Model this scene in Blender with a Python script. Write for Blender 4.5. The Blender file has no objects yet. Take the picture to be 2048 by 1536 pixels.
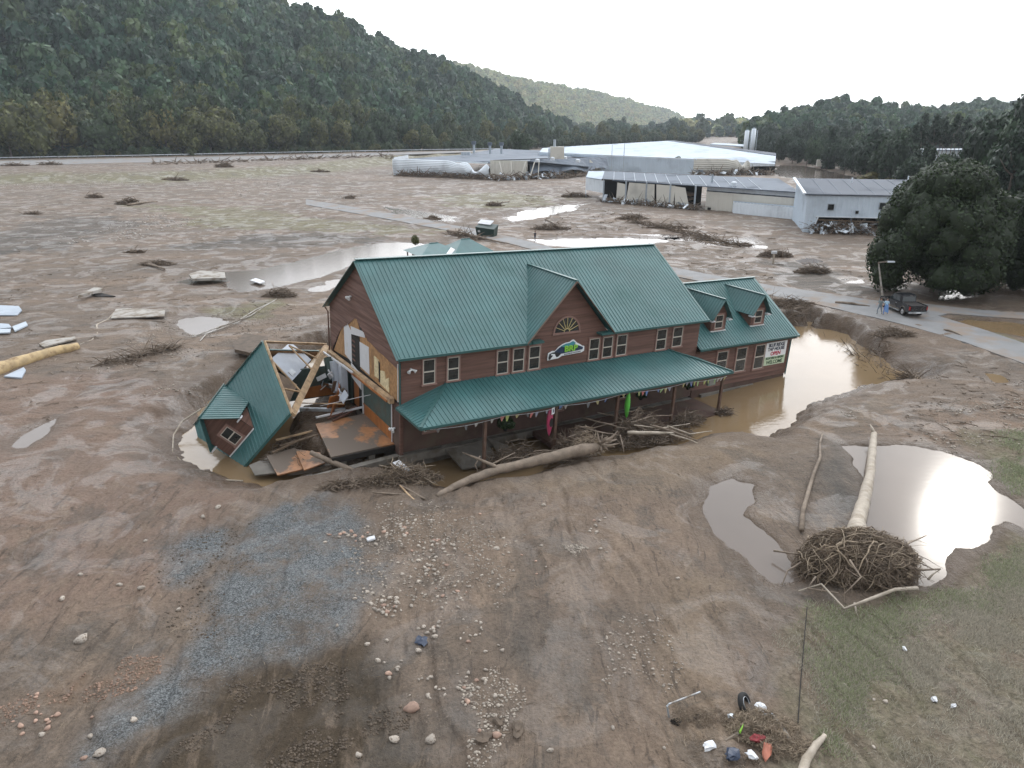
import bpy, bmesh, math, random
import numpy as np
from mathutils import Vector, Matrix, Euler

# ---------------------------------------------------------------- camera, sky, sun, exposure
SC = bpy.context.scene
COL = SC.collection
F, PP, CH = 1442.0, 518.0, 19.0          # focal length in px of a 2048 px wide frame, horizon offset, camera height
TH = math.atan(PP / F)
cam = bpy.data.cameras.new('camera'); camo = bpy.data.objects.new('camera', cam); COL.objects.link(camo)
cam.sensor_width = 36; cam.lens = 36 * F / 2048; cam.clip_start = 0.5; cam.clip_end = 30000
camo.location = (0, 0, CH); camo.rotation_euler = (math.pi / 2 - TH, 0, 0)
SC.camera = camo
SC.view_settings.view_transform = 'Standard'; SC.view_settings.look = 'None'
SC.view_settings.exposure = -0.26; SC.view_settings.gamma = 1; SC.view_settings.use_curve_mapping = False
SC.cycles.max_bounces = 6; SC.cycles.volume_bounces = 0; SC.cycles.diffuse_bounces = 3
SC.cycles.glossy_bounces = 3; SC.cycles.transmission_bounces = 2; SC.cycles.transparent_max_bounces = 6
SC.cycles.sample_clamp_indirect = 4; SC.cycles.use_denoising = True
SUN_EL, SUN_AZ = math.radians(25.5), math.radians(35.0)     # azimuth clockwise from the view direction (+Y)

W = bpy.data.worlds.new('World'); SC.world = W; W.use_nodes = True
wn = W.node_tree.nodes; wl = W.node_tree.links
bg = wn['Background']; bg.inputs['Strength'].default_value = 0.15
sky = wn.new('ShaderNodeTexSky'); sky.sky_type = 'NISHITA'; sky.sun_disc = False
sky.sun_elevation = SUN_EL; sky.sun_rotation = SUN_AZ; sky.air_density = 1.0; sky.dust_density = 2.0; sky.altitude = 500
tc = wn.new('ShaderNodeTexCoord'); mp = wn.new('ShaderNodeMapping'); mp.inputs['Scale'].default_value = (1, 1, 3.2)
nz = wn.new('ShaderNodeTexNoise'); nz.inputs['Scale'].default_value = 2.3; nz.inputs['Detail'].default_value = 6; nz.inputs['Roughness'].default_value = 0.55
cr = wn.new('ShaderNodeValToRGB'); cr.color_ramp.elements[0].position = 0.30; cr.color_ramp.elements[1].position = 0.62
cr.color_ramp.elements[0].color = (0.78, 0.78, 0.78, 1); cr.color_ramp.elements[1].color = (1, 1, 1, 1)
nz2 = wn.new('ShaderNodeTexNoise'); nz2.inputs['Scale'].default_value = 1.4; nz2.inputs['Detail'].default_value = 5
cr2 = wn.new('ShaderNodeValToRGB'); cr2.color_ramp.elements[0].position = 0.35; cr2.color_ramp.elements[1].position = 0.65
cr2.color_ramp.elements[0].color = (10.4, 11.1, 12.0, 1); cr2.color_ramp.elements[1].color = (13.5, 13.6, 13.8, 1)
mx = wn.new('ShaderNodeMix'); mx.data_type = 'RGBA'
wl.new(tc.outputs['Generated'], mp.inputs['Vector']); wl.new(mp.outputs[0], nz.inputs['Vector']); wl.new(mp.outputs[0], nz2.inputs['Vector'])
wl.new(nz.outputs['Fac'], cr.inputs[0]); wl.new(nz2.outputs['Fac'], cr2.inputs[0])
wl.new(cr.outputs[0], mx.inputs['Factor']); wl.new(sky.outputs[0], mx.inputs['A']); wl.new(cr2.outputs[0], mx.inputs['B'])
# thin bright overcast towards the veiled sun, duller cloud behind the camera
dt = wn.new('ShaderNodeVectorMath'); dt.operation = 'DOT_PRODUCT'; dt.inputs[1].default_value = (math.sin(SUN_AZ * .6) * .96, math.cos(SUN_AZ * .6) * .96, .28)
mrr = wn.new('ShaderNodeMapRange'); mrr.interpolation_type = 'SMOOTHSTEP'; mrr.inputs['From Min'].default_value = -.3; mrr.inputs['From Max'].default_value = 1.0; mrr.inputs['To Min'].default_value = .62; mrr.inputs['To Max'].default_value = 2.15
ml = wn.new('ShaderNodeMix'); ml.data_type = 'RGBA'; ml.blend_type = 'MULTIPLY'; ml.inputs['Factor'].default_value = 1; ml.clamp_result = False
wl.new(tc.outputs['Generated'], dt.inputs[0]); wl.new(dt.outputs['Value'], mrr.inputs['Value']); wl.new(mx.outputs['Result'], ml.inputs['A']); wl.new(mrr.outputs[0], ml.inputs['B']); wl.new(ml.outputs['Result'], bg.inputs['Color'])

sl = bpy.data.lights.new('sun', 'SUN'); sl.energy = 0.5; sl.angle = math.radians(3); sl.color = (1, 0.95, 0.87)
so = bpy.data.objects.new('sun', sl); COL.objects.link(so)
sd = Vector((math.sin(SUN_AZ) * math.cos(SUN_EL), math.cos(SUN_AZ) * math.cos(SUN_EL), math.sin(SUN_EL)))
so.rotation_euler = sd.to_track_quat('Z', 'Y').to_euler()

# ---------------------------------------------------------------- helpers
CT, ST = math.cos(TH), math.sin(TH)
def G(px, py, z=0.0):
    """where the sight line through a point of the photograph meets height z"""
    x, y = px - 1024, py - 768
    t = (CH - z) / (F * ST + y * CT)
    return (x * t, (F * CT - y * ST) * t)
def GZ(px, py, z=0.0):
    a = G(px, py, z); return Vector((a[0], a[1], z))
def PYD(px, py, Y):
    """point of a sight line at depth Y"""
    x, y = px - 1024, py - 768; t = Y / (F * CT - y * ST); return (x * t, Y, CH - (F * ST + y * CT) * t)
def RAYD(px, dist):
    """point at horizontal distance along view depth Y=dist for column px (far things, level sight)"""
    return ((px - 1024) / (F * CT + 470 * ST) * dist, dist)

_rng = np.random.RandomState(7)
_tab = _rng.rand(256, 256)
def vnoise(x, y):
    xi = np.floor(x).astype(int); yi = np.floor(y).astype(int); fx = x - xi; fy = y - yi
    fx = fx * fx * (3 - 2 * fx); fy = fy * fy * (3 - 2 * fy)
    a = _tab[xi & 255, yi & 255]; b = _tab[(xi + 1) & 255, yi & 255]; c = _tab[xi & 255, (yi + 1) & 255]; d = _tab[(xi + 1) & 255, (yi + 1) & 255]
    return (a * (1 - fx) + b * fx) * (1 - fy) + (c * (1 - fx) + d * fx) * fy
def fbm(x, y, oct=4, s=1.0, g=0.5):
    x = np.asarray(x, float) / s; y = np.asarray(y, float) / s; t = 0; a = 1; n = 0
    for i in range(oct):
        t = t + a * vnoise(x + 17.3 * i, y - 9.1 * i); n += a; a *= g; x = x * 2.03 + .37; y = y * 2.03 + .11
    return t / n
def sdf(x, y, poly):
    """signed distance to a polygon, negative inside"""
    P = np.array(poly, float); n = len(P); d = np.full(np.shape(x), 1e12); inside = np.zeros(np.shape(x), bool)
    for i in range(n):
        a = P[i]; b = P[(i + 1) % n]; e = b - a; wx = x - a[0]; wy = y - a[1]
        t = np.clip((wx * e[0] + wy * e[1]) / (e @ e + 1e-12), 0, 1)
        d = np.minimum(d, (wx - e[0] * t) ** 2 + (wy - e[1] * t) ** 2)
        cond = (a[1] > y) != (b[1] > y)
        with np.errstate(divide='ignore', invalid='ignore'):
            xx = (b[0] - a[0]) * (y - a[1]) / (b[1] - a[1] + 1e-15) + a[0]
        inside ^= cond & (x < xx)
    d = np.sqrt(d); return np.where(inside, -d, d)
def sst(a, b, v):
    t = np.clip((v - a) / (b - a), 0, 1); return t * t * (3 - 2 * t)
def PX(pts, z=0.0): return [G(p[0], p[1], z) for p in pts]

# ---- materials
def new_mat(name):
    m = bpy.data.materials.new(name); m.use_nodes = True
    return m, m.node_tree.nodes, m.node_tree.links, m.node_tree.nodes['Principled BSDF']
def mat(name, col, rough=0.6, metal=0.0, spec=0.5, var=0.0, vscale=3.0, dirt=None, dscale=1.2, dpos=(0.5, 0.68), bump=0.0, bscale=20.0, coord='Object', stretch=(1, 1, 1), alpha=1.0, rand=0.0):
    """a plain painted / wooden / earthy surface with colour variation, dirt patches and fine relief"""
    m, N, L, b = new_mat(name)
    b.inputs['Base Color'].default_value = (*col, 1); b.inputs['Roughness'].default_value = rough
    b.inputs['Metallic'].default_value = metal; b.inputs['Specular IOR Level'].default_value = spec
    if not (var or dirt or bump or rand): return m
    t = N.new('ShaderNodeTexCoord'); mp = N.new('ShaderNodeMapping'); mp.inputs['Scale'].default_value = stretch
    L.new(t.outputs[coord], mp.inputs['Vector']); cur = None
    if var or rand:
        n = N.new('ShaderNodeTexNoise'); n.inputs['Scale'].default_value = vscale; n.inputs['Detail'].default_value = 5
        L.new(mp.outputs[0], n.inputs['Vector'])
        r = N.new('ShaderNodeMapRange'); r.inputs['From Min'].default_value = 0.3; r.inputs['From Max'].default_value = 0.7
        r.inputs['To Min'].default_value = 1 - var; r.inputs['To Max'].default_value = 1 + var
        L.new(n.outputs['Fac'], r.inputs['Value'])
        mm = N.new('ShaderNodeMix'); mm.data_type = 'RGBA'; mm.blend_type = 'MULTIPLY'; mm.inputs['Factor'].default_value = 1
        mm.inputs['A'].default_value = (*col, 1); L.new(r.outputs[0], mm.inputs['B']); cur = mm.outputs['Result']
        if rand:
            oi = N.new('ShaderNodeObjectInfo'); r2 = N.new('ShaderNodeMapRange'); r2.inputs['To Min'].default_value = 1 - rand; r2.inputs['To Max'].default_value = 1 + rand
            L.new(oi.outputs['Random'], r2.inputs['Value']); m2 = N.new('ShaderNodeMix'); m2.data_type = 'RGBA'; m2.blend_type = 'MULTIPLY'; m2.inputs['Factor'].default_value = 1
            L.new(cur, m2.inputs['A']); L.new(r2.outputs[0], m2.inputs['B']); cur = m2.outputs['Result']
    if dirt:
        n = N.new('ShaderNodeTexNoise'); n.inputs['Scale'].default_value = dscale; n.inputs['Detail'].default_value = 7; n.inputs['Roughness'].default_value = 0.62
        L.new(mp.outputs[0], n.inputs['Vector'])
        r = N.new('ShaderNodeMapRange'); r.inputs['From Min'].default_value = dpos[0]; r.inputs['From Max'].default_value = dpos[1]
        L.new(n.outputs['Fac'], r.inputs['Value'])
        mm = N.new('ShaderNodeMix'); mm.data_type = 'RGBA'; L.new(r.outputs[0], mm.inputs['Factor'])
        if cur: L.new(cur, mm.inputs['A'])
        else: mm.inputs['A'].default_value = (*col, 1)
        mm.inputs['B'].default_value = (*dirt, 1); cur = mm.outputs['Result']
        rr = N.new('ShaderNodeMapRange'); rr.inputs['To Min'].default_value = rough; rr.inputs['To Max'].default_value = min(1, rough + .35)
        L.new(r.outputs[0], rr.inputs['Value']); L.new(rr.outputs[0], b.inputs['Roughness'])
    if cur: L.new(cur, b.inputs['Base Color'])
    if bump:
        n = N.new('ShaderNodeTexNoise'); n.inputs['Scale'].default_value = bscale; n.inputs['Detail'].default_value = 5
        L.new(mp.outputs[0], n.inputs['Vector']); bp = N.new('ShaderNodeBump'); bp.inputs['Strength'].default_value = bump; bp.inputs['Distance'].default_value = 0.05
        L.new(n.outputs['Fac'], bp.inputs['Height']); L.new(bp.outputs[0], b.inputs['Normal'])
    return m
M = {}

# ---- object helpers
def tag(o, label=None, cat=None, group=None, kind=None):
    if label: o['label'] = label
    if cat: o['category'] = cat
    if group: o['group'] = group
    if kind: o['kind'] = kind
    return o
def link(name, me, parent=None, mats=()):
    for m in mats: me.materials.append(m)
    o = bpy.data.objects.new(name, me); COL.objects.link(o)
    if parent is not None: o.parent = parent
    return o
def empty(name, loc=(0, 0, 0), rz=0.0, parent=None):
    o = bpy.data.objects.new(name, None); COL.objects.link(o); o.location = loc; o.rotation_euler = (0, 0, rz); o.empty_display_size = .3
    if parent is not None: o.parent = parent
    return o
class MB:
    """collects vertices and faces into one mesh"""
    def __init__(s): s.v = []; s.f = []; s.m = []
    def add(s, vs, fs, mi=0):
        k = len(s.v); s.v += [tuple(v) for v in vs]; s.f += [tuple(i + k for i in f) for f in fs]; s.m += [mi] * len(fs); return s
    def box(s, c, d, rot=None, mi=0):
        """box with centre c and full sizes d"""
        hx, hy, hz = d[0] / 2, d[1] / 2, d[2] / 2
        vs = [Vector((x, y, z)) for x in (-hx, hx) for y in (-hy, hy) for z in (-hz, hz)]
        if rot is not None: vs = [rot @ v for v in vs]
        c = Vector(c)
        return s.add([v + c for v in vs], [(0, 1, 3, 2), (4, 6, 7, 5), (0, 4, 5, 1), (2, 3, 7, 6), (0, 2, 6, 4), (1, 5, 7, 3)], mi)
    def bx(s, x0, x1, y0, y1, z0, z1, mi=0): return s.box(((x0 + x1) / 2, (y0 + y1) / 2, (z0 + z1) / 2), (abs(x1 - x0), abs(y1 - y0), abs(z1 - z0)), mi=mi)
    def beam(s, a, b, w, h, up=(0, 0, 1), mi=0):
        a, b = Vector(a), Vector(b); d = b - a; l = d.length
        if l < 1e-6: return s
        x = d / l; u = Vector(up); y = u.cross(x)
        if y.length < 1e-4: y = Vector((0, 1, 0)).cross(x)
        y.normalize(); z = x.cross(y)
        return s.box((a + b) / 2, (l, w, h), Matrix((x, y, z)).transposed(), mi)
    def tube(s, pts, rad, n=6, cap=True, mi=0):
        pts = [Vector(p) for p in pts]; k = len(s.v); m = len(pts)
        if not hasattr(rad, '__len__'): rad = [rad] * m
        u = None
        for i, p in enumerate(pts):
            t = (pts[min(i + 1, m - 1)] - pts[max(i - 1, 0)]).normalized()
            if u is None:
                u = t.cross(Vector((0, 0, 1)));
                if u.length < .05: u = t.cross(Vector((0, 1, 0)))
            u = (u - t * u.dot(t)).normalized(); w = t.cross(u)
            for j in range(n):
                a = 2 * math.pi * j / n; s.v.append(tuple(p + (u * math.cos(a) + w * math.sin(a)) * rad[i]))
        for i in range(m - 1):
            for j in range(n):
                s.f.append((k + i * n + j, k + i * n + (j + 1) % n, k + (i + 1) * n + (j + 1) % n, k + (i + 1) * n + j)); s.m.append(mi)
        if cap:
            s.f.append(tuple(k + j for j in range(n))[::-1]); s.m.append(mi); s.f.append(tuple(k + (m - 1) * n + j for j in range(n))); s.m.append(mi)
        return s
    def slab(s, poly, t, mi=0):
        """planar polygon (3D points) given thickness t along its normal, downwards"""
        P = [Vector(p) for p in poly]; n = Vector((0, 0, 0))
        for i in range(len(P)): n += P[i].cross(P[(i + 1) % len(P)])
        n.normalize(); Q = [p - n * t for p in P]; m = len(P)
        return s.add(P + Q, [tuple(range(m)), tuple(range(2 * m - 1, m - 1, -1))] + [(i, i + m, (i + 1) % m + m, (i + 1) % m) for i in range(m)], mi)
    def build(s, name, mats, parent=None, smooth=False):
        me = bpy.data.meshes.new(name); me.from_pydata(s.v, [], s.f)
        mats = mats if isinstance(mats, (list, tuple)) else [mats]
        o = link(name, me, parent, mats)
        if len(mats) > 1: me.polygons.foreach_set('material_index', s.m)
        if smooth: me.polygons.foreach_set('use_smooth', [True] * len(me.polygons))
        me.update(); return o
def np_mesh(name, v, f, mats=(), smooth=False, attrs=None, uvs=None):
    me = bpy.data.meshes.new(name); v = np.asarray(v, np.float32); f = np.asarray(f, np.int32); k = f.shape[1]
    me.vertices.add(len(v)); me.vertices.foreach_set('co', v.ravel())
    me.loops.add(f.size); me.loops.foreach_set('vertex_index', f.ravel())
    me.polygons.add(len(f)); me.polygons.foreach_set('loop_start', np.arange(0, f.size, k, dtype=np.int32))
    if smooth: me.polygons.foreach_set('use_smooth', np.ones(len(f), bool))
    for m in mats: me.materials.append(m)
    for n, (typ, dom, data) in (attrs or {}).items():
        a = me.attributes.new(n, typ, dom); a.data.foreach_set('color' if typ == 'FLOAT_COLOR' else 'value', np.asarray(data, np.float32).ravel())
    me.update(calc_edges=True); return me
def copy_tree(o, parent=None):
    c = o.copy(); COL.objects.link(c)
    if parent is not None: c.parent = parent
    for ch in list(o.children): copy_tree(ch, c)
    return c
# ---------------------------------------------------------------- terrain
MW = -1.3                                        # water level in the scour hole round the building
MOAT = PX([(347, 900), (352, 868), (385, 838), (412, 800), (500, 760), (600, 715), (660, 690)], MW) + [(-6, 52), (2, 60), (22, 73), (33, 76)] + \
    PX([(1590, 640), (1640, 655), (1700, 668), (1735, 700), (1790, 738), (1845, 757), (1842, 775), (1800, 770), (1740, 772), (1700, 790), (1650, 803), (1610, 828), (1590, 855), (1545, 868), (1525, 888), (1495, 872), (1400, 878), (1330, 900), (1240, 915), (1120, 938), (1000, 962), (900, 985), (860, 968), (760, 965), (640, 978), (560, 985), (480, 968), (410, 948)], MW)
PONDS = [  # (polygon in photo pixels, name, label)
    ([(1785, 888), (1850, 895), (1905, 905), (1960, 925), (1990, 945), (1985, 965), (2020, 1000), (2060, 1045), (2080, 1075), (2040, 1050), (2000, 1035), (1985, 1060), (1955, 1090), (1905, 1090), (1885, 1140), (1850, 1165), (1800, 1150), (1760, 1110), (1745, 1050), (1740, 1000), (1735, 960), (1715, 920), (1690, 888), (1730, 890)], 'large'),
    ([(1425, 975), (1470, 958), (1510, 970), (1505, 1000), (1470, 1030), (1520, 1060), (1560, 1110), (1585, 1150), (1540, 1160), (1480, 1110), (1430, 1070), (1412, 1020)], 'left'),
    ([(355, 563), (430, 545), (520, 540), (600, 522), (690, 498), (780, 484), (850, 488), (900, 500), (850, 525), (700, 530), (640, 552), (560, 572), (490, 582), (445, 572), (470, 560), (400, 570)], 'back'),
    ([(615, 583), (655, 565), (720, 545), (710, 560), (650, 580)], 'small'),
    ([(345, 655), (372, 634), (400, 632), (470, 640), (440, 658), (385, 672)], 'step'),
    ([(770, 413), (830, 420), (905, 434), (918, 443), (870, 441), (800, 428)], 'road'),
    ([(1012, 437), (1055, 421), (1110, 412), (1168, 408), (1140, 420), (1080, 434), (1030, 443)], 'field'),
    ([(1060, 479), (1150, 477), (1290, 476), (1352, 474), (1290, 492), (1200, 494), (1100, 492)], 'ridge'),
    ([(1262, 468), (1330, 469), (1400, 477), (1440, 480), (1505, 474), (1528, 496), (1470, 493), (1385, 484)], 'brush'),
    ([(1552, 352), (1556, 330), (1600, 331), (1650, 340), (1745, 364), (1700, 370), (1610, 358)], 'yard'),
    ([(1885, 603), (1895, 583), (1935, 578), (1948, 586), (1912, 600)], 'tree'),
    ([(1935, 572), (1990, 555), (2070, 552), (2090, 572), (2030, 580), (1970, 582)], 'shade'),
    ([(1905, 642), (1950, 636), (2070, 652), (2080, 675), (2040, 672), (1960, 658)], 'brown'),
    ([(25, 892), (70, 855), (112, 838), (100, 860), (45, 895)], 'sheen'),
    ([(1985, 748), (2015, 752), (2025, 762), (2000, 760)], 'dip'),
    ([(1690, 560), (1712, 556), (1716, 562), (1698, 566)], 'nook'),
    ([(1590, 520), (1622, 514), (1640, 522), (1615, 530)], 'log'),
    ([(1150, 300), (1400, 268), (1440, 270), (1290, 300)], 'river'),
]
PONDW = [(PX(p[0]), p[1]) for p in PONDS[:-1]]
PLV = {n: -0.05 for _, n in PONDW}; PLV['large'] = -0.06; PLV['left'] = -0.05; PLV['brown'] = -.1
EMB = PX([(-900, 322), (0, 317), (500, 307), (1003, 299), (1003, 303), (800, 309), (600, 330), (300, 345), (0, 347), (-900, 352)], 2.5)
MOUND = PX([(575, 880), (600, 835), (620, 800), (690, 760), (740, 790), (735, 850), (715, 900), (650, 915)], -.4)
BERM = [G(1020, 985), G(1200, 935), G(1400, 885), G(1500, 878), G(1480, 940), G(1350, 1010), G(1100, 1050)]
def terr(x, y):
    x = np.asarray(x, float); y = np.asarray(y, float); r = np.hypot(x, y)
    sc = np.clip(r / 45.0, .5, 4.0)
    wx = x + (fbm(x, y, 4, 3.0) - .5) * 2.6 * sc; wy = y + (fbm(x + 71, y - 33, 4, 3.0) - .5) * 2.6 * sc
    wx += (fbm(x, y, 3, .6) - .5) * .5; wy += (fbm(x + 31, y + 12, 3, .6) - .5) * .5
    h = fbm(x, y, 5, 9.0) * .16 + fbm(x, y, 3, 1.1) * .08 + fbm(x + 5, y, 3, .45) * .05
    h += (np.abs(fbm(x * .55 + y * .25, y * 1.3, 4, 2.6) - .5)) * .12
    rg = 1 - np.abs(2 * fbm(x * 1.0 + y * .18, y * .22, 4, 2.4) - 1); rg2 = 1 - np.abs(2 * fbm(x * .25 + y * .05, y * 1.0 - x * .3, 4, 2.4) - 1); nr = sst(44, 34, y); h = h - .11 * (nr * sst(.86, .99, rg) + (1 - nr) * sst(.86, .99, rg2)) + .03
    h = h * np.clip(1.15 - r / 900.0, .3, 1)
    # soft silt mounds beside the trench
    d = sdf(wx, wy, BERM); h = h + .22 * sst(1.5, -3.0, d)
    d = sdf(wx * .6 + x * .4, wy * .6 + y * .4, MOAT)
    left = sst(-12, -17, x) * sst(52, 46, y); front_ = sst(-1.5, -4.5, y - 40.4 - (x + 6.84) * .606) * sst(-16, -12, x); wide = .9 + left * 3.6 + front_ * 1.9
    edge = sst(wide, -wide * .8, d)
    h = h * (1 - edge) + .16 * edge * (1 - edge) * 4 * (fbm(x, y, 4, .7) - .5) * 2 + (-2.6 + fbm(x, y, 3, 2.0) * .8) * edge
    mnd = sst(.8, -1.2, sdf(wx, wy, MOUND)); h = np.where(mnd > 0, np.maximum(h, -2.2 + mnd * (1.95 + fbm(x, y, 4, 1.2) * .7)), h)
    for P, n in PONDW:
        lv = PLV[n]; xs = [p[0] for p in P]; ys = [p[1] for p in P]; m = 4.0 + sc.min() * 0
        box = (x > min(xs) - 8) & (x < max(xs) + 8) & (y > min(ys) - 8) & (y < max(ys) + 8)
        if not box.any(): continue
        f = .45 if n in ('large', 'left') else .25 if n == 'back' else .6
        dd = sdf((wx * f + x * (1 - f))[box], (wy * f + y * (1 - f))[box], P)
        wid = .35 if n in ('large', 'left') else .7
        e2 = sst(4.5, .3, dd) * .85; h[box] = h[box] * (1 - e2) + .02 * e2
        e = sst(wid, -wid, dd)
        h[box] = h[box] * (1 - e) + (lv - .25) * e
    de = sdf(x, y, EMB); e = sst(13.0, 0.0, de + (fbm(x, y, 3, 20) - .5) * 3)
    h = h * (1 - e) + e * 2.5 + e * (1 - e) * (fbm(x, y, 3, 4) - .5) * 1.0
    behind = (x * -0.485 + y * .874)     # distance along the normal of the guard-rail line
    return h
def th(x, y): return float(terr(np.array([x]), np.array([y]))[0])

rr = [0.4]
while rr[-1] < 12: rr.append(rr[-1] * 1.35)
while rr[-1] < 62: rr.append(rr[-1] * 1.0055)
while rr[-1] < 260: rr.append(rr[-1] * 1.0095)
while rr[-1] < 9000: rr.append(rr[-1] * 1.035)
rr = np.array(rr); azf = np.radians(np.linspace(-50, 50, 720)); azc = np.radians(np.linspace(50, 310, 42)[1:-1])
az = np.concatenate([azf, azc]); nr, na = len(rr), len(az)
Rg, Ag = np.meshgrid(rr, az, indexing='ij'); gx = (Rg * np.sin(Ag)).ravel(); gy = (Rg * np.cos(Ag)).ravel()
gz = terr(gx, gy)
i, j = np.meshgrid(np.arange(nr - 1), np.arange(na), indexing='ij'); i = i.ravel(); j = j.ravel(); j2 = (j + 1) % na
gf = np.stack([i * na + j, i * na + j2, (i + 1) * na + j2, (i + 1) * na + j], 1)[:, ::-1]
# colour masks
sc_ = np.clip(np.hypot(gx, gy) / 45.0, .5, 5)
wx_ = gx + (fbm(gx, gy, 5, 4.0) - .5) * 5 * sc_; wy_ = gy + (fbm(gx + 71, gy - 33, 5, 4.0) - .5) * 5 * sc_
def mask(polys, soft, z=0.0):
    o = np.zeros(len(gx))
    for p in polys:
        P = PX(p, z) if p[0][0] > -1e8 and isinstance(p[0][0], (int, float)) else p
        d = sdf(wx_, wy_, P); o = np.maximum(o, sst(soft, -soft, d))
    return o
m_gravel = mask([[(560, 1000), (640, 985), (700, 1010), (700, 1080), (760, 1110), (740, 1180), (660, 1230), (640, 1290), (560, 1330), (480, 1360), (420, 1390), (350, 1470), (260, 1536), (140, 1600), (220, 1480), (330, 1370), (390, 1270), (440, 1190), (480, 1130), (500, 1060)], [(395, 1060), (470, 1040), (480, 1110), (440, 1130), (380, 1160), (330, 1170), (345, 1090)]], .9)
m_rough = mask([[(430, 1400), (640, 1310), (700, 1290), (800, 1380), (860, 1536), (900, 1700), (100, 1700), (300, 1530)]], .8)
m_orange = mask([[(-100, 1400), (130, 1370), (200, 1330), (330, 1320), (300, 1370), (180, 1420), (100, 1450), (-100, 1470)], [(1500, 780), (1600, 880), (2100, 780), (2100, 900), (1950, 900), (1780, 870)]], 1.0)
m_grass = mask([[(1640, 1215), (1720, 1200), (1880, 1150), (1960, 1095), (2048, 1060), (2300, 1030), (2600, 1800), (1500, 1800), (1610, 1500), (1570, 1400), (1560, 1280)], [(1960, 880), (2200, 820), (2200, 1000), (2010, 1005), (1975, 930)]], .5)
m_field = mask([[(260, 410), (500, 420), (720, 445), (930, 470), (760, 468), (560, 462), (400, 450)], [(860, 392), (1000, 386), (1150, 398), (1000, 420), (900, 412)], [(400, 628), (500, 604), (620, 608), (540, 636), (420, 642)], [(1882, 634), (1960, 650), (2080, 690), (2080, 705), (1960, 675), (1890, 650)]], 1.2)
m_field = np.maximum(m_field, 1.2 * sst(30, 12, sdf(gx, gy, EMB) + (fbm(gx, gy, 4, 22) - .5) * 16) * sst(-6, 2, sdf(gx, gy, EMB) + (fbm(gx, gy, 4, 15) - .5) * 8))
m_pink = mask([[(-200, 780), (250, 740), (430, 790), (500, 960), (420, 1080), (300, 1200), (-200, 1300)]], 2.0)
m_pale = mask([[(1000, 975), (1100, 950), (1250, 910), (1380, 880), (1500, 900), (1380, 960), (1300, 1000), (1150, 1010)], [(1330, 1130), (1420, 1160), (1460, 1300), (1500, 1430), (1420, 1540), (1330, 1500), (1290, 1300)], [(1600, 830), (1680, 800), (1760, 790), (1740, 860), (1640, 870)]], .8)
m_dark = mask([[(1640, 880), (1700, 900), (1720, 1000), (1690, 1060), (1640, 1040), (1620, 950)], [(1520, 520), (1640, 530), (1760, 590), (1700, 600), (1560, 560)], [(0, 460), (150, 430), (300, 440), (120, 500), (-100, 520)], [(500, 470), (700, 470), (800, 480), (600, 500), (300, 500)], [(1020, 1180), (1080, 1200), (1060, 1330), (1010, 1300)], [(700, 1340), (800, 1350), (780, 1440), (700, 1430)]], 1.0)
m_stone = mask([[(680, 1040), (880, 1010), (1000, 1060), (1010, 1200), (900, 1300), (960, 1500), (850, 1500), (760, 1250), (690, 1120)], [(340, 350), (560, 350), (780, 400), (640, 430), (380, 370)], [(90, 470), (280, 440), (420, 440), (260, 480), (120, 490)], [(0, 365), (180, 362), (330, 372), (0, 380)], [(300, 640), (560, 620), (600, 650), (300, 740), (120, 740)]], .8)
dm = sdf(gx, gy, MOAT); wet = sst(3.5, .2, dm)
for P, n in PONDW:
    wet = np.maximum(wet, sst(1.6, .1, sdf(gx, gy, P)))
band = np.clip(fbm(gx * .35 + gy * .18, gy * 1.15 - gx * .35, 5, 6.5), 0, 1)
A = np.stack([m_gravel, m_grass, m_field, m_rough], 1); B = np.stack([m_pink, m_pale, m_dark, m_orange], 1); Cc = np.stack([wet, m_stone, band, sst(-.02, -1.2, gz)], 1)
me = np_mesh('ground', np.stack([gx, gy, gz], 1), gf, smooth=True, attrs={'ma': ('FLOAT_COLOR', 'POINT', A), 'mb': ('FLOAT_COLOR', 'POINT', B), 'mc': ('FLOAT_COLOR', 'POINT', Cc)})

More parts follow.
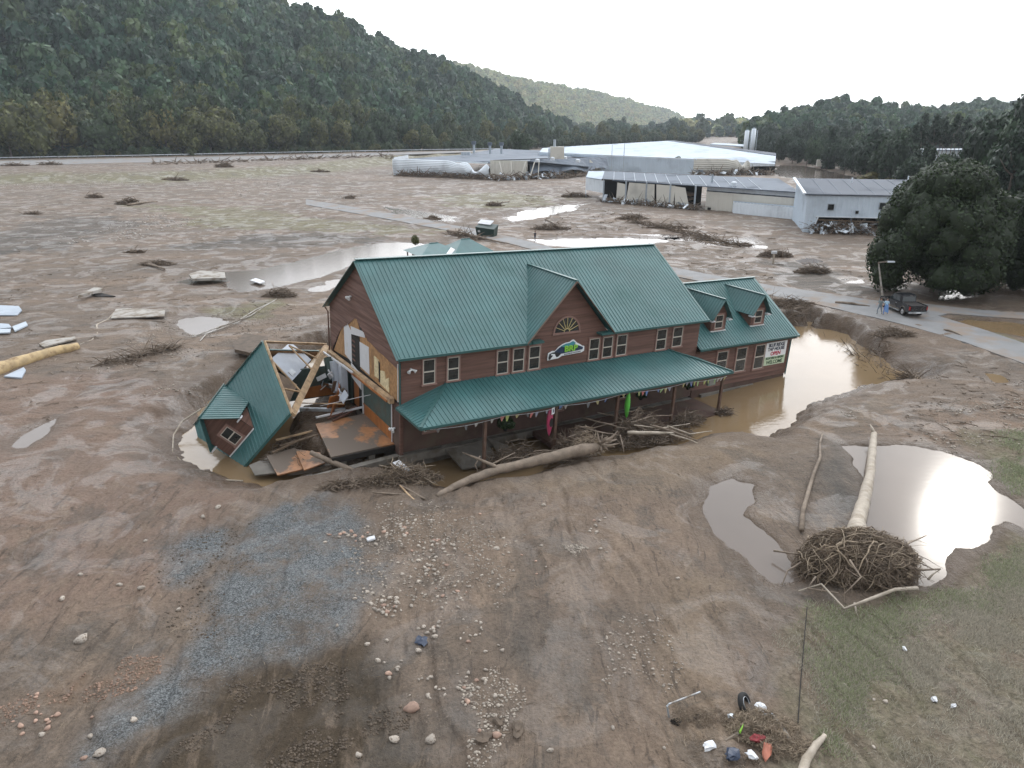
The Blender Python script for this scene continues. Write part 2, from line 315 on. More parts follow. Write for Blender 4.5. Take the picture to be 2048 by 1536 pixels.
def ground_material():
    m, N, L, b = new_mat('flood_mud')
    def nd(t, **k):
        n = N.new(t)
        for a, v in k.items(): setattr(n, a, v)
        return n
    geo = nd('ShaderNodeNewGeometry')
    def at(n):
        a = nd('ShaderNodeAttribute', attribute_name=n); s = nd('ShaderNodeSeparateColor'); L.new(a.outputs['Color'], s.inputs[0]); return s.outputs[0], s.outputs[1], s.outputs[2], a.outputs['Alpha']
    grav, grass, field, rough = at('ma'); pink, pale, dark, orange = at('mb'); wet, stone, band, _ = at('mc')
    def noise(s, d=5, r=.55, vec=None, dist=0):
        n = nd('ShaderNodeTexNoise'); n.inputs['Scale'].default_value = s; n.inputs['Detail'].default_value = d; n.inputs['Roughness'].default_value = r; n.inputs['Distortion'].default_value = dist
        L.new(vec or geo.outputs['Position'], n.inputs['Vector']); return n.outputs['Fac']
    def mr(v, a, b_, c=0., d=1.):
        n = nd('ShaderNodeMapRange'); n.inputs['From Min'].default_value = a; n.inputs['From Max'].default_value = b_; n.inputs['To Min'].default_value = c; n.inputs['To Max'].default_value = d
        L.new(v, n.inputs['Value']); return n.outputs[0]
    def mth(op, a, b_=None):
        n = nd('ShaderNodeMath', operation=op); n.use_clamp = op in ('MULTIPLY',)
        for k, v in enumerate((a, b_)):
            if v is None: continue
            if isinstance(v, (int, float)): n.inputs[k].default_value = v
            else: L.new(v, n.inputs[k])
        return n.outputs[0]
    def mix(f, a, b_, bt='MIX'):
        n = nd('ShaderNodeMix', data_type='RGBA', blend_type=bt)
        for s, v in (('Factor', f), ('A', a), ('B', b_)):
            if isinstance(v, tuple): n.inputs[s].default_value = (*v, 1)
            elif isinstance(v, (int, float)): n.inputs[s].default_value = v
            else: L.new(v, n.inputs[s])
        return n.outputs['Result']
    # streaks drawn out along the flow
    mp = nd('ShaderNodeMapping'); mp.inputs['Rotation'].default_value = (0, 0, math.radians(-18)); mp.inputs['Scale'].default_value = (.22, 1.0, 1)
    L.new(geo.outputs['Position'], mp.inputs['Vector'])
    mpn = nd('ShaderNodeMapping'); mpn.inputs['Rotation'].default_value = (0, 0, math.radians(12)); mpn.inputs['Scale'].default_value = (1.0, .30, 1); L.new(geo.outputs['Position'], mpn.inputs['Vector'])
    sx = nd('ShaderNodeSeparateXYZ'); L.new(geo.outputs['Position'], sx.inputs[0]); near = mr(sx.outputs[1], 34, 44)
    def two(s, d, r, a, b_, dist): 
        n = nd('ShaderNodeMix', data_type='FLOAT'); L.new(near, n.inputs['Factor']); L.new(noise(s, d, r, a, dist), n.inputs['A']); L.new(noise(s, d, r, b_, dist), n.inputs['B']); return n.outputs['Result']
    flow = two(.35, 9, .66, mpn.outputs[0], mp.outputs[0], 1.6); flow2 = noise(.09, 6, .6, mp.outputs[0], .8)
    big = noise(.12, 4); mid = noise(.8, 6, .6); fine = noise(7, 5, .65); grit = noise(38, 3, .6)
    c = mix(mr(flow, .34, .66), (.142, .106, .084), (.232, .180, .144))
    c = mix(mr(flow2, .42, .62, 0, .55), c, (.128, .106, .088))
    c = mix(mr(band, .42, .62, 0, .5), c, (.118, .098, .084))
    c = mix(mth('MULTIPLY', pink, mr(mid, .25, .7, .3, .85)), c, (.200, .140, .115))
    c = mix(mth('MULTIPLY', pale, mr(mid, .3, .7, .35, .9)), c, (.205, .158, .118))
    c = mix(mth('MULTIPLY', dark, mr(flow, .35, .6, .2, .9)), c, (.070, .069, .068))
    c = mix(mth('MULTIPLY', orange, mr(mid, .4, .6, 0, .6)), c, (.19, .130, .092))
    c = mix(mth('MULTIPLY', rough, .75), c, (.070, .054, .036))
    c = mix(mth('MULTIPLY', field, mr(flow, .34, .52, .4, .95)), c, (.162, .152, .092))
    # thin dark rills, pale silt films and a speckle of small stuff
    mp2 = nd('ShaderNodeMapping'); mp2.inputs['Rotation'].default_value = (0, 0, math.radians(-24)); mp2.inputs['Scale'].default_value = (.16, 1.0, 1); L.new(geo.outputs['Position'], mp2.inputs['Vector'])
    mp3 = nd('ShaderNodeMapping'); mp3.inputs['Rotation'].default_value = (0, 0, math.radians(8)); mp3.inputs['Scale'].default_value = (1.0, .22, 1); L.new(geo.outputs['Position'], mp3.inputs['Vector'])
    rill = two(1.3, 10, .70, mp3.outputs[0], mp2.outputs[0], 2.2); film = two(.55, 10, .70, mpn.outputs[0], mp.outputs[0], 2.5); patch = noise(.28, 8, .64, None, 1.0); speck = noise(11, 4, .7)
    c = mix(mth('MULTIPLY', mr(rill, .56, .61), .62), c, (.060, .048, .040))
    c = mix(mth('MULTIPLY', mr(film, .54, .61), mr(near, 0, 1, .52, .30)), c, (.235, .185, .148))
    c = mix(mth('MULTIPLY', mr(patch, .53, .59), .42), c, (.088, .080, .074))
    c = mix(mth('MULTIPLY', mr(speck, .60, .70), .45), c, (.235, .195, .16)); c = mix(mth('MULTIPLY', mr(speck, .40, .32), .55), c, (.045, .036, .030))
    # gravel
    v = nd('ShaderNodeTexVoronoi'); v.inputs['Scale'].default_value = 24; L.new(geo.outputs['Position'], v.inputs['Vector'])
    gc = nd('ShaderNodeValToRGB'); gc.color_ramp.elements[0].color = (.070, .078, .087, 1); gc.color_ramp.elements[1].color = (.26, .288, .318, 1)
    gc.color_ramp.elements[0].position = .2; gc.color_ramp.elements[1].position = .95
    sv = nd('ShaderNodeSeparateColor'); L.new(v.outputs['Color'], sv.inputs[0]); L.new(sv.outputs[0], gc.inputs[0])
    gm = mth('MULTIPLY', grav, mr(noise(.55, 8, .68), .36, .55, .15, 1)); c = mix(gm, c, gc.outputs[0])
    v2 = nd('ShaderNodeTexVoronoi'); v2.inputs['Scale'].default_value = 5.5; L.new(geo.outputs['Position'], v2.inputs['Vector'])
    sp = mth('MULTIPLY', mr(v2.outputs['Distance'], .22, .12), mth('MULTIPLY', stone, mr(mid, .42, .58)))
    sv2 = nd('ShaderNodeSeparateColor'); L.new(v2.outputs['Color'], sv2.inputs[0])
    c = mix(sp, c, mix(sv2.outputs[1], (.30, .25, .21), (.17, .15, .14)))
    # flattened grass
    gg = mix(mr(noise(3.2, 6, .7), .35, .65), (.135, .138, .088), (.225, .198, .158)); g2 = mix(mr(noise(.35, 4), .42, .6), gg, (.20, .175, .142))
    c = mix(mth('MULTIPLY', grass, mr(mid, .36, .56, .35, .95)), c, g2)
    c = mix(1., c, mix(mr(fine, .28, .72), (.72, .72, .72), (1.24, 1.24, 1.24)), 'MULTIPLY')
    c = mix(mth('MULTIPLY', wet, mr(mid, .3, .6, .45, .8)), c, (.088, .060, .040))
    c = mix(1., c, (.955, .915, .84), 'MULTIPLY'); L.new(c, b.inputs['Base Color'])
    wetf = mth('MULTIPLY', mr(noise(.22, 9, .62, None, 1.5), .50, .58), mr(pink, 0, 1, .75, 1)); ro = mth('MULTIPLY', mth('MULTIPLY', mr(flow, .35, .62, .60, .85), mr(wet, 0, 1, 1, .5)), mr(wetf, 0, 1, 1, .5))
    ro = mth('ADD', ro, mth('MULTIPLY', mth('ADD', grass, rough), .3)); L.new(ro, b.inputs['Roughness'])
    L.new(mr(wetf, 0, 1, .24, .6), b.inputs['Specular IOR Level'])
    # relief
    h = mth('ADD', mth('MULTIPLY', fine, .5), mth('MULTIPLY', mid, 1.2))
    h = mth('ADD', h, mth('MULTIPLY', rill, .9)); h = mth('ADD', h, mth('MULTIPLY', grit, mth('MULTIPLY', mth('ADD', mth('ADD', grav, rough), .35), .35)))
    h = mth('ADD', h, mth('MULTIPLY', mth('ADD', rough, grass), mth('MULTIPLY', noise(5, 4, .8), 2.2)))
    bp = nd('ShaderNodeBump'); bp.inputs['Strength'].default_value = 1.0; bp.inputs['Distance'].default_value = .17
    L.new(h, bp.inputs['Height']); L.new(bp.outputs[0], b.inputs['Normal'])
    return m
me.materials.append(ground_material())
tag(link('ground', me), kind='structure')

def water_material(name, col, rough, bump, bs, ior=1.42):
    m, N, L, b = new_mat(name)
    b.inputs['Base Color'].default_value = (*col, 1); b.inputs['Roughness'].default_value = rough; b.inputs['IOR'].default_value = ior
    b.inputs['Specular IOR Level'].default_value = .6 if ior > 1.4 else .34
    g = N.new('ShaderNodeNewGeometry'); n = N.new('ShaderNodeTexNoise'); n.inputs['Scale'].default_value = bs; n.inputs['Detail'].default_value = 4
    mp = N.new('ShaderNodeMapping'); mp.inputs['Scale'].default_value = (.5, 1.3, 1); mp.inputs['Rotation'].default_value = (0, 0, .3)
    L.new(g.outputs['Position'], mp.inputs['Vector']); L.new(mp.outputs[0], n.inputs['Vector'])
    n2 = N.new('ShaderNodeTexNoise'); n2.inputs['Scale'].default_value = .25; n2.inputs['Detail'].default_value = 3; L.new(g.outputs['Position'], n2.inputs['Vector'])
    mm = N.new('ShaderNodeMix'); mm.data_type = 'RGBA'; mm.inputs['A'].default_value = (*[c * .85 for c in col], 1); mm.inputs['B'].default_value = (*[min(1, c * 1.2) for c in col], 1)
    L.new(n2.outputs['Fac'], mm.inputs['Factor']); L.new(mm.outputs['Result'], b.inputs['Base Color'])
    bp = N.new('ShaderNodeBump'); bp.inputs['Strength'].default_value = bump; bp.inputs['Distance'].default_value = .02
    L.new(n.outputs['Fac'], bp.inputs['Height']); L.new(bp.outputs[0], b.inputs['Normal']); return m
M['water_brown'] = water_material('muddy_water', (.20, .140, .080), .07, .55, 3.0)
M['water_pale'] = water_material('silty_water', (.125, .10, .083), .12, .05, 2.0, 1.33)
def dilate(poly, d):
    P = [Vector(p) for p in poly]; n = len(P); area = sum(P[i].x * P[(i + 1) % n].y - P[(i + 1) % n].x * P[i].y for i in range(n)); sg = 1 if area > 0 else -1; out = []
    for i in range(n):
        t = (P[(i + 1) % n] - P[i - 1]).normalized(); out.append((P[i].x + t.y * d * sg, P[i].y - t.x * d * sg))
    return out
def water(poly, z, m, d=2.0):
    P = dilate(poly, d); bm = bmesh.new(); bm.faces.new([bm.verts.new((p[0], p[1], z)) for p in P]); bmesh.ops.triangulate(bm, faces=bm.faces[:])
    for f in bm.faces:
        if f.normal.z < 0: f.normal_flip()
    me = bpy.data.meshes.new('water'); bm.to_mesh(me); bm.free(); o = link('water', me, None, [m]); tag(o, kind='structure'); return o
water(MOAT, MW, M['water_brown'], 4.0)
for P, n in PONDW:
    water(P, PLV[n], M['water_brown'] if n in ('brown', 'dip') else M['water_pale'], 1.2)

# ---- roads: strips of asphalt draped just above the ground
M['road'] = mat('silted_asphalt', (.19, .19, .19), .75, var=.12, vscale=.6, dirt=(.23, .185, .15), dscale=.22, dpos=(.50, .62), bump=.15, bscale=30)
M['road_line'] = mat('worn_white_line', (.5, .5, .46), .7)
def strip(name, L1, L2, m, lift=.03, n=60, across=8, th_=None):
    def samp(Ln, t):
        P = [Vector(p) for p in Ln]; ds = [0]
        for i in range(1, len(P)): ds.append(ds[-1] + (P[i] - P[i - 1]).length)
        s = t * ds[-1]
        for i in range(1, len(P)):
            if s <= ds[i] + 1e-9: return P[i - 1].lerp(P[i], (s - ds[i - 1]) / (ds[i] - ds[i - 1]))
        return P[-1]
    pts = [samp(L1, i / n).lerp(samp(L2, i / n), j / across) for i in range(n + 1) for j in range(across + 1)]
    x = np.array([p[0] for p in pts]); y = np.array([p[1] for p in pts]); z = th_ if th_ is not None else terr(x, y)
    z = np.zeros_like(x) + z; z = z.reshape(n + 1, across + 1)
    if th_ is None: z = np.maximum(z, -.02); z = z.mean(1, keepdims=True) * np.ones_like(z)
    z = z.ravel() + lift
    f = [(i * (across + 1) + j, i * (across + 1) + j + 1, (i + 1) * (across + 1) + j + 1, (i + 1) * (across + 1) + j) for i in range(n) for j in range(across)]
    v = np.stack([x, y, z], 1); e = v.copy(); e[:, 2] -= .35
    me = bpy.data.meshes.new(name); k = len(v); rim = [i * (across + 1) for i in range(n + 1)]; rim2 = [i * (across + 1) + across for i in range(n + 1)]
    ff = f + [(rim[i + 1], rim[i], rim[i] + k, rim[i + 1] + k) for i in range(n)] + [(rim2[i], rim2[i + 1], rim2[i + 1] + k, rim2[i] + k) for i in range(n)]
    me.from_pydata(np.concatenate([v, e]).tolist(), [], ff); bm = bmesh.new(); bm.from_mesh(me); bmesh.ops.recalc_face_normals(bm, faces=bm.faces[:])
    bm.faces.ensure_lookup_table()
    if bm.faces[0].normal.z < 0: bmesh.ops.reverse_faces(bm, faces=bm.faces[:])
    loose = [q for q in bm.verts if not q.link_faces]; bmesh.ops.delete(bm, geom=loose, context='VERTS'); bm.to_mesh(me); bm.free()
    return link(name, me, None, [m])
r1 = PX([(612, 400), (780, 428), (900, 452), (960, 462), (1030, 478), (1110, 500), (1240, 518), (1340, 537), (1440, 556), (1540, 574), (1680, 594), (1800, 612), (1880, 637), (1960, 660), (2048, 692), (2140, 725)])
r2 = PX([(612, 411), (780, 441), (900, 464), (950, 474), (1020, 490), (1090, 508), (1200, 528), (1320, 550), (1420, 570), (1530, 592), (1640, 614), (1760, 642), (1840, 662), (1930, 688), (2048, 733), (2140, 768)])
tag(strip('road', r1, r2, M['road'], .09, 120), kind='structure')
b1 = PX([(1800, 606), (1880, 614), (1960, 622), (2048, 628), (2200, 634)]); b2 = PX([(1860, 640), (1895, 630), (1960, 634), (2048, 641), (2200, 650)])
tag(strip('road', b1, b2, M['road'], .075, 40), kind='structure')
h1 = PX([(-900, 327), (0, 322), (500, 312), (1000, 300.5)], 2.5); h2 = PX([(-900, 339), (0, 332), (500, 320), (1000, 302.5)], 2.5)
tag(strip('highway', h1, h2, M['road'], 2.60, 60, 4, 0.0), kind='structure')
# ---------------------------------------------------------------- foliage
def leaf_material(name, tones, rand=.5):
    m, N, L, b = new_mat(name)
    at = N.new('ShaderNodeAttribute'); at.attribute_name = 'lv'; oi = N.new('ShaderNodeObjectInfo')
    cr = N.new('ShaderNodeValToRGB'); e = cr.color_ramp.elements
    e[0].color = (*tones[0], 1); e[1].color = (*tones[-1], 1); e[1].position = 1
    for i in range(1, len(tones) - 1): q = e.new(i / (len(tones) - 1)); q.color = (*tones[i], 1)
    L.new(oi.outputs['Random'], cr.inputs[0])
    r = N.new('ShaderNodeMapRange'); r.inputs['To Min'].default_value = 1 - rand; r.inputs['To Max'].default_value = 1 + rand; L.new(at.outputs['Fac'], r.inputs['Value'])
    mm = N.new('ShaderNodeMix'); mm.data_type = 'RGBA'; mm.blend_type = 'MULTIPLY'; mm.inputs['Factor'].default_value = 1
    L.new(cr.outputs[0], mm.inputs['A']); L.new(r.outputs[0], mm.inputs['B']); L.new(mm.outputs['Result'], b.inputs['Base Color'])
    b.inputs['Roughness'].default_value = .55; b.inputs['Specular IOR Level'].default_value = .35
    tr = N.new('ShaderNodeBsdfTranslucent'); L.new(mm.outputs['Result'], tr.inputs['Color']); ms = N.new('ShaderNodeMixShader'); ms.inputs[0].default_value = .25
    L.new(b.outputs[0], ms.inputs[1]); L.new(tr.outputs[0], ms.inputs[2]); L.new(ms.outputs[0], N['Material Output'].inputs['Surface']); return m
M['leaf_hill'] = leaf_material('hill_leaves', [(.024, .058, .034), (.050, .104, .044), (.026, .062, .040), (.095, .135, .042), (.022, .052, .032), (.058, .118, .062), (.032, .076, .050), (.080, .135, .066), (.020, .046, .032)], .45)
M['leaf_olive'] = leaf_material('olive_leaves', [(.070, .088, .028), (.105, .108, .034), (.055, .080, .030)], .6)
M['leaf_mid'] = leaf_material('mid_green_leaves', [(.040, .068, .030), (.055, .085, .034), (.034, .060, .030)], .6)
M['leaf_yellow'] = leaf_material('yellowing_leaves', [(.14, .12, .030), (.12, .115, .035)], .6)
M['leaf_pine'] = leaf_material('pine_needles', [(.022, .042, .024), (.032, .054, .028), (.026, .046, .030)], .6)
M['leaf_dark'] = leaf_material('glossy_dark_leaves', [(.020, .036, .014), (.030, .048, .018)], .75)
M['leaf_far_sunlit'] = leaf_material('far_hill_sunlit_leaves', [(.22, .28, .11), (.36, .36, .14), (.24, .29, .13), (.40, .35, .15), (.16, .20, .10)], .5)  # sunlight on the far ridge is put into these pale tones
M['bark'] = mat('grey_bark', (.13, .105, .085), .85, var=.35, vscale=4, bump=.5, bscale=12)
M['bark_dark'] = mat('dark_bark', (.06, .05, .042), .85, var=.35, vscale=4)

def ico(sub=1):
    bm = bmesh.new(); bmesh.ops.create_icosphere(bm, subdivisions=sub, radius=1); v = np.array([x.co[:] for x in bm.verts]); f = np.array([[q.index for q in fc.verts] for fc in bm.faces]); bm.free(); return v, f
IV, IF = ico(1)
def crown_mesh(name, seed, m, nl=700, ls=.11, nb=12, squash=1.0, kind='round', cores=.80):
    """unit crown, radius about 1, height 2*squash standing on z=0: leaf-sized faces spread over lumpy clumps round a dark inner mass"""
    r = np.random.RandomState(seed); cs = []; rs = []
    for i in range(nb):
        if kind == 'round':
            d = r.normal(size=3); d /= np.linalg.norm(d); d[2] = d[2] * .9 + .1
            q = d * (.50 + .16 * r.rand()) if i else np.zeros(3); rad = (.34 + .20 * r.rand()) if i else .62
            c = np.array([q[0], q[1], (q[2] + .95) * squash])
        elif kind == 'cone':
            t = (i + .5) / nb; a = r.rand() * 6.28; w = (1 - t) * .62; c = np.array([math.cos(a) * w, math.sin(a) * w, (.15 + t * 1.7) * squash]); rad = .16 + .30 * (1 - t) * (.7 + .5 * r.rand())
        elif kind == 'pine':
            t = (i + .5) / nb; a = r.rand() * 6.28; w = .55 * math.sin(min(1, t * 1.3 + .15) * 2.9) * (.5 + .7 * r.rand()); c = np.array([math.cos(a) * w, math.sin(a) * w, (.1 + t * 1.75) * squash]); rad = .22 + .16 * r.rand()
        elif kind == 'dome':
            a = r.rand() * 6.28; zz = r.rand() ** .85; w = math.sqrt(max(0, 1 - zz ** 2.4)) * (.84 if i % 4 else .5 * r.rand()) * (.86 + .14 * min(1, zz * 5)); c = np.array([math.cos(a) * w, math.sin(a) * w, .12 + zz * 1.62 * squash]); rad = .20 + .12 * r.rand()
        cs.append(c); rs.append(rad)
    if kind == 'dome': cs.append(np.array([0, 0, .75 * squash])); rs.append(.74)
    cs = np.array(cs); rs = np.array(rs); V = []; Fq = []; LV = []
    for c, rad in zip(cs, rs):
        k = sum(len(x) for x in V); v = IV * (1 + .18 * r.normal(size=(len(IV), 1))) * rad * cores + c; V.append(v)
        Fq.append(np.concatenate([IF, IF[:, 2:3]], 1) + k); LV.append(np.full(len(IF), .22) + .25 * r.rand(len(IF)))  # inner faces get darker tones: shade inside the crown put into the colour
    nc = sum(len(x) for x in V); w = rs ** 2; w /= w.sum(); n = 0; P = []; Nn = []
    while n < nl:
        b = r.choice(len(cs), nl, p=w); d = r.normal(size=(nl, 3)); d[:, 2] += .25; d /= np.linalg.norm(d, axis=1)[:, None]
        p = cs[b] + d * rs[b][:, None] * (.82 + .28 * r.rand(nl, 1)); ok = np.ones(nl, bool)
        for c, rad in zip(cs, rs): ok &= np.linalg.norm(p - c, axis=1) > rad * .80
        P.append(p[ok]); Nn.append(d[ok]); n += ok.sum()
        if ok.sum() == 0: break
    P = np.concatenate(P)[:nl]; Nn = np.concatenate(Nn)[:nl]; nl = len(P)
    nn = Nn + r.normal(size=(nl, 3)) * .55; nn /= np.linalg.norm(nn, axis=1)[:, None]
    t = np.cross(nn, r.normal(size=(nl, 3))); t /= np.linalg.norm(t, axis=1)[:, None]; b = np.cross(nn, t); s = ls * (.6 + .8 * r.rand(nl, 1))
    q = np.stack([P - t * s, P - b * s * .7, P + t * s, P + b * s * .7], 1).reshape(-1, 3)
    V.append(q); Fq.append((np.arange(nl * 4).reshape(-1, 4)) + nc); LV.append(r.rand(nl))
    v = np.concatenate(V); f = np.concatenate(Fq); lv = np.concatenate(LV)
    # triangles of the inner mass are stored as quads with a doubled corner: drop the doubling
    me = bpy.data.meshes.new(name); tri = len(f) - nl; me.vertices.add(len(v)); me.vertices.foreach_set('co', v.astype(np.float32).ravel())
    li = np.concatenate([f[:tri, :3].ravel(), f[tri:].ravel()]).astype(np.int32); me.loops.add(len(li)); me.loops.foreach_set('vertex_index', li)
    me.polygons.add(len(f)); ls_ = np.concatenate([np.arange(tri) * 3, tri * 3 + np.arange(nl) * 4]).astype(np.int32); me.polygons.foreach_set('loop_start', ls_)
    me.materials.append(m); a = me.attributes.new('lv', 'FLOAT', 'FACE'); a.data.foreach_set('value', lv.astype(np.float32)); me.update(calc_edges=True); return me
def trunk_mesh(name, m, seed=0, h=1.0, r0=.05, limbs=5, lean=.05):
    r = random.Random(seed); b = MB(); top = Vector((r.uniform(-lean, lean), r.uniform(-lean, lean), h))
    pts = [Vector((0, 0, 0)), top * .3 + Vector((r.uniform(-.02, .02), 0, 0)), top * .65, top]; b.tube(pts, [r0, r0 * .8, r0 * .6, r0 * .3], 7)
    for i in range(limbs):
        t = r.uniform(.4, .9); a = r.uniform(0, 6.28); s = top * t; e = s + Vector((math.cos(a) * .35, math.sin(a) * .35, .25)) * (1.1 - t * .5)
        b.tube([s, s.lerp(e, .5) + Vector((0, 0, -.03)), e], [r0 * .45, r0 * .3, r0 * .12], 5)
    me = bpy.data.meshes.new(name); me.from_pydata(b.v, [], b.f); me.materials.append(m); me.update(); return me
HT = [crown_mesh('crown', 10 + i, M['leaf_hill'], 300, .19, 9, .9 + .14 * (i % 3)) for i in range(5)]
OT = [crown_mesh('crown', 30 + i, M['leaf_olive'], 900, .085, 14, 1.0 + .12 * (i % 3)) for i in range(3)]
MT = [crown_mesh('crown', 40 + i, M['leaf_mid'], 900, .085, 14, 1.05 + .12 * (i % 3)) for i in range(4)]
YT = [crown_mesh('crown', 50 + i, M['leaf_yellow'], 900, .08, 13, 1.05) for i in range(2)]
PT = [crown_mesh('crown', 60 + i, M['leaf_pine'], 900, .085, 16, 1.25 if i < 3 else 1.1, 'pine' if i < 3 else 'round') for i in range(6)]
FT = [crown_mesh('crown', 70 + i, M['leaf_far_sunlit'], 60, .3, 7, .8) for i in range(3)]
TR = [trunk_mesh('trunk', M['bark'], i, 1.0, .035) for i in range(3)]
def scatter(name, pts, scl, meshes, label, seed=0):
    """a mass nobody could count: instances of whole tree crowns on a cloud of points"""
    src = bpy.data.collections.new(name + '_source')
    for i, m in enumerate(meshes):
        o = bpy.data.objects.new('tree_crown', m); src.objects.link(o)
    me = bpy.data.meshes.new(name); me.vertices.add(len(pts)); me.vertices.foreach_set('co', np.asarray(pts, np.float32).ravel())
    a = me.attributes.new('scl', 'FLOAT_VECTOR', 'POINT'); a.data.foreach_set('vector', np.asarray(scl, np.float32).ravel())
    me.update(); o = link(name, me); g = bpy.data.node_groups.new(name, 'GeometryNodeTree')
    g.interface.new_socket('Geometry', in_out='INPUT', socket_type='NodeSocketGeometry'); g.interface.new_socket('Geometry', in_out='OUTPUT', socket_type='NodeSocketGeometry')
    N = g.nodes; L = g.links; gi = N.new('NodeGroupInput'); go = N.new('NodeGroupOutput'); ip = N.new('GeometryNodeInstanceOnPoints'); ci = N.new('GeometryNodeCollectionInfo')
    ci.inputs['Collection'].default_value = src; ci.inputs['Separate Children'].default_value = True; ci.inputs['Reset Children'].default_value = True
    at = N.new('GeometryNodeInputNamedAttribute'); at.data_type = 'FLOAT_VECTOR'; at.inputs['Name'].default_value = 'scl'
    rv = N.new('FunctionNodeRandomValue'); rv.data_type = 'FLOAT_VECTOR'; rv.inputs['Min'].default_value = (-.08, -.08, 0); rv.inputs['Max'].default_value = (.08, .08, 6.283); rv.inputs['Seed'].default_value = seed
    ri = N.new('FunctionNodeRandomValue'); ri.data_type = 'INT'; ri.inputs['Min'].default_value = 0; ri.inputs['Max'].default_value = len(meshes) - 1; ri.inputs['Seed'].default_value = seed + 5
    L.new(gi.outputs[0], ip.inputs['Points']); L.new(ci.outputs[0], ip.inputs['Instance']); ip.inputs['Pick Instance'].default_value = True
    L.new(ri.outputs[2], ip.inputs['Instance Index']); L.new(rv.outputs[0], ip.inputs['Rotation']); L.new(at.outputs[0], ip.inputs['Scale']); L.new(ip.outputs[0], go.inputs[0])
    md = o.modifiers.new('scatter', 'NODES'); md.node_group = g; tag(o, label, 'forest', kind='stuff'); return o

M['hill'] = mat('forest_floor', (.020, .028, .018), .95, var=.3, vscale=.05)
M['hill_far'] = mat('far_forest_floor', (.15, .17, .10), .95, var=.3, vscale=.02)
def interp(px, pts, k): return np.interp(px, [p[0] for p in pts], [p[k] for p in pts])
def hill(name, keys, m, nu=160, nv=26, canopy=10, spur=18, spurw=90, p=1.0, back=.7):
    """keys: (column, skyline row, distance of foot, distance of crest). Returns grid of points"""
    cx = np.linspace(keys[0][0], keys[-1][0], nu); vv = np.linspace(0, 1 + back, nv); V = np.zeros((nu, nv, 3))
    sy = interp(cx, keys, 1); fb = interp(cx, keys, 2); fc = interp(cx, keys, 3)
    y = sy - 768; fwd = F * CT - y * ST; dn = F * ST + y * CT; zc = CH - dn * (fc / fwd) - canopy; zc = np.maximum(zc, 2)
    slope = (cx - 1024) / fwd
    for j, v in enumerate(vv):
        d = fb + (fc - fb) * v; X = slope * d; pr = np.sin(min(v, 1) * math.pi / 2) ** (1.05 * p) if v <= 1 else 1 - .9 * ((v - 1) / back) ** 1.4
        z = zc * pr
        rid = (np.abs(fbm(X * 1.0 + d * .55, d * .22 - X * .1, 3, spurw) - .5) * 2) ** .8
        z = z - spur * rid * math.sin(min(v, 1) * math.pi) * np.clip(zc / 60, .15, 1) * (1 if v < 1 else 0)
        V[:, j, 0] = X; V[:, j, 1] = d; V[:, j, 2] = np.where(v < 1e-6, -1.0, z)
    n = np.arange(nu * nv).reshape(nu, nv); f = np.stack([n[:-1, :-1], n[1:, :-1], n[1:, 1:], n[:-1, 1:]], -1).reshape(-1, 4)
    tag(link(name, np_mesh(name, V.reshape(-1, 3), f, [m], True)), kind='structure'); return V
def grid_points(V, area, seed, vmax=None, jit=1):
    r = np.random.RandomState(seed); nu, nv, _ = V.shape; out = []
    a = V[:-1, :-1]; b = V[1:, :-1]; c = V[1:, 1:]; d = V[:-1, 1:]
    ar = np.linalg.norm(np.cross(b - a, d - a), axis=2); cnt = r.poisson(ar / area)
    I, J = np.nonzero(cnt)
    for i, j in zip(I, J):
        k = cnt[i, j]; u = r.rand(k, 1); v = r.rand(k, 1); out.append(a[i, j] * (1 - u) * (1 - v) + b[i, j] * u * (1 - v) + c[i, j] * u * v + d[i, j] * (1 - u) * v)
    return np.concatenate(out)
def tree_scl(n, r, seed, tall=1.1):
    q = np.random.RandomState(seed); s = r * (.58 + 1.0 * q.rand(n) ** 1.6); return np.stack([s, s, s * tall * (.85 + .35 * q.rand(n))], 1)
R = random.Random(5)
def tree(name, x, y, z, h, crown, cr_w, label, group, trunk=None, frac=.72, cat='tree', rz=None):
    """crown mesh is 2 units wide; h total height, cr_w crown width"""
    t = empty(name, (x, y, z), R.uniform(0, 6.28) if rz is None else rz); tag(t, label, cat, group)
    ch = max(v.co.z for v in crown.vertices) if 'zmax' not in crown else crown['zmax']; crown['zmax'] = ch
    o = link('crown', crown, t); o.scale = (cr_w / 2, cr_w / 2, h * frac / ch); o.location = (0, 0, h * (1 - frac))
    if trunk is not None: q = link('trunk', trunk, t); q.scale = (h * .5, h * .5, h * .8)
    return t
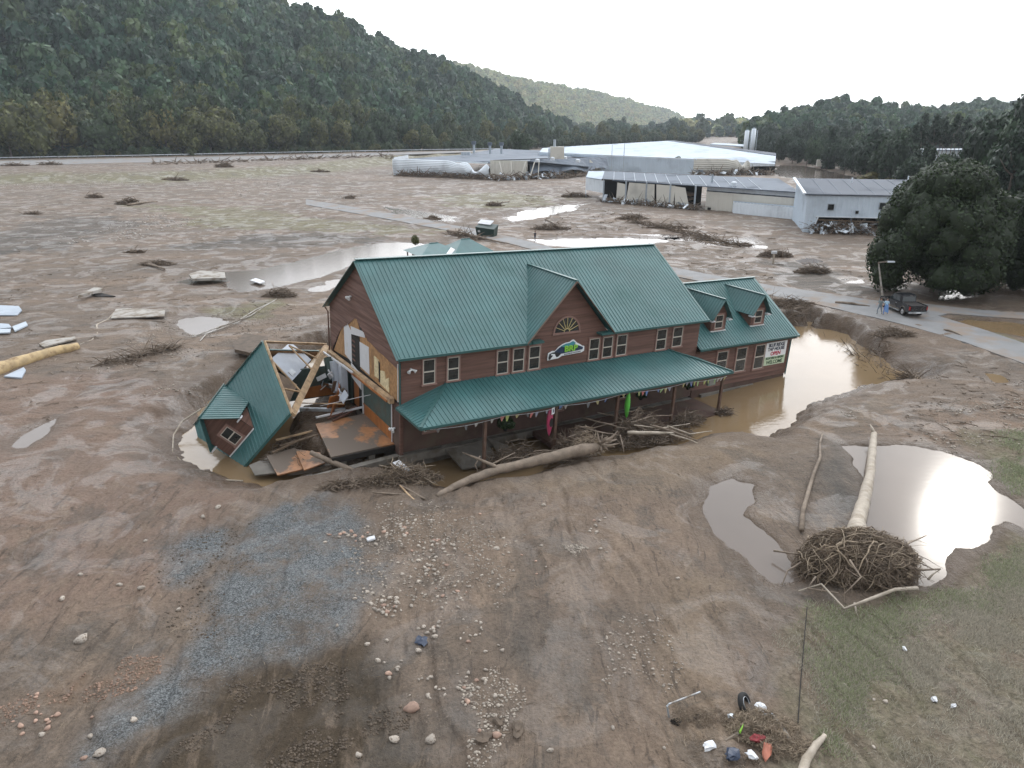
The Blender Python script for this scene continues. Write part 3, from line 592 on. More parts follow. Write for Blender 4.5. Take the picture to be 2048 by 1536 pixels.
# near wooded ridge on the left
K1 = [(-900, -260, 380, 760), (-400, -230, 400, 780), (0, -150, 430, 800), (300, -68, 470, 840), (530, 2, 520, 880), (640, 28, 560, 910), (700, 55, 590, 930), (800, 98, 640, 980), (900, 135, 700, 1040), (960, 160, 750, 1080), (1000, 186, 800, 1100), (1060, 218, 880, 1150), (1130, 252, 980, 1200)]
V1 = hill('hill', K1, M['hill'], 260, 30, 21, 26, 110)
P1 = grid_points(V1[:, :24], 58, 3); pxs = 1024 + P1[:, 0] / P1[:, 1] * (F * CT + 500 * ST)
ok = (pxs > -120) & (pxs < 1160); P1 = P1[ok]; pxs = pxs[ok]; s1 = tree_scl(len(P1), 7.6, 4, 1.25)
order = np.argsort(P1[:, 1] + np.where((pxs < -10) | (P1[:, 2] < 16), 1e5, 0)); ind = set(order[:110].tolist())
for n, i in enumerate(order[:110]):
    px_ = pxs[i]; wh = 'at the far left' if px_ < 180 else 'left of centre' if px_ < 420 else 'above the middle of the highway' if px_ < 650 else 'above the crumpled warehouse' if px_ < 880 else 'where the ridge runs down to the valley'
    sz = 'broad-crowned' if s1[i, 0] > 8.3 else 'small-crowned' if s1[i, 0] < 6.3 else 'mid-sized'
    tree('hillside_tree', *P1[i], s1[i, 2] * 2.0, HT[n % 5], s1[i, 0] * 2, sz + ' tree low on the wooded hillside ' + wh, sz + ' hillside trees ' + wh, TR[n % 3], .92)
keep = np.array([i not in ind for i in range(len(P1))])
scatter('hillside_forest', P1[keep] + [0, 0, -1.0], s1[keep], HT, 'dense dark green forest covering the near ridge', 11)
# far ridge, its sunlight put into the pale leaf colours
K2 = [(700, 135, 1500, 2300), (820, 118, 1600, 2400), (880, 121, 1700, 2500), (940, 125, 1800, 2600), (1000, 143, 1900, 2700), (1060, 158, 2000, 2800), (1100, 163, 2100, 2900), (1160, 174, 2250, 3000), (1200, 182, 2400, 3150), (1260, 197, 2600, 3300), (1300, 209, 2800, 3500), (1340, 217, 3000, 3700), (1370, 235, 3200, 3900), (1400, 249, 3400, 4100)]
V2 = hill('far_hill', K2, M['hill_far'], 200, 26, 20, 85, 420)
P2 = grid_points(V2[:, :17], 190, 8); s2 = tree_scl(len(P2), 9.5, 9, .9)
scatter('far_ridge_forest', P2, s2, FT, 'pale forest on the distant ridge with sunlight put into its colour', 21)
# low wooded hills on the right
K3 = [(1490, 258, 640, 900), (1530, 247, 620, 900), (1570, 230, 600, 900), (1640, 214, 600, 900), (1700, 210, 600, 900), (1760, 215, 600, 920), (1800, 224, 600, 1000), (1850, 230, 600, 1050), (1900, 222, 600, 1050), (1960, 214, 600, 1050), (2010, 217, 600, 1050), (2080, 226, 600, 1050), (2600, 215, 600, 1050)]
V3 = hill('low_hill', K3, M['hill'], 120, 20, 14, 10, 120)
P3 = grid_points(V3[:, :14], 70, 18); s3 = tree_scl(len(P3), 6.5, 19)
scatter('low_hill_forest', P3, s3, HT, 'dark forest on the low hills at the right', 31)
K4 = [(1150, 250, 5200, 7000), (1300, 243, 5200, 7000), (1400, 246, 5200, 7000), (1480, 244, 5200, 7000), (1560, 247, 5200, 7000), (1700, 240, 5200, 7000), (1900, 225, 5000, 7500), (1980, 207, 5000, 7500), (2060, 198, 5000, 7500), (2300, 190, 5000, 7500)]
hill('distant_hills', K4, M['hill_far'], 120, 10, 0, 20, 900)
# valley floor woods between the ridges
def band_points(keys, rows, step, seed, jitter=.5):
    """keys: (column, distance)"""
    r = np.random.RandomState(seed); out = []
    for k in range(rows):
        cx = keys[0][0]
        while cx < keys[-1][0]:
            d = interp(cx, keys, 1) + k * step * 1.1 + r.normal() * step * jitter; X, Y = RAYD(cx, d); out.append((X, Y, cx)); cx += step / d * 1550 * (.7 + .6 * r.rand())
    return np.array(out)
# row of tall trees behind the guard rail
BK = [(-80, 400), (300, 435), (600, 480), (800, 520), (940, 560), (1060, 640), (1250, 760), (1400, 860)]
TOP = [(-80, 205), (60, 203), (150, 205), (260, 222), (350, 214), (440, 214), (520, 238), (620, 222), (700, 236), (760, 248), (900, 262), (1000, 268), (1100, 268), (1250, 270), (1400, 272)]
bp_ = band_points(BK, 1, 13, 44, .35); r_ = random.Random(9)
for n, (x, y, cx) in enumerate(bp_):
    hh = CH + (250 - interp(cx, TOP, 1)) / 1500 * y * 1.0 + r_.uniform(-3.5, 2.0); hh = max(9, hh)
    k = r_.random(); left = cx < 720
    if k < (.42 if left else .2): cm, lab = OT[n % 3], 'olive green broadleaf tree in the row behind the highway guardrail'
    elif k < (.52 if left else .22): cm, lab = YT[n % 2], 'yellowing broadleaf tree in the row behind the highway guardrail'
    else: cm, lab = MT[n % 4], 'mid green broadleaf tree in the row behind the highway guardrail'
    if cx > 1010: lab = lab.replace('in the row behind the highway guardrail', 'on the valley floor beyond the warehouses')
    lab = lab.replace('in the row behind the highway guardrail', 'behind the guardrail at the far left' if cx < 200 else 'behind the left stretch of guardrail' if cx < 420 else 'behind the middle of the guardrail' if cx < 640 else 'behind the guardrail beyond the crumpled warehouse'); lab = ('tall ' if hh > 24 else 'lower ') + lab
    tree('broadleaf_tree', x, y, -.5, hh, cm, hh * r_.uniform(.62, .9) * (1.25 if cx > 1010 else 1), lab, 'row: ' + lab if cx <= 1010 else 'valley floor: ' + lab, TR[n % 3], .94)
b2_ = band_points([(c, d + 14) for c, d in BK], 3, 12, 45); hh = np.maximum(9, CH + (262 - interp(b2_[:, 2], TOP, 1)) / 1500 * b2_[:, 1] + np.random.RandomState(3).normal(size=len(b2_)) * 3)
scatter('riverside_woods', np.stack([b2_[:, 0], b2_[:, 1], b2_[:, 1] * 0 + 1], 1), np.stack([hh * .3, hh * .3, hh * .5], 1), MT + OT, 'mixed green woods filling in behind the row of trees', 51)
b3_ = band_points([(c, d - 8) for c, d in BK], 3, 5, 46); q = (1.5 + np.random.RandomState(4).rand(len(b3_)) * 2.2) * np.clip(b3_[:, 1] / 450, 1, 2)
scatter('roadside_brush', np.stack([b3_[:, 0], b3_[:, 1], b3_[:, 1] * 0 - .3], 1), np.stack([q, q, q * 1.1], 1), MT + OT, 'low green brush at the foot of the tree row', 52)
# valley floor woods into the distance
b4_ = band_points([(1000, 900), (1150, 930), (1350, 1050), (1420, 1150), (1500, 1300)], 22, 34, 47); b4_ = b4_[(b4_[:, 2] < 1440) | (b4_[:, 1] > 1900)]
scatter('valley_woods', np.stack([b4_[:, 0], b4_[:, 1], b4_[:, 1] * 0], 1), tree_scl(len(b4_), 8.5, 55, 1.0), HT + MT, 'green woods across the valley floor', 53)
q_ = np.random.RandomState(77); n_ = 1500; cx = q_.uniform(1330, 1640, n_); dd = 1300 + 3800 * q_.rand(n_) ** 1.3; XX = (cx - 1024) / (F * CT + 500 * ST) * dd
scatter('distant_woods', np.stack([XX, dd, dd * 0], 1), tree_scl(n_, 14, 56, .8), FT + HT[:2], 'scattered woods fading into the distant valley', 54)
# forest along the right side
RK = [(1500, 470), (1545, 420), (1640, 345), (1740, 262), (1820, 205), (1900, 168), (1980, 150), (2100, 140), (2500, 120)]
RTOP = [(1500, 276), (1545, 278), (1640, 278), (1740, 274), (1850, 266), (1960, 246), (2048, 234), (2400, 212)]
b5_ = band_points(RK, 1, 8, 61, .35)
for n, (x, y, cx) in enumerate(b5_):
    hh = CH + (250 - interp(cx, RTOP, 1)) / 1500 * y + r_.uniform(-1.5, 1.2)
    if 1820 < cx < 1975: hh = r_.uniform(9.5, 12.5)
    lab = 'dark green tree at the front edge of the right-hand forest' if n % 4 else 'slender pine at the front edge of the right-hand forest'
    lab += ', beyond the silos' if cx < 1640 else ', behind the flooded yard' if cx < 1760 else ', behind the white building' if cx < 1850 else ', behind the round tree'
    tree('forest_tree' if n % 4 else 'pine_tree', x, y, 0, hh, PT[(3 + n % 3) if n % 4 else n % 3], hh * (r_.uniform(.5, .75) if n % 4 else .42), lab, 'forest edge: ' + lab, TR[n % 3], .93 if n % 4 else .75)
b6_ = band_points([(c, d + 8) for c, d in RK], 9, 9, 62); hh = CH + (252 - interp(b6_[:, 2], RTOP, 1)) / 1500 * b6_[:, 1] + np.random.RandomState(5).normal(size=len(b6_)) * 1.3
np.random.RandomState(6)
gap = (b6_[:, 2] > 1822) & (b6_[:, 2] < 1972); hh = np.where(gap, 10.5, hh); hh = np.clip(hh, 8, 26)
scatter('right_forest', np.stack([b6_[:, 0], b6_[:, 1], b6_[:, 1] * 0], 1), np.stack([hh * .31, hh * .31, hh * .47], 1), PT[2:] + MT[:1], 'dense dark forest on the right of the valley', 63)
b7_ = band_points([(1500, 560), (1640, 440), (1780, 380), (1815, 370)], 8, 13, 64)
b8_ = band_points([(1975, 290), (2100, 280), (2500, 270)], 8, 11, 65); b7_ = np.concatenate([b7_, b8_])
scatter('rear_forest', np.stack([b7_[:, 0], b7_[:, 1], b7_[:, 1] * 0], 1), tree_scl(len(b7_), 5.4, 66, 1.15), PT[2:], 'taller dark trees further back in the forest', 67)
# tall bare-stemmed pines standing in front of the pale building
PB = [trunk_mesh('trunk', M['bark'], 20 + i, 1.0, .018, 3, .03) for i in range(2)]
for n in range(20):
    cx = 1826 + n * 7.6 + r_.uniform(-3, 3); x, y = RAYD(cx, r_.uniform(252, 300)); hh = r_.uniform(19, 23.5)
    tree('tall_pine', x, y, 0, hh, PT[n % 3], hh * .28, 'tall pine with a bare stem in front of the pale roof in the forest', 'tall bare-stemmed pines', PB[n % 2], .42)
# two big round trees
for (cpx, w_, top, seed, lab) in ((1862, 14.2, 15.6, 5, 'large round dense dark green tree between the white building and the pickup'), (2112, 14.0, 17.6, 6, 'large dense dark green tree cut off by the right edge of the view')):
    x, y = G(cpx, 586); cm = crown_mesh('crown', 90 + seed, M['leaf_dark'], 30000, .022, 170, 1.0, 'dome', .95)
    tree('round_tree', x, y, 0, top, cm, w_, lab, None, trunk_mesh('trunk', M['bark'], seed, .6, .035, 9), .92)

# thin haze over the valley
HZ = MB(); HZ.bx(-3600, 5200, -120, 8200, -4.0, 330); hm, N, L, b = new_mat('valley_haze'); N.remove(b)
pv = N.new('ShaderNodeVolumePrincipled'); pv.inputs['Color'].default_value = (.86, .93, 1.0, 1); pv.inputs['Density'].default_value = .00012; pv.inputs['Anisotropy'].default_value = .25
L.new(pv.outputs[0], N['Material Output'].inputs['Volume']); tag(HZ.build('haze', hm), 'pale blue haze hanging in the valley air', 'haze', kind='stuff')
# ---------------------------------------------------------------- the tap house
M['teal'] = mat('teal_standing_seam_metal', (.040, .120, .120), .40, spec=.5, var=.16, vscale=.5, dirt=(.060, .125, .118), dscale=.35, dpos=(.5, .8), bump=.04, bscale=2.0)
M['teal_trim'] = mat('teal_metal_trim', (.035, .10, .096), .35)
M['siding'] = mat('brown_lap_siding', (.145, .070, .050), .62, var=.22, vscale=1.0, dirt=(.105, .060, .045), dscale=.8, dpos=(.42, .62), stretch=(.25, .25, 6), bump=.15, bscale=8)
M['siding_mud'] = mat('mud_stained_siding', (.085, .047, .036), .75, var=.25, vscale=1.0, dirt=(.11, .082, .06), dscale=.8, dpos=(.45, .65))
M['trim'] = mat('brown_window_trim', (.235, .140, .115), .6, var=.12, vscale=2)
M['sash'] = mat('cream_window_sash', (.50, .46, .40), .5)
M['glass'] = mat('dark_window_glass', (.022, .026, .026), .06, spec=.7, var=.5, vscale=1.2)
M['curtain'] = mat('pale_blind', (.30, .30, .28), .8, var=.15)
M['fan_bar'] = mat('fanlight_bars', (.55, .45, .22), .5)
M['concrete'] = mat('muddy_concrete', (.17, .155, .135), .85, var=.25, vscale=1.0, dirt=(.10, .082, .06), dscale=.7, bump=.3, bscale=9)
M['concrete_pale'] = mat('pale_broken_concrete', (.34, .32, .29), .85, var=.15, vscale=1.2, dirt=(.19, .155, .12), dscale=.8, dpos=(.48, .6), bump=.25, bscale=9)
M['osb'] = mat('strand_board', (.36, .20, .085), .75, var=.28, vscale=5, dirt=(.22, .13, .065), dscale=1.0, bump=.2, bscale=25)
M['lumber'] = mat('fresh_lumber', (.46, .32, .19), .7, var=.2, vscale=3, dirt=(.25, .17, .11), dscale=1.3)
M['lumber_dark'] = mat('muddy_lumber', (.15, .105, .070), .8, var=.3, vscale=3)
M['wrap'] = mat('white_house_wrap', (.60, .61, .63), .55, var=.05, dirt=(.5, .48, .45), dscale=1.5, dpos=(.55, .8))
M['green_wall'] = mat('dark_green_interior_paint', (.058, .088, .078), .7, var=.15, dirt=(.095, .085, .062), dscale=.9)
M['orange_wood'] = mat('varnished_orange_wood', (.34, .125, .034), .38, var=.25, vscale=2.2, stretch=(1, 1, .3))
M['floor_wood'] = mat('orange_floor_under_mud', (.33, .155, .068), .4, var=.28, vscale=2, dirt=(.135, .105, .082), dscale=.30, dpos=(.46, .50))
M['drywall'] = mat('pale_drywall', (.46, .50, .56), .7, var=.06)
M['insul'] = mat('yellow_insulation', (.62, .52, .32), .95, var=.25, vscale=6, bump=.6, bscale=9)
M['dark'] = mat('interior_shade_and_black', (.018, .015, .013), .9)  # near-black: shade inside openings put into the colour; also for plain black parts
M['metal_grey'] = mat('galvanised_metal', (.42, .45, .48), .35, metal=.6, var=.1, dirt=(.2, .17, .14), dscale=1.5)
M['white_metal'] = mat('white_painted_metal', (.66, .67, .67), .4, var=.04, dirt=(.42, .38, .33), dscale=1.2, dpos=(.55, .75))
M['post'] = mat('brown_porch_post', (.115, .065, .045), .65, var=.2, dirt=(.14, .11, .085), dscale=1.5)

BO = Vector((-6.84, 40.41, 0)); by = .5445
ex = Vector((math.cos(by), math.sin(by), -.0415)).normalized(); ey0 = Vector((-math.sin(by), math.cos(by), .0229)); ez = ex.cross(ey0).normalized(); ey = ez.cross(ex)
BM = Matrix.Translation(BO) @ Matrix((ex, ey, ez)).transposed().to_4x4()
house = empty('tap_house'); house.matrix_world = BM
tag(house, 'long brown building with a teal metal roof, its left end torn open by flood', 'building')
def UN(px, py, mtx, axis, val):
    """local coordinates, in the frame mtx, of the point of the plane axis=val seen at a place in the photograph"""
    x, y = px - 1024, py - 768; inv = mtx.inverted(); o = inv @ Vector((0, 0, CH)); d = inv.to_3x3() @ Vector((x, F * CT - y * ST, -(F * ST + y * CT)))
    return o + d * ((val - o[axis]) / d[axis])
def lap(name, fn, z0, z1, f0, f1, m, parent, step=.2, out=.055):
    """lap siding as one zigzag sheet: fn(u, z, o) places a point, f0(z), f1(z) are the ends of each course"""
    b = MB(); k = max(1, int(round((z1 - z0) / step))); prev = None
    for i in range(k):
        za = z0 + (z1 - z0) * i / k; zb = z0 + (z1 - z0) * (i + 1) / k
        a = [fn(f0(za), za, out), fn(f1(za), za, out), fn(f1(zb), zb, 0), fn(f0(zb), zb, 0)]; n = len(b.v); b.add(a, [(0, 1, 2, 3)])
        if prev is not None: b.f.append((prev + 3, prev + 2, n + 1, n)); b.m.append(0)
        prev = n
    return b.build(name, m, parent)
def seam(name, O, U, V, width, v0, v1, m, parent, pitch=.3, rib=.035, t=.07, flip=False):
    """standing-seam metal sheet: U along the eave, V up the slope, v0(u)..v1(u) its extent; one connected piece"""
    O, U, V = Vector(O), Vector(U).normalized(), Vector(V).normalized(); Nn = U.cross(V).normalized()
    if Nn.z < 0 and not flip: Nn = -Nn
    if flip: Nn = -U.cross(V).normalized()
    us = [(0, 0)]; u = pitch * .5
    while u < width - .04: us += [(u - .03, 0), (u - .014, rib), (u + .014, rib), (u + .03, 0)]; u += pitch
    us.append((width, 0)); b = MB(); n = len(us)
    for (u, h) in us:
        a, c = v0(u), max(v0(u) + .01, v1(u)); b.v += [tuple(O + U * u + V * a + Nn * h), tuple(O + U * u + V * c + Nn * h)]
    for (u, h) in us:
        a, c = v0(u), max(v0(u) + .01, v1(u)); b.v += [tuple(O + U * u + V * a - Nn * t), tuple(O + U * u + V * c - Nn * t)]
    for i in range(n - 1):
        k = 2 * i; b.f += [(k, k + 2, k + 3, k + 1), (2 * n + k, 2 * n + k + 1, 2 * n + k + 3, 2 * n + k + 2), (k, 2 * n + k, 2 * n + k + 2, k + 2), (k + 1, k + 3, 2 * n + k + 3, 2 * n + k + 1)]
    b.f += [(0, 1, 2 * n + 1, 2 * n), (2 * n - 2, 4 * n - 2, 4 * n - 1, 2 * n - 1)]; b.m = [0] * len(b.f)
    return b.build(name, m, parent)
def window(parent, mtx, w, h, sashes=2, frame=.10, blind=False, name='window'):
    """mtx: wall frame with x along the wall, -y outwards, origin at the lower left corner of the glass opening"""
    b = MB(); f = frame
    b.bx(-f, w + f, -.07, .02, h, h + f * 1.2); b.bx(-f - .04, w + f + .04, -.11, .02, -f * 1.1, 0); b.bx(-f, 0, -.07, .02, 0, h); b.bx(w, w + f, -.07, .02, 0, h)
    o = b.build(name, M['trim'], parent); o.matrix_local = mtx
    b = MB(); s = .055; mid = h / 2
    b.bx(0, s, -.052, -.01, 0, h); b.bx(w - s, w, -.052, -.01, 0, h); b.bx(s, w - s, -.052, -.01, 0, s); b.bx(s, w - s, -.052, -.01, h - s, h)
    if sashes == 2: b.bx(s, w - s, -.058, -.01, mid - .04, mid + .04)
    b.build('sash', M['sash'], o)
    if sashes == 2:
        MB().bx(s, w - s, -.034, -.012, s, mid - .04).build('pane', M['glass'], o); MB().bx(s, w - s, -.040, -.012, mid + .04, h - s).build('pane', M['glass'], o)
    else: MB().bx(s, w - s, -.034, -.012, s, h - s).build('pane', M['glass'], o)
    if blind: MB().bx(s + .02, w - s - .02, -.0445, -.041, h * .62, h - s).build('blind', M['curtain'], o)
    return o
T = Matrix.Translation
LEN, WID, HE, HR = 24.35, 13.15, 6.05, 10.75; MS = (HR - 6.18) / (WID / 2 + .4)
front = lambda y0: (lambda u, z, o: (u, y0 - o, z))
GC = 12.1
def zz(z): return max(0, (9.86 - z)) * 3.33 / 3.7
lap('wall', front(0), 0.0, 3.0, lambda z: 0, lambda z: LEN, M['siding_mud'], house)
lap('wall', front(0), 3.0, HE, lambda z: 0, lambda z: LEN, M['siding'], house)
lap('gable_wall', front(0), HE, 9.8, lambda z: GC - zz(z), lambda z: GC + zz(z), M['siding'], house)
MB().bx(0, LEN, .03, .18, -.05, HE).build('wall_core', M['dark'], house)
for (x0, w, z0, z1) in ((1.31, 1.0, 4.2, 5.88), (2.95, 1.0, 4.2, 5.82), (6.46, 1.03, 4.15, 5.83), (7.65, 1.05, 4.15, 5.83), (8.88, 1.05, 4.15, 5.83), (13.8, 1.05, 4.2, 5.82), (14.98, 1.05, 4.22, 5.82), (16.22, 1.1, 4.22, 5.82), (19.95, 1.15, 4.2, 5.85), (21.55, 1.15, 4.25, 5.86)):
    window(house, T((x0 + .11, -.02, z0 + .05)), w - .2, z1 - z0 - .1, frame=.085)
window(house, T((1.5, -.02, 1.1)), .9, 1.2); window(house, T((11, -.02, .9)), 1.0, 1.6); window(house, T((17, -.02, .9)), 1.0, 1.6)
# fanlight
b = MB(); r = .98; n = 16; cx, cz = 11.88, 6.5
arc = [(cx + r * math.cos(math.pi * i / n), cz + r * math.sin(math.pi * i / n)) for i in range(n + 1)]
for i in range(n):
    (x1, z1), (x2, z2) = arc[i], arc[i + 1]; k = 1.13; X1, Z1, X2, Z2 = cx + (x1 - cx) * k, cz + (z1 - cz) * k, cx + (x2 - cx) * k, cz + (z2 - cz) * k
    b.add([(x1, -.10, z1), (x2, -.10, z2), (X2, -.10, Z2), (X1, -.10, Z1), (x1, .0, z1), (x2, .0, z2), (X2, .0, Z2), (X1, .0, Z1)], [(0, 1, 2, 3), (0, 4, 5, 1), (3, 2, 6, 7)])
b.bx(cx - r * 1.16, cx + r * 1.16, -.12, .0, cz - .14, cz)
fan = b.build('fanlight_window', M['trim'], house)
MB().slab([(x, -.055, z) for x, z in arc], .02).build('pane', M['glass'], fan)
for i in range(1, 8):
    a = math.pi * i / 8; b = MB(); b.beam((cx + .2 * math.cos(a), -.075, cz + .2 * math.sin(a)), (cx + r * math.cos(a), -.075, cz + r * math.sin(a)), .03, .045, (0, 1, 0)); b.build('glazing_bar', M['fan_bar'], fan)
b = MB(); b.tube([(cx + .22 * math.cos(math.pi * i / 8), -.08, cz + .22 * math.sin(math.pi * i / 8)) for i in range(9)], .025, 4); b.build('glazing_bar', M['fan_bar'], fan)
# main roof
sl = math.hypot(WID / 2 + .4, HR - 6.18); yr = WID / 2
seam('roof', (-.3, -.4, 6.18), (1, 0, 0), (0, yr + .4, HR - 6.18), LEN + .8, lambda u: 0 if u < 9.25 or u > 15.55 else .9, lambda u: sl, M['teal'], house)
seam('roof', (-.3, WID + .4, 6.18), (1, 0, 0), (0, -(yr + .4), HR - 6.18), LEN + .8, lambda u: 0, lambda u: sl, M['teal'], house)
MB().beam((-.32, yr, HR + .05), (LEN + .52, yr, HR + .05), .35, .05).build('ridge_cap', M['teal_trim'], house)
MB().bx(-.3, 8.9, -.50, -.38, 6.06, 6.20).build('gutter', M['teal_trim'], house); MB().bx(15.4, LEN + .5, -.50, -.38, 6.06, 6.20).build('gutter', M['teal_trim'], house)
MB().bx(8.9, 9.75, -.62, -.0, 6.10, 6.24).build('eave_return', M['teal_trim'], house); MB().bx(14.45, 15.4, -.62, -.0, 6.10, 6.24).build('eave_return', M['teal_trim'], house)
MB().bx(-.25, 8.9, -.38, 0, 5.98, 6.05).build('soffit', M['post'], house); MB().bx(15.3, LEN + .45, -.38, 0, 5.98, 6.05).build('soffit', M['post'], house)
for x in (-.33, LEN + .53):
    MB().beam((x, -.42, 6.10), (x, yr, HR - .06), .05, .22, (1, 0, 0)).build('barge_board', M['teal_trim'], house); MB().beam((x, WID + .42, 6.10), (x, yr, HR - .06), .05, .22, (1, 0, 0)).build('barge_board', M['teal_trim'], house)
# the cross gable over the front: ridge runs back into the main slope
gz_ = 10.02; gy = (gz_ - 6.18) / MS - .4; hw = 3.55; s2 = math.hypot(hw, gz_ - 6.2); d2 = gy + .45
for sg in (-1, 1):
    O = Vector((GC + sg * hw, -.45, 6.2)); V = Vector((-sg * hw, 0, gz_ - 6.2))
    # sheet starts at the valley: depth grows towards the ridge
    seam('gable_roof', O, (0, 1, 0), V, d2, lambda u: max(0, (u - .45) / (d2 - .45)) * s2 * .985, lambda u: s2, M['teal'], house)
    MB().beam((GC + sg * (hw + .02), -.48, 6.12), (GC, -.48, gz_ - .06), .05, .20, (0, 1, 0)).build('barge_board', M['post'], house)
MB().beam((GC, -.46, gz_ + .04), (GC, gy, gz_ + .04), .22, .04).build('ridge_cap', M['teal_trim'], house)
# right gable wall of the main part, back wall
def ylo(z): return 0 if z < HE else (z - 6.18) / MS - .4 + .18
def yhi(z): return WID - ylo(z)
lap('gable_wall', lambda u, z, o: (LEN + o, u, z), 3.0, HR - .15, lambda z: ylo(z), lambda z: yhi(z), M['siding'], house)
lap('wall', lambda u, z, o: (u, WID + o, z), 0, HE, lambda z: LEN, lambda z: 0, M['siding'], house, .4)
# left gable wall, torn open
sw = lambda u, z, o: (-o, u, z)
lap('gable_wall', sw, 6.66, HR - .12, lambda z: yhi(z), lambda z: ylo(z), M['siding'], house)
tr_ = [(5.33, .7), (5.54, 3.6), (5.72, 5.45), (6.66, 7.45)]; tl_ = [(2.75, 12.9), (3.3, 12.6), (5.2, 10.6), (5.9, 9.0), (6.66, 7.6)]
rj = random.Random(3)
lap('gable_wall', sw, 5.33, 6.66, lambda z: np.interp(z, *zip(*tr_)) + rj.uniform(-.1, .1), lambda z: ylo(z), M['siding'], house)
lap('gable_wall', sw, 2.75, 6.66, lambda z: WID, lambda z: np.interp(z, *zip(*tl_)) + rj.uniform(-.08, .08), M['siding'], house)
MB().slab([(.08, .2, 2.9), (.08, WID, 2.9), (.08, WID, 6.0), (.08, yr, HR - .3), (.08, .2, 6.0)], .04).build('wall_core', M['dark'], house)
def gp(name, ys, m, x=-.005, t=.03):
    """flat sheet on the torn gable given by (y, z) corners"""
    P = [(x, y, z) for y, z in ys]; a = sum(ys[i][0] * ys[(i + 1) % len(ys)][1] - ys[(i + 1) % len(ys)][0] * ys[i][1] for i in range(len(ys)))
    if a > 0: P = P[::-1]
    return MB().slab(P, t).build(name, m, house)
gp('sheathing', [(8.65, 3.35), (12.6, 3.0), (10.6, 5.25), (9.0, 6.0), (7.6, 6.7), (7.3, 6.6), (6.9, 5.9), (8.65, 5.55)], M['osb'])
gp('sheathing', [(.15, 3.2), (6.9, 3.3), (6.9, 5.95), (5.5, 5.75), (3.7, 5.58), (.2, 5.36)], M['osb'])
gp('house_wrap', [(8.6, 3.2), (10.05, 3.45), (10.1, 5.45), (9.3, 5.85), (8.6, 5.5)], M['wrap'], -.02); gp('house_wrap', [(8.6, 5.3), (8.65, 5.85), (6.1, 6.1), (5.9, 5.75)], M['wrap'], -.022)
gp('house_wrap', [(5.2, 3.4), (6.95, 3.45), (6.95, 5.2), (5.25, 5.3)], M['wrap'], -.02); gp('house_wrap', [(6.45, 1.95), (8.35, 2.3), (8.4, 3.3), (6.45, 3.05)], M['wrap'], -.16)
gp('doorway_shade_sheet', [(6.95, 3.3), (8.6, 3.3), (8.6, 5.3), (6.95, 5.3)], M['dark'], -.012)  # flat dark sheet, shade inside the doorway painted as colour
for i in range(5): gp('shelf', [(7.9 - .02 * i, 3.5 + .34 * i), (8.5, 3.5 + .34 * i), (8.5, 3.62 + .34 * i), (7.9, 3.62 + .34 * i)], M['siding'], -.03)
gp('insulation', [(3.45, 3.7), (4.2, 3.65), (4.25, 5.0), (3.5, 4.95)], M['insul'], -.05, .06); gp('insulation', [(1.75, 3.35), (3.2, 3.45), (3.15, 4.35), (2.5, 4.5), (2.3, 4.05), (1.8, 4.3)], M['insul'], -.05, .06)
gp('hole_shade_sheet', [(3.2, 3.5), (3.5, 3.5), (3.6, 4.9), (3.3, 4.8)], M['dark'], -.04)  # dark patch painted for the shade in the torn gap
MB().beam((-.22, .85, 3.12), (-.22, 13.1, 2.72), .30, .34).build('floor_beam', M['lumber'], house)
MB().beam((-.42, 1.2, 3.02), (-.42, 8.5, 2.80), .08, .10).build('ledger', M['orange_wood'], house)
# lower storey seen through the missing wing
gp('green_wall', [(1.32, .98), (6.4, .98), (6.4, 2.85), (1.32, 3.0)], M['green_wall'], -.01)
for i in range(4):
    y0 = 1.34 + i * 1.265; gp('wainscot_panel', [(y0, .12), (y0 + 1.24, .12), (y0 + 1.24, .90), (y0, .90)], M['orange_wood'], -.02, .03)
gp('rail', [(1.32, .90), (6.42, .90), (6.42, 1.0), (1.32, 1.0)], M['orange_wood'], -.06, .06); gp('rail', [(1.32, .0), (6.42, .0), (6.42, .12), (1.32, .12)], M['orange_wood'], -.06, .06)
for y in (6.45, 1.27): MB().bx(-.10, .05, y - .04, y + .04, .0, 3.0).build('jamb', M['wrap'], house)
lap('wall', sw, -.25, 3.05, lambda z: 1.2, lambda z: 0, M['siding_mud'], house); MB().bx(-.07, .12, -.07, .12, -.45, 3.1).build('corner_board', M['siding'], house); MB().bx(-.06, .1, 1.1, 1.24, -.3, 3.0).build('corner_board', M['siding'], house)
gp('opening', [(6.5, .1), (8.7, .1), (8.7, 2.8), (6.5, 2.8)], M['dark'], .02); gp('inner_door', [(7.4, .3), (8.3, .3), (8.3, 2.4), (7.4, 2.4)], M['orange_wood'], -.01)  # dark sheet across the opening carries the shade of the room behind
gp('green_wall', [(8.7, .1), (12.9, .1), (12.9, 2.7), (8.7, 2.75)], M['green_wall'], -.01)
MB().bx(-6.2, -.05, 11.2, 11.35, 0, 2.3).build('green_wall', M['green_wall'], house)
b = MB(); b.slab([(-3.3, 11.1, .1), (-.2, 11.1, .1), (-.2, 11.1, 1.0), (-2.5, 11.1, .9)], .05); b.build('wainscot_panel', M['orange_wood'], house)
for (x, y, rz, w, h) in ((-1.5, 7.6, .5, 1.7, 1.1), (-.9, 9.3, 1.3, 1.5, 1.2), (-1.9, 6.9, .9, 1.0, .8)):
    b = MB(); b.box((x, y, .35 + h / 2), (w, .08, h), Euler((.25, .1, rz)).to_matrix()); b.build('loose_panel', M['orange_wood'], house)
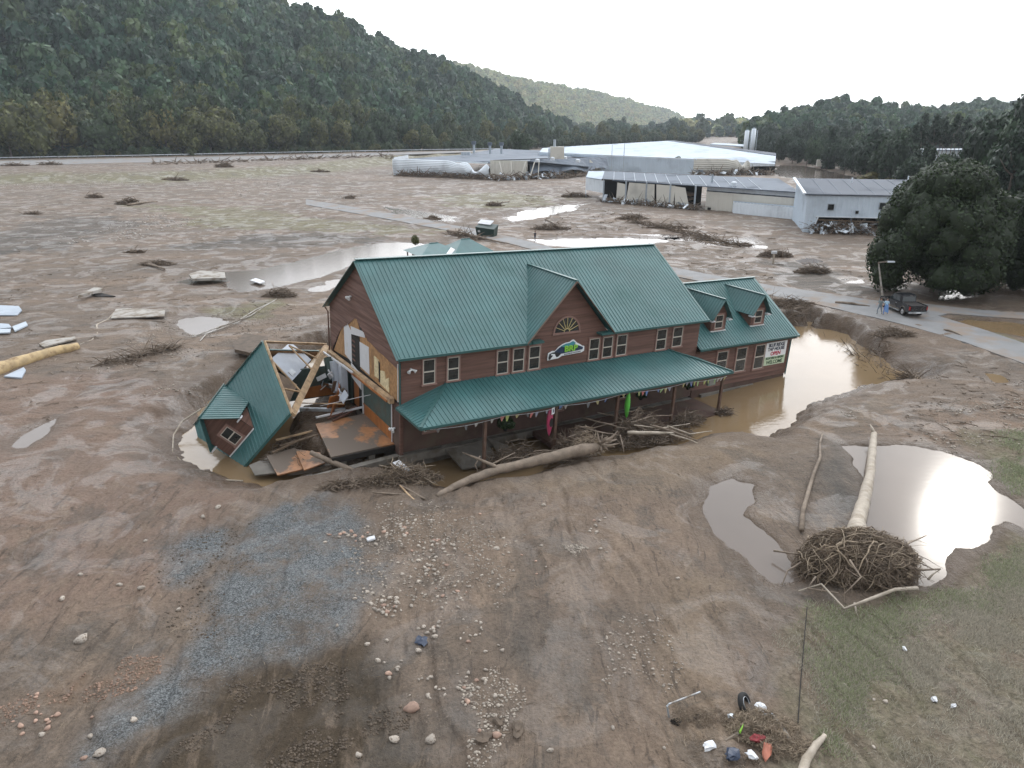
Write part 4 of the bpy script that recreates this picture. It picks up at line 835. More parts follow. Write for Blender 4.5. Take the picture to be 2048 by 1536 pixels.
# floor platform and its edge
fl = [(-4.15, .75, .22), (-.02, .95, .22), (-.02, 6.4, .22), (-3.5, 6.0, .22)]
MB().slab(fl, .16).build('floor', M['floor_wood'], house)
MB().beam((-4.1, .70, -.02), (-.05, .88, -.02), .12, .34).build('rim_joist', M['dark'], house)
MB().beam((-7.3, -.35, -.55), (-.05, .35, -.5), .45, .40).build('sill_beam', M['concrete'], house); MB().beam((-.2, -.12, -.42), (LEN, -.1, -.42), .3, .5).build('sill_beam', M['concrete'], house)
for x in (-3.4, -1.6): MB().bx(x - .2, x + .2, .8, 1.2, -1.9, -.2).build('footing', M['concrete'], house)
MB().bx(.05, LEN, .18, WID - .05, -1.6, -.05).build('foundation', M['concrete'], house)
# downspouts, lamps, siren
b = MB(); b.tube([(-.28, -.42, 6.05), (-.12, -.14, 5.8), (-.12, -.14, 3.2)], .05, 6); b.build('downspout', M['teal_trim'], house)
b = MB(); b.tube([(-.12, .15, 5.7), (-.12, .15, 3.3)], .035, 6); b.build('conduit', M['white_metal'], house)
b = MB(); b.tube([(-.28, 13.4, 6.1), (-.15, 13.2, 5.8), (-.15, 13.2, 2.6)], .05, 6); b.build('downspout', M['siding'], house)
def floodlight(x, y, z, nx):
    b = MB(); d = Vector(nx); b.tube([Vector((x, y, z)), Vector((x, y, z)) + d * .12], .07, 8); l = b.build('floodlight', M['white_metal'], house)
    for s in (-1, 1):
        sd_ = Vector((-d.y, d.x, 0)) * s; b = MB(); p = Vector((x, y, z)) + d * .12; b.tube([p, p + sd_ * .14 + d * .05 + Vector((0, 0, -.05)), p + sd_ * .24 + d * .14 + Vector((0, 0, -.12))], [.05, .06, .12], 8); b.build('lamp_head', M['white_metal'], l)
floodlight(.63, -.03, 5.35, (0, -1, 0)); floodlight(-.03, 8.35, 7.98, (-1, 0, 0)); floodlight(-.08, .75, 1.35, (-1, 0, 0))
# porch
PE, PT_, PY = 3.04, 4.13, 3.5; ps = math.hypot(PY, PT_ - PE); x0, x1, xa, xb = -.3, 24.75, 3.05, 21.35
seam('porch_roof', (x0, -PY, PE), (1, 0, 0), (0, PY, PT_ - PE), x1 - x0, lambda u: 0, lambda u: ps * min(1, u / (xa - x0) + .004, (x1 - x0 - u) / (x1 - xb) + .004), M['teal'], house)
h2 = math.hypot(xa - x0, PT_ - PE); seam('porch_roof', (x0, -PY, PE), (0, 1, 0), (xa - x0, 0, PT_ - PE), PY, lambda u: 0, lambda u: h2 * u / PY, M['teal'], house)
h3 = math.hypot(x1 - xb, PT_ - PE); seam('porch_roof', (x1, -PY, PE), (0, 1, 0), (xb - x1, 0, PT_ - PE), PY, lambda u: 0, lambda u: h3 * u / PY, M['teal'], house)
MB().beam((x0, -PY, PE + .05), (xa, 0, PT_ + .05), .16, .04).build('hip_cap', M['teal_trim'], house); MB().beam((x1, -PY, PE + .05), (xb, 0, PT_ + .05), .16, .04).build('hip_cap', M['teal_trim'], house)
MB().bx(x0, x1, -PY - .09, -PY + .02, PE - .14, PE + .0).build('gutter', M['teal_trim'], house); MB().bx(x0 - .06, x0 + .04, -PY, 0, PE - .14, PE - .005).build('gutter', M['teal_trim'], house); MB().bx(x1 - .04, x1 + .06, -PY, 0, PE - .14, PE - .005).build('gutter', M['teal_trim'], house)
MB().bx(.2, 24.3, -3.32, -3.14, PE - .36, PE - .10).build('porch_beam', M['post'], house)
for x, m in ((4.05, 'post'), (9.2, 'post'), (14.2, 'post'), (19.35, 'post'), (24.1, 'post')): MB().bx(x - .09, x + .09, -3.3, -3.12, -.5, PE - .2).build('porch_post', M[m], house)
MB().bx(9.5, 24.6, -3.5, -.1, -.55, -.2).build('porch_floor', M['siding_mud'], house)
for i in range(3): MB().bx(.3 + i * 8, 8.1 + i * 8, -3.1, -.1, PE - .12, PE - .1).build('porch_ceiling', M['lumber_dark'], house)
# right-hand wing
WX, WZ0, WHE, WHR, WY = 35.4, .42, 3.62, 7.62, 5.25; wm = (WHR - 3.85) / (WY + .4); wsl = math.hypot(WY + .4, WHR - 3.85)
lap('wall', front(0), WZ0, WHE, lambda z: LEN + .03, lambda z: WX, M['siding'], house)
def wlo(z): return 0 if z < WHE else (z - 3.85) / wm - .4 + .1
lap('gable_wall', lambda u, z, o: (WX + o, u, z), WZ0, WHR - .12, lambda z: wlo(z), lambda z: 2 * WY - wlo(z), M['siding'], house); lap('wall', lambda u, z, o: (u, 2 * WY + o, z), WZ0, WHE, lambda z: WX, lambda z: LEN, M['siding'], house, .4)
MB().bx(LEN, WX - .05, .03, .15, WZ0, WHE - .02).build('wall_core', M['dark'], house)
seam('wing_roof', (LEN + .05, -.4, 3.85), (1, 0, 0), (0, WY + .4, WHR - 3.85), WX + .45 - LEN, lambda u: 0, lambda u: wsl, M['teal'], house); seam('wing_roof', (LEN + .05, 2 * WY + .4, 3.85), (1, 0, 0), (0, -WY - .4, WHR - 3.85), WX + .45 - LEN, lambda u: 0, lambda u: wsl, M['teal'], house)
MB().beam((LEN, WY, WHR + .05), (WX + .52, WY, WHR + .05), .3, .05).build('ridge_cap', M['teal_trim'], house)
MB().bx(LEN + .05, WX + .5, -.5, -.38, 3.72, 3.86).build('gutter', M['teal_trim'], house); MB().beam((WX + .53, -.42, 3.78), (WX + .53, WY, WHR - .06), .05, .2, (1, 0, 0)).build('barge_board', M['teal_trim'], house); MB().beam((WX + .53, 2 * WY + .42, 3.78), (WX + .53, WY, WHR - .06), .05, .2, (1, 0, 0)).build('barge_board', M['teal_trim'], house)
MB().bx(LEN, WX + .4, -.38, 0, 3.56, 3.62).build('soffit', M['post'], house)
for (xx, w, za, zb) in ((26.75, 1.15, 1.75, 3.3), (28.95, 1.15, 1.35, 3.35), (31.15, 1.15, 1.3, 3.35)): window(house, T((xx, -.02, za)), w, zb - za, frame=.12)
MB().bx(LEN + .1, WX - .1, -.02, .5, -.35, WZ0 - .02).build('skirt', M['siding_mud'], house)
MB().beam((LEN + 1, -.1, -.2), (WX - .4, -.08, -.15), .35, .35).build('sill_beam', M['concrete'], house); MB().bx(LEN + .1, WX - .2, .5, 10, -1.8, .38).build('foundation', M['concrete'], house)
for x in (27, 30.5, 34): MB().bx(x - .3, x + .3, -.2, .3, -1.4, -.3).build('footing', M['concrete'], house)
b = MB(); b.tube([(WX + .1, -.4, 3.7), (WX - .02, -.1, 3.5), (WX - .02, -.1, .3)], .05, 6); b.build('downspout', M['teal_trim'], house)
def dormer(parent, cx, yf, zb, half, ez_, pz, zfun, mroof, wall_m, win=True):
    """gabled dormer: front wall at y=yf from the slope up to eave height ez_ and peak pz; zfun(y) is the height of the main slope"""
    D = (pz - zb) / ((zfun(1.0) - zfun(0)) / 1.0)
    fw = lambda u, z, o: (u, yf - o, z)
    def hw_(z): return half if z < ez_ else max(.02, half * (pz - .05 - z) / (pz - .05 - ez_))
    dm = lap('dormer_wall', fw, zb, pz - .06, lambda z: cx - hw_(z), lambda z: cx + hw_(z), wall_m, parent, .18)
    de = (ez_ - zb) / ((zfun(1.0) - zfun(0)))
    for s in (-1, 1): MB().slab([(cx + s * half, yf, zb), (cx + s * half, yf + de, ez_), (cx + s * half, yf, ez_)][::-s], .04 ).build('dormer_cheek', wall_m, parent)
    oh = .32; hwid = half + oh; rise = (pz - ez_) * hwid / half; zl = pz - rise + .05; s_ = math.hypot(hwid, rise); back = (pz + .05 - zb) / (zfun(1.0) - zfun(0)); bl = (zl - zb) / (zfun(1.0) - zfun(0)); fr = -.35
    for s in (-1, 1):
        O = Vector((cx + s * hwid, yf + fr, zl)); tot = back - fr
        seam('dormer_roof', O, (0, 1, 0), (-s * hwid, 0, rise), tot, lambda u: 0 if u < bl - fr else s_ * (u - (bl - fr)) / (tot - (bl - fr)) * .98, lambda u: s_, mroof, parent, .28)
        MB().beam((cx + s * (hwid + .01), yf + fr - .02, zl - .05), (cx, yf + fr - .02, pz), .05, .16, (0, 1, 0)).build('barge_board', M['teal_trim'], parent)
        MB().bx(cx + s * (half - .05), cx + s * (hwid + .02), yf + fr - .02, yf + .02, zl - .16, zl - .07).build('eave_return', M['wrap'], parent)
    MB().beam((cx, yf + fr - .02, pz + .10), (cx, yf + back, pz + .10), .2, .04).build('ridge_cap', M['teal_trim'], parent)
    MB().bx(cx - half - .03, cx + half + .03, yf - .12, yf + .02, zb - .02, zb + .06).build('flashing', M['white_metal'], parent)
    if win: window(parent, T((cx - .42, yf - .02, zb + .22)), .84, ez_ - zb - .35, frame=.13)
    return dm
for cx in (27.4, 31.95): dormer(house, cx, .93, 4.72, .80, 6.15, 7.28, lambda y: 3.85 + wm * (y + .4), M['teal'], M['siding'])
# rear extension: only its roof shows above the wing
q = [UN(1338, 541, BM, 1, 9), UN(1345, 545, BM, 1, 9), UN(1420, 563, BM, 1, 9)]
seam('rear_roof', (24.9, 10.4, 4.4), (1, 0, 0), (0, 0, 0) if False else (0, -3, 3.2), 6.5, lambda u: 0, lambda u: 4.4 - u * .16, M['teal'], house)

# ---------------------------------------------------------------- the wing roof torn off at the left
def rot3(a, b, c): return Matrix.Rotation(a, 3, 'Z') @ Matrix.Rotation(b, 3, 'Y') @ Matrix.Rotation(c, 3, 'X')
CM = Matrix.Translation((-16.775, 46.386, 5.308)) @ rot3(-.046, -.835, .131).to_4x4()
fall = empty('collapsed_roof'); fall.matrix_world = CM
tag(fall, 'torn-off teal roof section with a dormer, tipped on its side in the water at the left end', 'roof')
CW, CHh, CL = 5.764, 3.75, 8.2; cs = math.hypot(CW, CHh); cm_ = CHh / CW
seam('roof_slope', (-CL, -CW, -CHh), (1, 0, 0), (0, CW, CHh), CL + .1, lambda u: 0, lambda u: cs, M['teal'], fall)
seam('roof_slope', (-CL, CW, -CHh), (1, 0, 0), (0, -CW, CHh), CL - .6, lambda u: 0, lambda u: cs, M['teal'], fall)
b = MB(); b.slab([(-CL, CW - .1, -CHh - .08), (-.7, CW - .1, -CHh - .08), (-.7, .1, -.16), (-CL, .1, -.16)], .04); b.build('roof_sheathing', M['osb'], fall)
MB().beam((-CL, 0, .04), (.1, 0, .04), .28, .05).build('ridge_cap', M['teal_trim'], fall)
MB().beam((-CL, -CW - .05, -CHh - .08), (.1, -CW - .05, -CHh - .08), .1, .16).build('gutter', M['teal_trim'], fall)
MB().beam((.14, -CW, -CHh - .12), (.14, 0, -.12), .07, .26, (1, 0, 0)).build('rake_board', M['lumber'], fall); MB().beam((.14, CW, -CHh - .12), (.14, 0, -.12), .07, .20, (1, 0, 0)).build('rake_board', M['lumber'], fall)
MB().beam((.05, -CW + .15, -CHh - .2), (.05, CW, -CHh - .2), .40, .22, (1, 0, 0)).build('truss_chord', M['lumber'], fall)
for y0, y1 in ((-2.4, -3.6), (-2.4, -1.0), (1.2, 2.2), (3.3, 2.2)): MB().beam((-.05, y0, -CHh - .1), (-.05, y1, -abs(y1) * cm_ - .2), .09, .09, (1, 0, 0)).build('truss_web', M['lumber'], fall)
for k in range(1, 4):
    x = -k * 1.2
    for s in (-1, 1): MB().beam((x, s * CW, -CHh - .18), (x, 0, -.22), .05, .15, (1, 0, 0)).build('truss_chord', M['lumber_dark'], fall)
P = [UN(px, py, CM, 0, -.9) for px, py in ((542, 718), (580, 685), (622, 720), (584, 762))]
pn = MB().slab(P, .05).build('ceiling_panel', M['drywall'], fall)
P = [UN(px, py, CM, 0, -.84) for px, py in ((576, 745), (583, 737), (592, 745), (585, 753))]; MB().slab(P, .02).build('ceiling_vent', M['metal_grey'], pn)
P = [UN(px, py, CM, 0, -.5) for px, py in ((550, 742), (594, 770), (575, 812), (562, 780))]; MB().slab(P, .04).build('loose_sheathing', M['lumber_dark'], fall)
zf = lambda y: -CHh + cm_ * (y + CW)
dormer(fall, -4.39, -4.40, zf(-4.40), 1.3, zf(-4.40) + 1.5, -.02 + .12, zf, M['teal'], M['siding'])
def UW(px, py, z): return GZ(px, py, z)
# ---------------------------------------------------------------- signs, pennants, kayaks, ferns on the house
def text_mesh(name, s, size, m, parent, mtx, depth=.01, sx=1.0, bold=0.0, align='CENTER'):
    c = bpy.data.curves.new(name, 'FONT'); c.body = s; c.size = size; c.extrude = depth; c.offset = bold; c.align_x = align; c.align_y = 'CENTER'; c.resolution_u = 3
    o = bpy.data.objects.new(name, c); COL.objects.link(o); bpy.context.view_layer.update(); dg = bpy.context.evaluated_depsgraph_get()
    me = bpy.data.meshes.new_from_object(o.evaluated_get(dg)); bpy.data.objects.remove(o); me.materials.clear(); n = link(name, me, parent, [m])
    n.matrix_local = mtx @ Matrix.Diagonal((sx, 1, 1, 1)); return n
RX = Matrix.Rotation(math.pi / 2, 4, 'X')
for n, c in dict(sign_white=(.75, .77, .78), sign_navy=(.018, .04, .085), sign_teal=(.05, .25, .30), sign_black=(.02, .022, .025), letter_green=(.25, .55, .06), letter_navy=(.018, .03, .06), letter_red=(.45, .02, .06), banner_green=(.50, .60, .42), letter_dkgreen=(.02, .07, .035)).items(): M[n] = mat(n, c, .45)
sg = empty('logo_sign'); sg.matrix_world = BM @ T((10.4, -.10, 4.35)); tag(sg, 'white-edged mountain-shaped sign with green letters BRP between the upper windows', 'sign')
def shp(name, pts, y, m, t=.03): return MB().slab([(x, y, z) for x, z in pts], t).build(name, m, sg)
ol = [(0, .42), (.05, .78), (.35, .90), (.60, .88), (.85, 1.12), (1.15, 1.28), (1.45, 1.36), (1.75, 1.38), (1.95, 1.50), (2.1, 1.50), (2.35, 1.28), (2.65, 1.12), (2.85, .98), (3.0, .96), (3.02, .72), (2.85, .58), (2.2, .52), (1.2, .48), (.9, .34), (.3, .30), (.02, .28)]
ol = [(x, z + .06 * 0 + .05) for x, z in ol]
shp('backing', ol, 0, M['sign_white'], .04)
shp('mountain', [(.52, .86), (.9, 1.12), (1.4, 1.34), (1.75, 1.36), (2.3, 1.20), (2.9, .95), (2.85, .80), (1.15, .68)], -.045, M['sign_navy'], .012)
shp('snowcap', [(1.0, 1.22), (1.45, 1.36), (1.75, 1.38), (2.0, 1.48), (2.25, 1.32), (2.0, 1.16), (1.3, 1.12)], -.060, M['sign_teal'], .012)
shp('river_bank', [(.07, .50), (.12, .78), (.4, .86), (.75, .84), (1.1, .72), (.85, .52), (.45, .45), (.12, .38)], -.075, M['sign_black'], .012)
shp('waterfall', [(.20, .40), (.42, .66), (.22, .70), (.30, .78), (.55, .74), (.62, .58), (.75, .45)], -.09, M['sign_white'], .012)
shp('name_strip', [(1.05, .58), (2.95, .80), (2.98, .70), (2.75, .60), (1.2, .54)], -.085, M['sign_white'], .012)
tl = Matrix.Rotation(.055, 4, 'Y').inverted()
text_mesh('lettering', 'BRP', .56, M['letter_green'], sg, T((1.85, -.095, .98)) @ RX, .02, 1.15, .018)
text_mesh('lettering', 'BLUE RIDGE PADDLING', .13, M['letter_navy'], sg, T((2.0, -.102, .65)) @ tl @ RX, .004, 1.0, .003)
bn = empty('banner'); bn.matrix_world = BM @ T((32.35, -.09, 1.42)); tag(bn, 'white banner reading Blue Ridge Tap House open, fixed beside the last window', 'banner')
MB().bx(0, 2.6, 0, .03, 0, 1.98).build('banner_sheet', M['sign_white'], bn); MB().bx(.02, 2.58, -.012, -.003, .02, .74).build('banner_print', M['banner_green'], bn)
for s, z, h, mm, sx in (('BLUE RIDGE', 1.73, .40, 'letter_navy', .92), ('TAP HOUSE', 1.38, .40, 'letter_navy', .98), ('OPEN', .98, .46, 'letter_red', 1.05), ('BOATERS & HIKERS', .60, .27, 'letter_dkgreen', .95), ('WELCOME', .24, .42, 'letter_dkgreen', .98)):
    text_mesh('lettering', s, h, M[mm], bn, T((1.3, -.018, z)) @ RX, .004, sx, .012)
# pennants
PCs = [(.36, .35, .32), (.36, .42, .14), (.12, .20, .42), (.45, .16, .14), (.30, .45, .20), (.26, .27, .34), (.36, .32, .15), (.12, .13, .14)]
PMs = [mat('pennant_cloth', c, .7, dirt=(.25, .2, .15), dscale=3) for c in PCs]
def bunting(xa, xb, lab, seed, skip=.62):
    r = random.Random(seed); t = empty('pennant_string'); t.matrix_world = BM @ T((xa, -3.48, 2.86)); tag(t, lab, 'bunting', None); L_ = xb - xa; k = int(L_ / .34)
    b = MB(); b.tube([(L_ * i / 24, 0, -.16 * math.sin(math.pi * ((i / 24 * L_ / 5) % 1)) - .02) for i in range(25)], .012, 4); b.build('cord', M['wrap'], t)
    for i in range(k):
        if r.random() < skip: continue
        x = (i + .5) * L_ / k; z = -.16 * math.sin(math.pi * ((x / 5) % 1)); w = r.uniform(.09, .17); h = r.uniform(.22, .42); a = r.uniform(-.25, .25)
        MB().slab([(x - w, 0, z), (x + w, .02, z), (x + a * .4 + .03, .05, z - h), (x + a * .4 - .03, .05, z - h)], .012).build('pennant', PMs[r.randrange(8)], t)
bunting(.3, 8.8, 'string of faded pennants under the left end of the porch eave', 1); bunting(9.2, 14.6, 'string of pennants under the middle of the porch eave', 2); bunting(15.3, 24.2, 'bright string of pennants under the right end of the porch eave', 3, .35)
def kayak(px, z0, z1, w, col, lab, placard, rz):
    m = mat('moulded_plastic', col, .35, var=.1, dirt=(.2, .15, .11), dscale=1.5, dpos=(.52, .7)); t = empty('kayak'); t.matrix_world = BM @ T((px, -3.25, z0)) @ Matrix.Rotation(rz, 4, 'Z'); tag(t, lab, 'kayak')
    Ln = z1 - z0; n = 14; k = 12; b = MB(); ring = []
    for i in range(n + 1):
        s = i / n; ww = w / 2 * max(.06, math.sin(math.pi * min(1, max(0, s)) ** .95) ** .75); dd = ww * .62
        for j in range(k):
            a = 2 * math.pi * j / k; b.v.append((ww * math.cos(a), dd * math.sin(a) * (1.25 if math.sin(a) > 0 else .7), s * Ln + (.10 * (2 * abs(s - .5)) ** 3) * 0))
    for i in range(n):
        for j in range(k): b.f.append((i * k + j, i * k + (j + 1) % k, (i + 1) * k + (j + 1) % k, (i + 1) * k + j)); b.m.append(0)
    b.f += [tuple(range(k))[::-1], tuple(n * k + j for j in range(k))]; b.m += [0, 0]; b.build('hull', m, t, True)
    b = MB(); b.tube([(w * .28 * math.cos(a), -w * .24, Ln * .45 + Ln * .13 * math.sin(a)) for a in [6.283 * i / 14 for i in range(15)]], .022, 5, False); b.build('cockpit_rim', M['dark'], t)
    MB().slab([(w * .26 * math.cos(a), -w * .235, Ln * .45 + Ln * .125 * math.sin(a)) for a in [6.283 * i / 14 for i in range(14)]], .03).build('cockpit', M['dark'], t)
    if placard:
        q = MB().bx(-.14, .14, -w * .30 - .05, -w * .30 - .03, Ln * .72, Ln * .92).build('placard', M['sign_white'], t); MB().bx(-.05, .05, -w * .30 - .06, -w * .30 - .052, Ln * .77, Ln * .87).build('placard_mark', M['letter_navy'], q)
kayak(8.75, .75, 2.95, .52, (.42, .05, .12), 'red kayak with a white placard hanging upright from the porch eave', True, .3)
kayak(15.1, .85, 3.0, .52, (.12, .52, .07), 'bright green kayak hanging upright from the porch eave', False, 1.35)
fern = crown_mesh('fronds', 123, M['leaf_mid'], 420, .22, 7, .9)
for x, y, z, s, lab in ((6.1, -2.2, 1.25, .62, 'bushy fern hanging at the left of the porch'), (17.0, -2.4, 1.7, .42, 'green fern hanging beside the green kayak'), (21.3, -2.6, 1.9, .42, 'green fern hanging near the right end of the porch')):
    t = empty('hanging_fern'); t.matrix_world = BM @ T((x, y, z)); tag(t, lab, 'plant'); o = link('fronds', fern, t); o.scale = (s, s, s * .8); MB().tube([(0, 0, -.05), (0, 0, .2)], [.12, .18], 8).build('pot', M['dark'], t); MB().tube([(0, 0, .4), (0, 0, 2.9 - z)], .012, 4).build('hanger', M['metal_grey'], t)
t = empty('meter_cabinet'); t.matrix_world = BM @ T((22.9, -3.0, 2.0)); tag(t, 'small grey notice cabinet hanging under the right end of the porch eave', 'cabinet'); MB().bx(0, .75, 0, .22, 0, .75).build('case', mat('sage_grey_paint', (.20, .25, .21), .6), t); MB().bx(.08, .67, -.02, -.003, .08, .6).build('notice', M['curtain'], t)

# ---------------------------------------------------------------- truck and people
M['truck'] = mat('black_car_paint', (.012, .013, .016), .22, spec=.6, dirt=(.10, .085, .068), dscale=.8, dpos=(.55, .8)); M['tyre'] = mat('tyre_rubber', (.02, .02, .02), .85); M['rim'] = mat('alloy_rim', (.5, .5, .5), .3, metal=.7)
M['tan_trim'] = mat('dusty_lower_trim', (.10, .085, .068), .6); M['red_lamp'] = mat('red_lamp_glass', (.35, .02, .02), .2); M['win'] = mat('car_glass', (.03, .04, .045), .05, spec=.8)
def pickup(x, y, z, head):
    t = empty('pickup_truck', (x, y, z), head); tag(t, 'black crew-cab pickup stopped on the road below the big round tree', 'pickup truck')
    def prof(name, pts, w, m, par, bev=.05):   # side profile (x forward, z) extruded over width w
        bm = bmesh.new(); A = [bm.verts.new((p[0], -w / 2, p[1])) for p in pts]; f = bm.faces.new(A); r = bmesh.ops.extrude_face_region(bm, geom=[f]); bmesh.ops.translate(bm, vec=(0, w, 0), verts=[v for v in r['geom'] if isinstance(v, bmesh.types.BMVert)])
        bmesh.ops.recalc_face_normals(bm, faces=bm.faces[:]); bmesh.ops.bevel(bm, geom=[e for e in bm.edges if abs(e.verts[0].co.y - e.verts[1].co.y) < .01], offset=bev, segments=2, affect='EDGES'); me = bpy.data.meshes.new(name); bm.to_mesh(me); bm.free(); return link(name, me, par, [m])
    def arch(cx, r=.47, z0=.50): return [(cx + r * math.cos(a), z0 + r * math.sin(a) - .02) for a in [math.pi * (1 - i / 8) for i in range(9)]]
    low = [(-2.85, .55), (-2.85, 1.20), (-.95, 1.22), (-.95, 1.24), (1.05, 1.22), (1.6, 1.20), (2.70, 1.08), (2.88, .95), (2.88, .50)] + [(p[0], p[1]) for p in arch(1.95)][::-1] + [(1.3, .42), (-1.2, .42)] + arch(-1.75)[::-1]
    prof('body', low[::-1], 1.98, M['truck'], t, .04)
    cab = [(-.98, 1.22), (-.85, 1.88), (-.6, 1.95), (.35, 1.95), (.6, 1.90), (1.28, 1.24)]; prof('cab', cab[::-1], 1.70, M['truck'], t, .07)
    for s in (-1, 1):
        MB().slab([(-.80, s * .862, 1.30), (-.68, s * .862, 1.80), (-.15, s * .862, 1.83), (-.15, s * .862, 1.30)][::s], .02).build('window', M['win'], t); MB().slab([(-.05, s * .862, 1.30), (-.05, s * .862, 1.83), (.45, s * .862, 1.82), (1.0, s * .862, 1.30)][::s], .02).build('window', M['win'], t)
        MB().bx(-1.15, 1.35, s * 1.0 - .06, s * 1.0 + .06, .36, .44).build('running_board', M['metal_grey'], t); MB().bx(-1.1, 1.3, s * .995 - .02, s * .995 + .015, .44, .62).build('sill', M['tan_trim'], t)
        MB().box((1.05, s * 1.06, 1.32), (.12, .22, .2)).build('mirror', M['truck'], t); MB().bx(-2.88, -2.80, s * .90 - .07, s * .90 + .07, .82, 1.18).build('tail_lamp', M['red_lamp'], t); MB().bx(2.80, 2.90, s * .78 - .15, s * .78 + .15, .80, .98).build('headlight', M['sign_white'], t)
        MB().bx(-.5, -.3, s * 1.0 - .02, s * 1.0 + .02, 1.05, 1.09).build('door_handle', M['metal_grey'], t)
        for cx in (1.95, -1.75):
            MB().tube([(cx + .49 * math.cos(a), s * .98, .50 + .49 * math.sin(a)) for a in [math.pi * i / 8 for i in range(9)]], .045, 5).build('wheel_arch', M['tan_trim'], t)
            wv = MB(); wv.tube([(cx, s * .70, .41), (cx, s * .72, .41), (cx, s * .96, .41), (cx, s * .99, .41)], [.36, .41, .41, .35], 20); w_ = wv.build('wheel', M['tyre'], t)
            rb = MB(); rb.tube([(cx, s * .985, .41), (cx, s * 1.0, .41)], [.25, .23], 14); rm = rb.build('rim', M['rim'], w_); q = MB(); q.tube([(cx, s * 1.0, .41), (cx, s * 1.01, .41)], [.07, .06], 8); q.build('hub', M['tyre'], w_)
    MB().slab([(.70, -.72, 1.82), (.70, .72, 1.82), (1.28, .78, 1.27), (1.28, -.78, 1.27)][::-1], .02).build('windscreen', M['win'], t); MB().slab([(-.99, -.70, 1.32), (-.90, -.66, 1.80), (-.90, .66, 1.80), (-.99, .70, 1.32)][::-1], .02).build('rear_window', M['win'], t)
    MB().bx(-2.72, -1.05, -.80, .80, 1.205, 1.228).build('bed', M['dark'], t)
    for s in (-1, 1): MB().bx(-2.85, -1.0, s * .90 - .08, s * .90 + .08, 1.21, 1.27).build('bed_rail', M['truck'], t)
    MB().bx(-2.93, -2.85, -.82, .82, .72, 1.24).build('tailgate', M['truck'], t); MB().bx(-2.98, -2.86, -.98, .98, .48, .66).build('rear_bumper', M['metal_grey'], t); MB().bx(2.86, 2.98, -.95, .95, .45, .70).build('front_bumper', M['metal_grey'], t); MB().bx(-2.99, -2.975, -.22, .22, .50, .62).build('number_plate', M['sign_white'], t)
    return t
a_ = Vector(G(1803, 636)); b_ = Vector(G(1766, 619)); d_ = (b_ - a_).normalized(); n_ = Vector((-d_.y, d_.x)); c_ = (a_ + b_) / 2 - n_ * .98; rz_ = math.atan2(d_.y, d_.x)
zr = th(c_.x, c_.y) + .09
pickup(c_.x, c_.y, max(.1, zr), rz_)

M['skin'] = mat('skin', (.42, .26, .19), .6)
def person(x, y, z, rz, shirt, trouser, lab, pose=0, dress=None):
    t = empty('person', (x, y, z), rz); tag(t, lab, 'person'); s = random.Random(int(x * 10)); st = .16 + .08 * pose
    J = [((0, 0, .95), .14), ((0, 0, 1.15), .13), ((0, 0, 1.38), .165), ((0, 0, 1.50), .06), ((0, .01, 1.58), .085), ((0, .015, 1.68), .095), ((0, .01, 1.75), .06),
         ((.09, 0, .88), .10), ((.11, st, .48), .062), ((.12, st * .6, .09), .045), ((.12, st * .6 + .14, .05), .04), ((-.09, 0, .88), .10), ((-.11, -st * .4, .48), .062), ((-.12, -st * 1.6, .09), .045), ((-.12, -st * 1.6 + .14, .05), .04),
         ((.19, 0, 1.40), .06), ((.25, .02 + .1 * pose, 1.13), .045), ((.24, .12 + .25 * pose, .92 + .12 * pose), .035), ((.24, .16 + .30 * pose, .86 + .12 * pose), .03), ((-.19, 0, 1.40), .06), ((-.26, -.04, 1.13), .045), ((-.25, .06, .90), .035), ((-.25, .09, .82), .03)]
    E_ = [(0, 1), (1, 2), (2, 3), (3, 4), (4, 5), (5, 6), (0, 7), (7, 8), (8, 9), (9, 10), (0, 11), (11, 12), (12, 13), (13, 14), (2, 15), (15, 16), (16, 17), (17, 18), (2, 19), (19, 20), (20, 21), (21, 22)]
    me = bpy.data.meshes.new('body'); me.from_pydata([j[0] for j in J], E_, []); o = bpy.data.objects.new('body', me); COL.objects.link(o); md = o.modifiers.new('s', 'SKIN'); o.modifiers.new('u', 'SUBSURF').levels = 1
    for i, v in enumerate(me.skin_vertices[0].data): v.radius = (J[i][1], J[i][1] * .8)
    me.skin_vertices[0].data[0].use_root = True; bpy.context.view_layer.update(); dg = bpy.context.evaluated_depsgraph_get(); m2 = bpy.data.meshes.new_from_object(o.evaluated_get(dg)); bpy.data.objects.remove(o)
    for m in (M['skin'], mat('shirt_cloth', shirt, .85), mat('trouser_cloth', trouser, .85), M['dark']): m2.materials.append(m)
    for p in m2.polygons:
        c = p.center; p.material_index = 3 if c.z < .12 else 2 if c.z < .96 and abs(c.x) < .22 else 0 if (c.z > 1.47 or (abs(c.x) > .2 and c.z < 1.2)) else 1; p.use_smooth = True
    link('body', m2, t); h = MB(); h.tube([(0, -.01, 1.66), (0, -.015, 1.74), (0, -.01, 1.80)], [.098, .10, .05], 8); h.build('hair', mat('dark_hair', (.05, .035, .025), .8), t, True)
    return t
x, y = G(1757, 633); person(x, y, zr, 2.2, (.16, .20, .21), (.14, .18, .22), 'person in dark grey clothes walking beside the front of the black pickup', 1)
x, y = G(1769, 634); pp_ = person(x, y, zr, 2.4, (.42, .60, .75), (.10, .20, .55), 'person in a pale blue top holding a blue sheet beside the pickup', 1)
MB().slab([(-.22, .10, 1.1), (.05, .2, 1.15), (-.02, .30, .35), (-.32, .12, .3)], .03).build('blue_sheet', mat('blue_cloth', (.14, .28, .55), .7), pp_)
x, y = G(1070, 480); person(x, y, th(x, y) + .1, .4, (.05, .05, .06), (.06, .07, .10), 'person in dark clothes standing on the silted road behind the roof', 1)

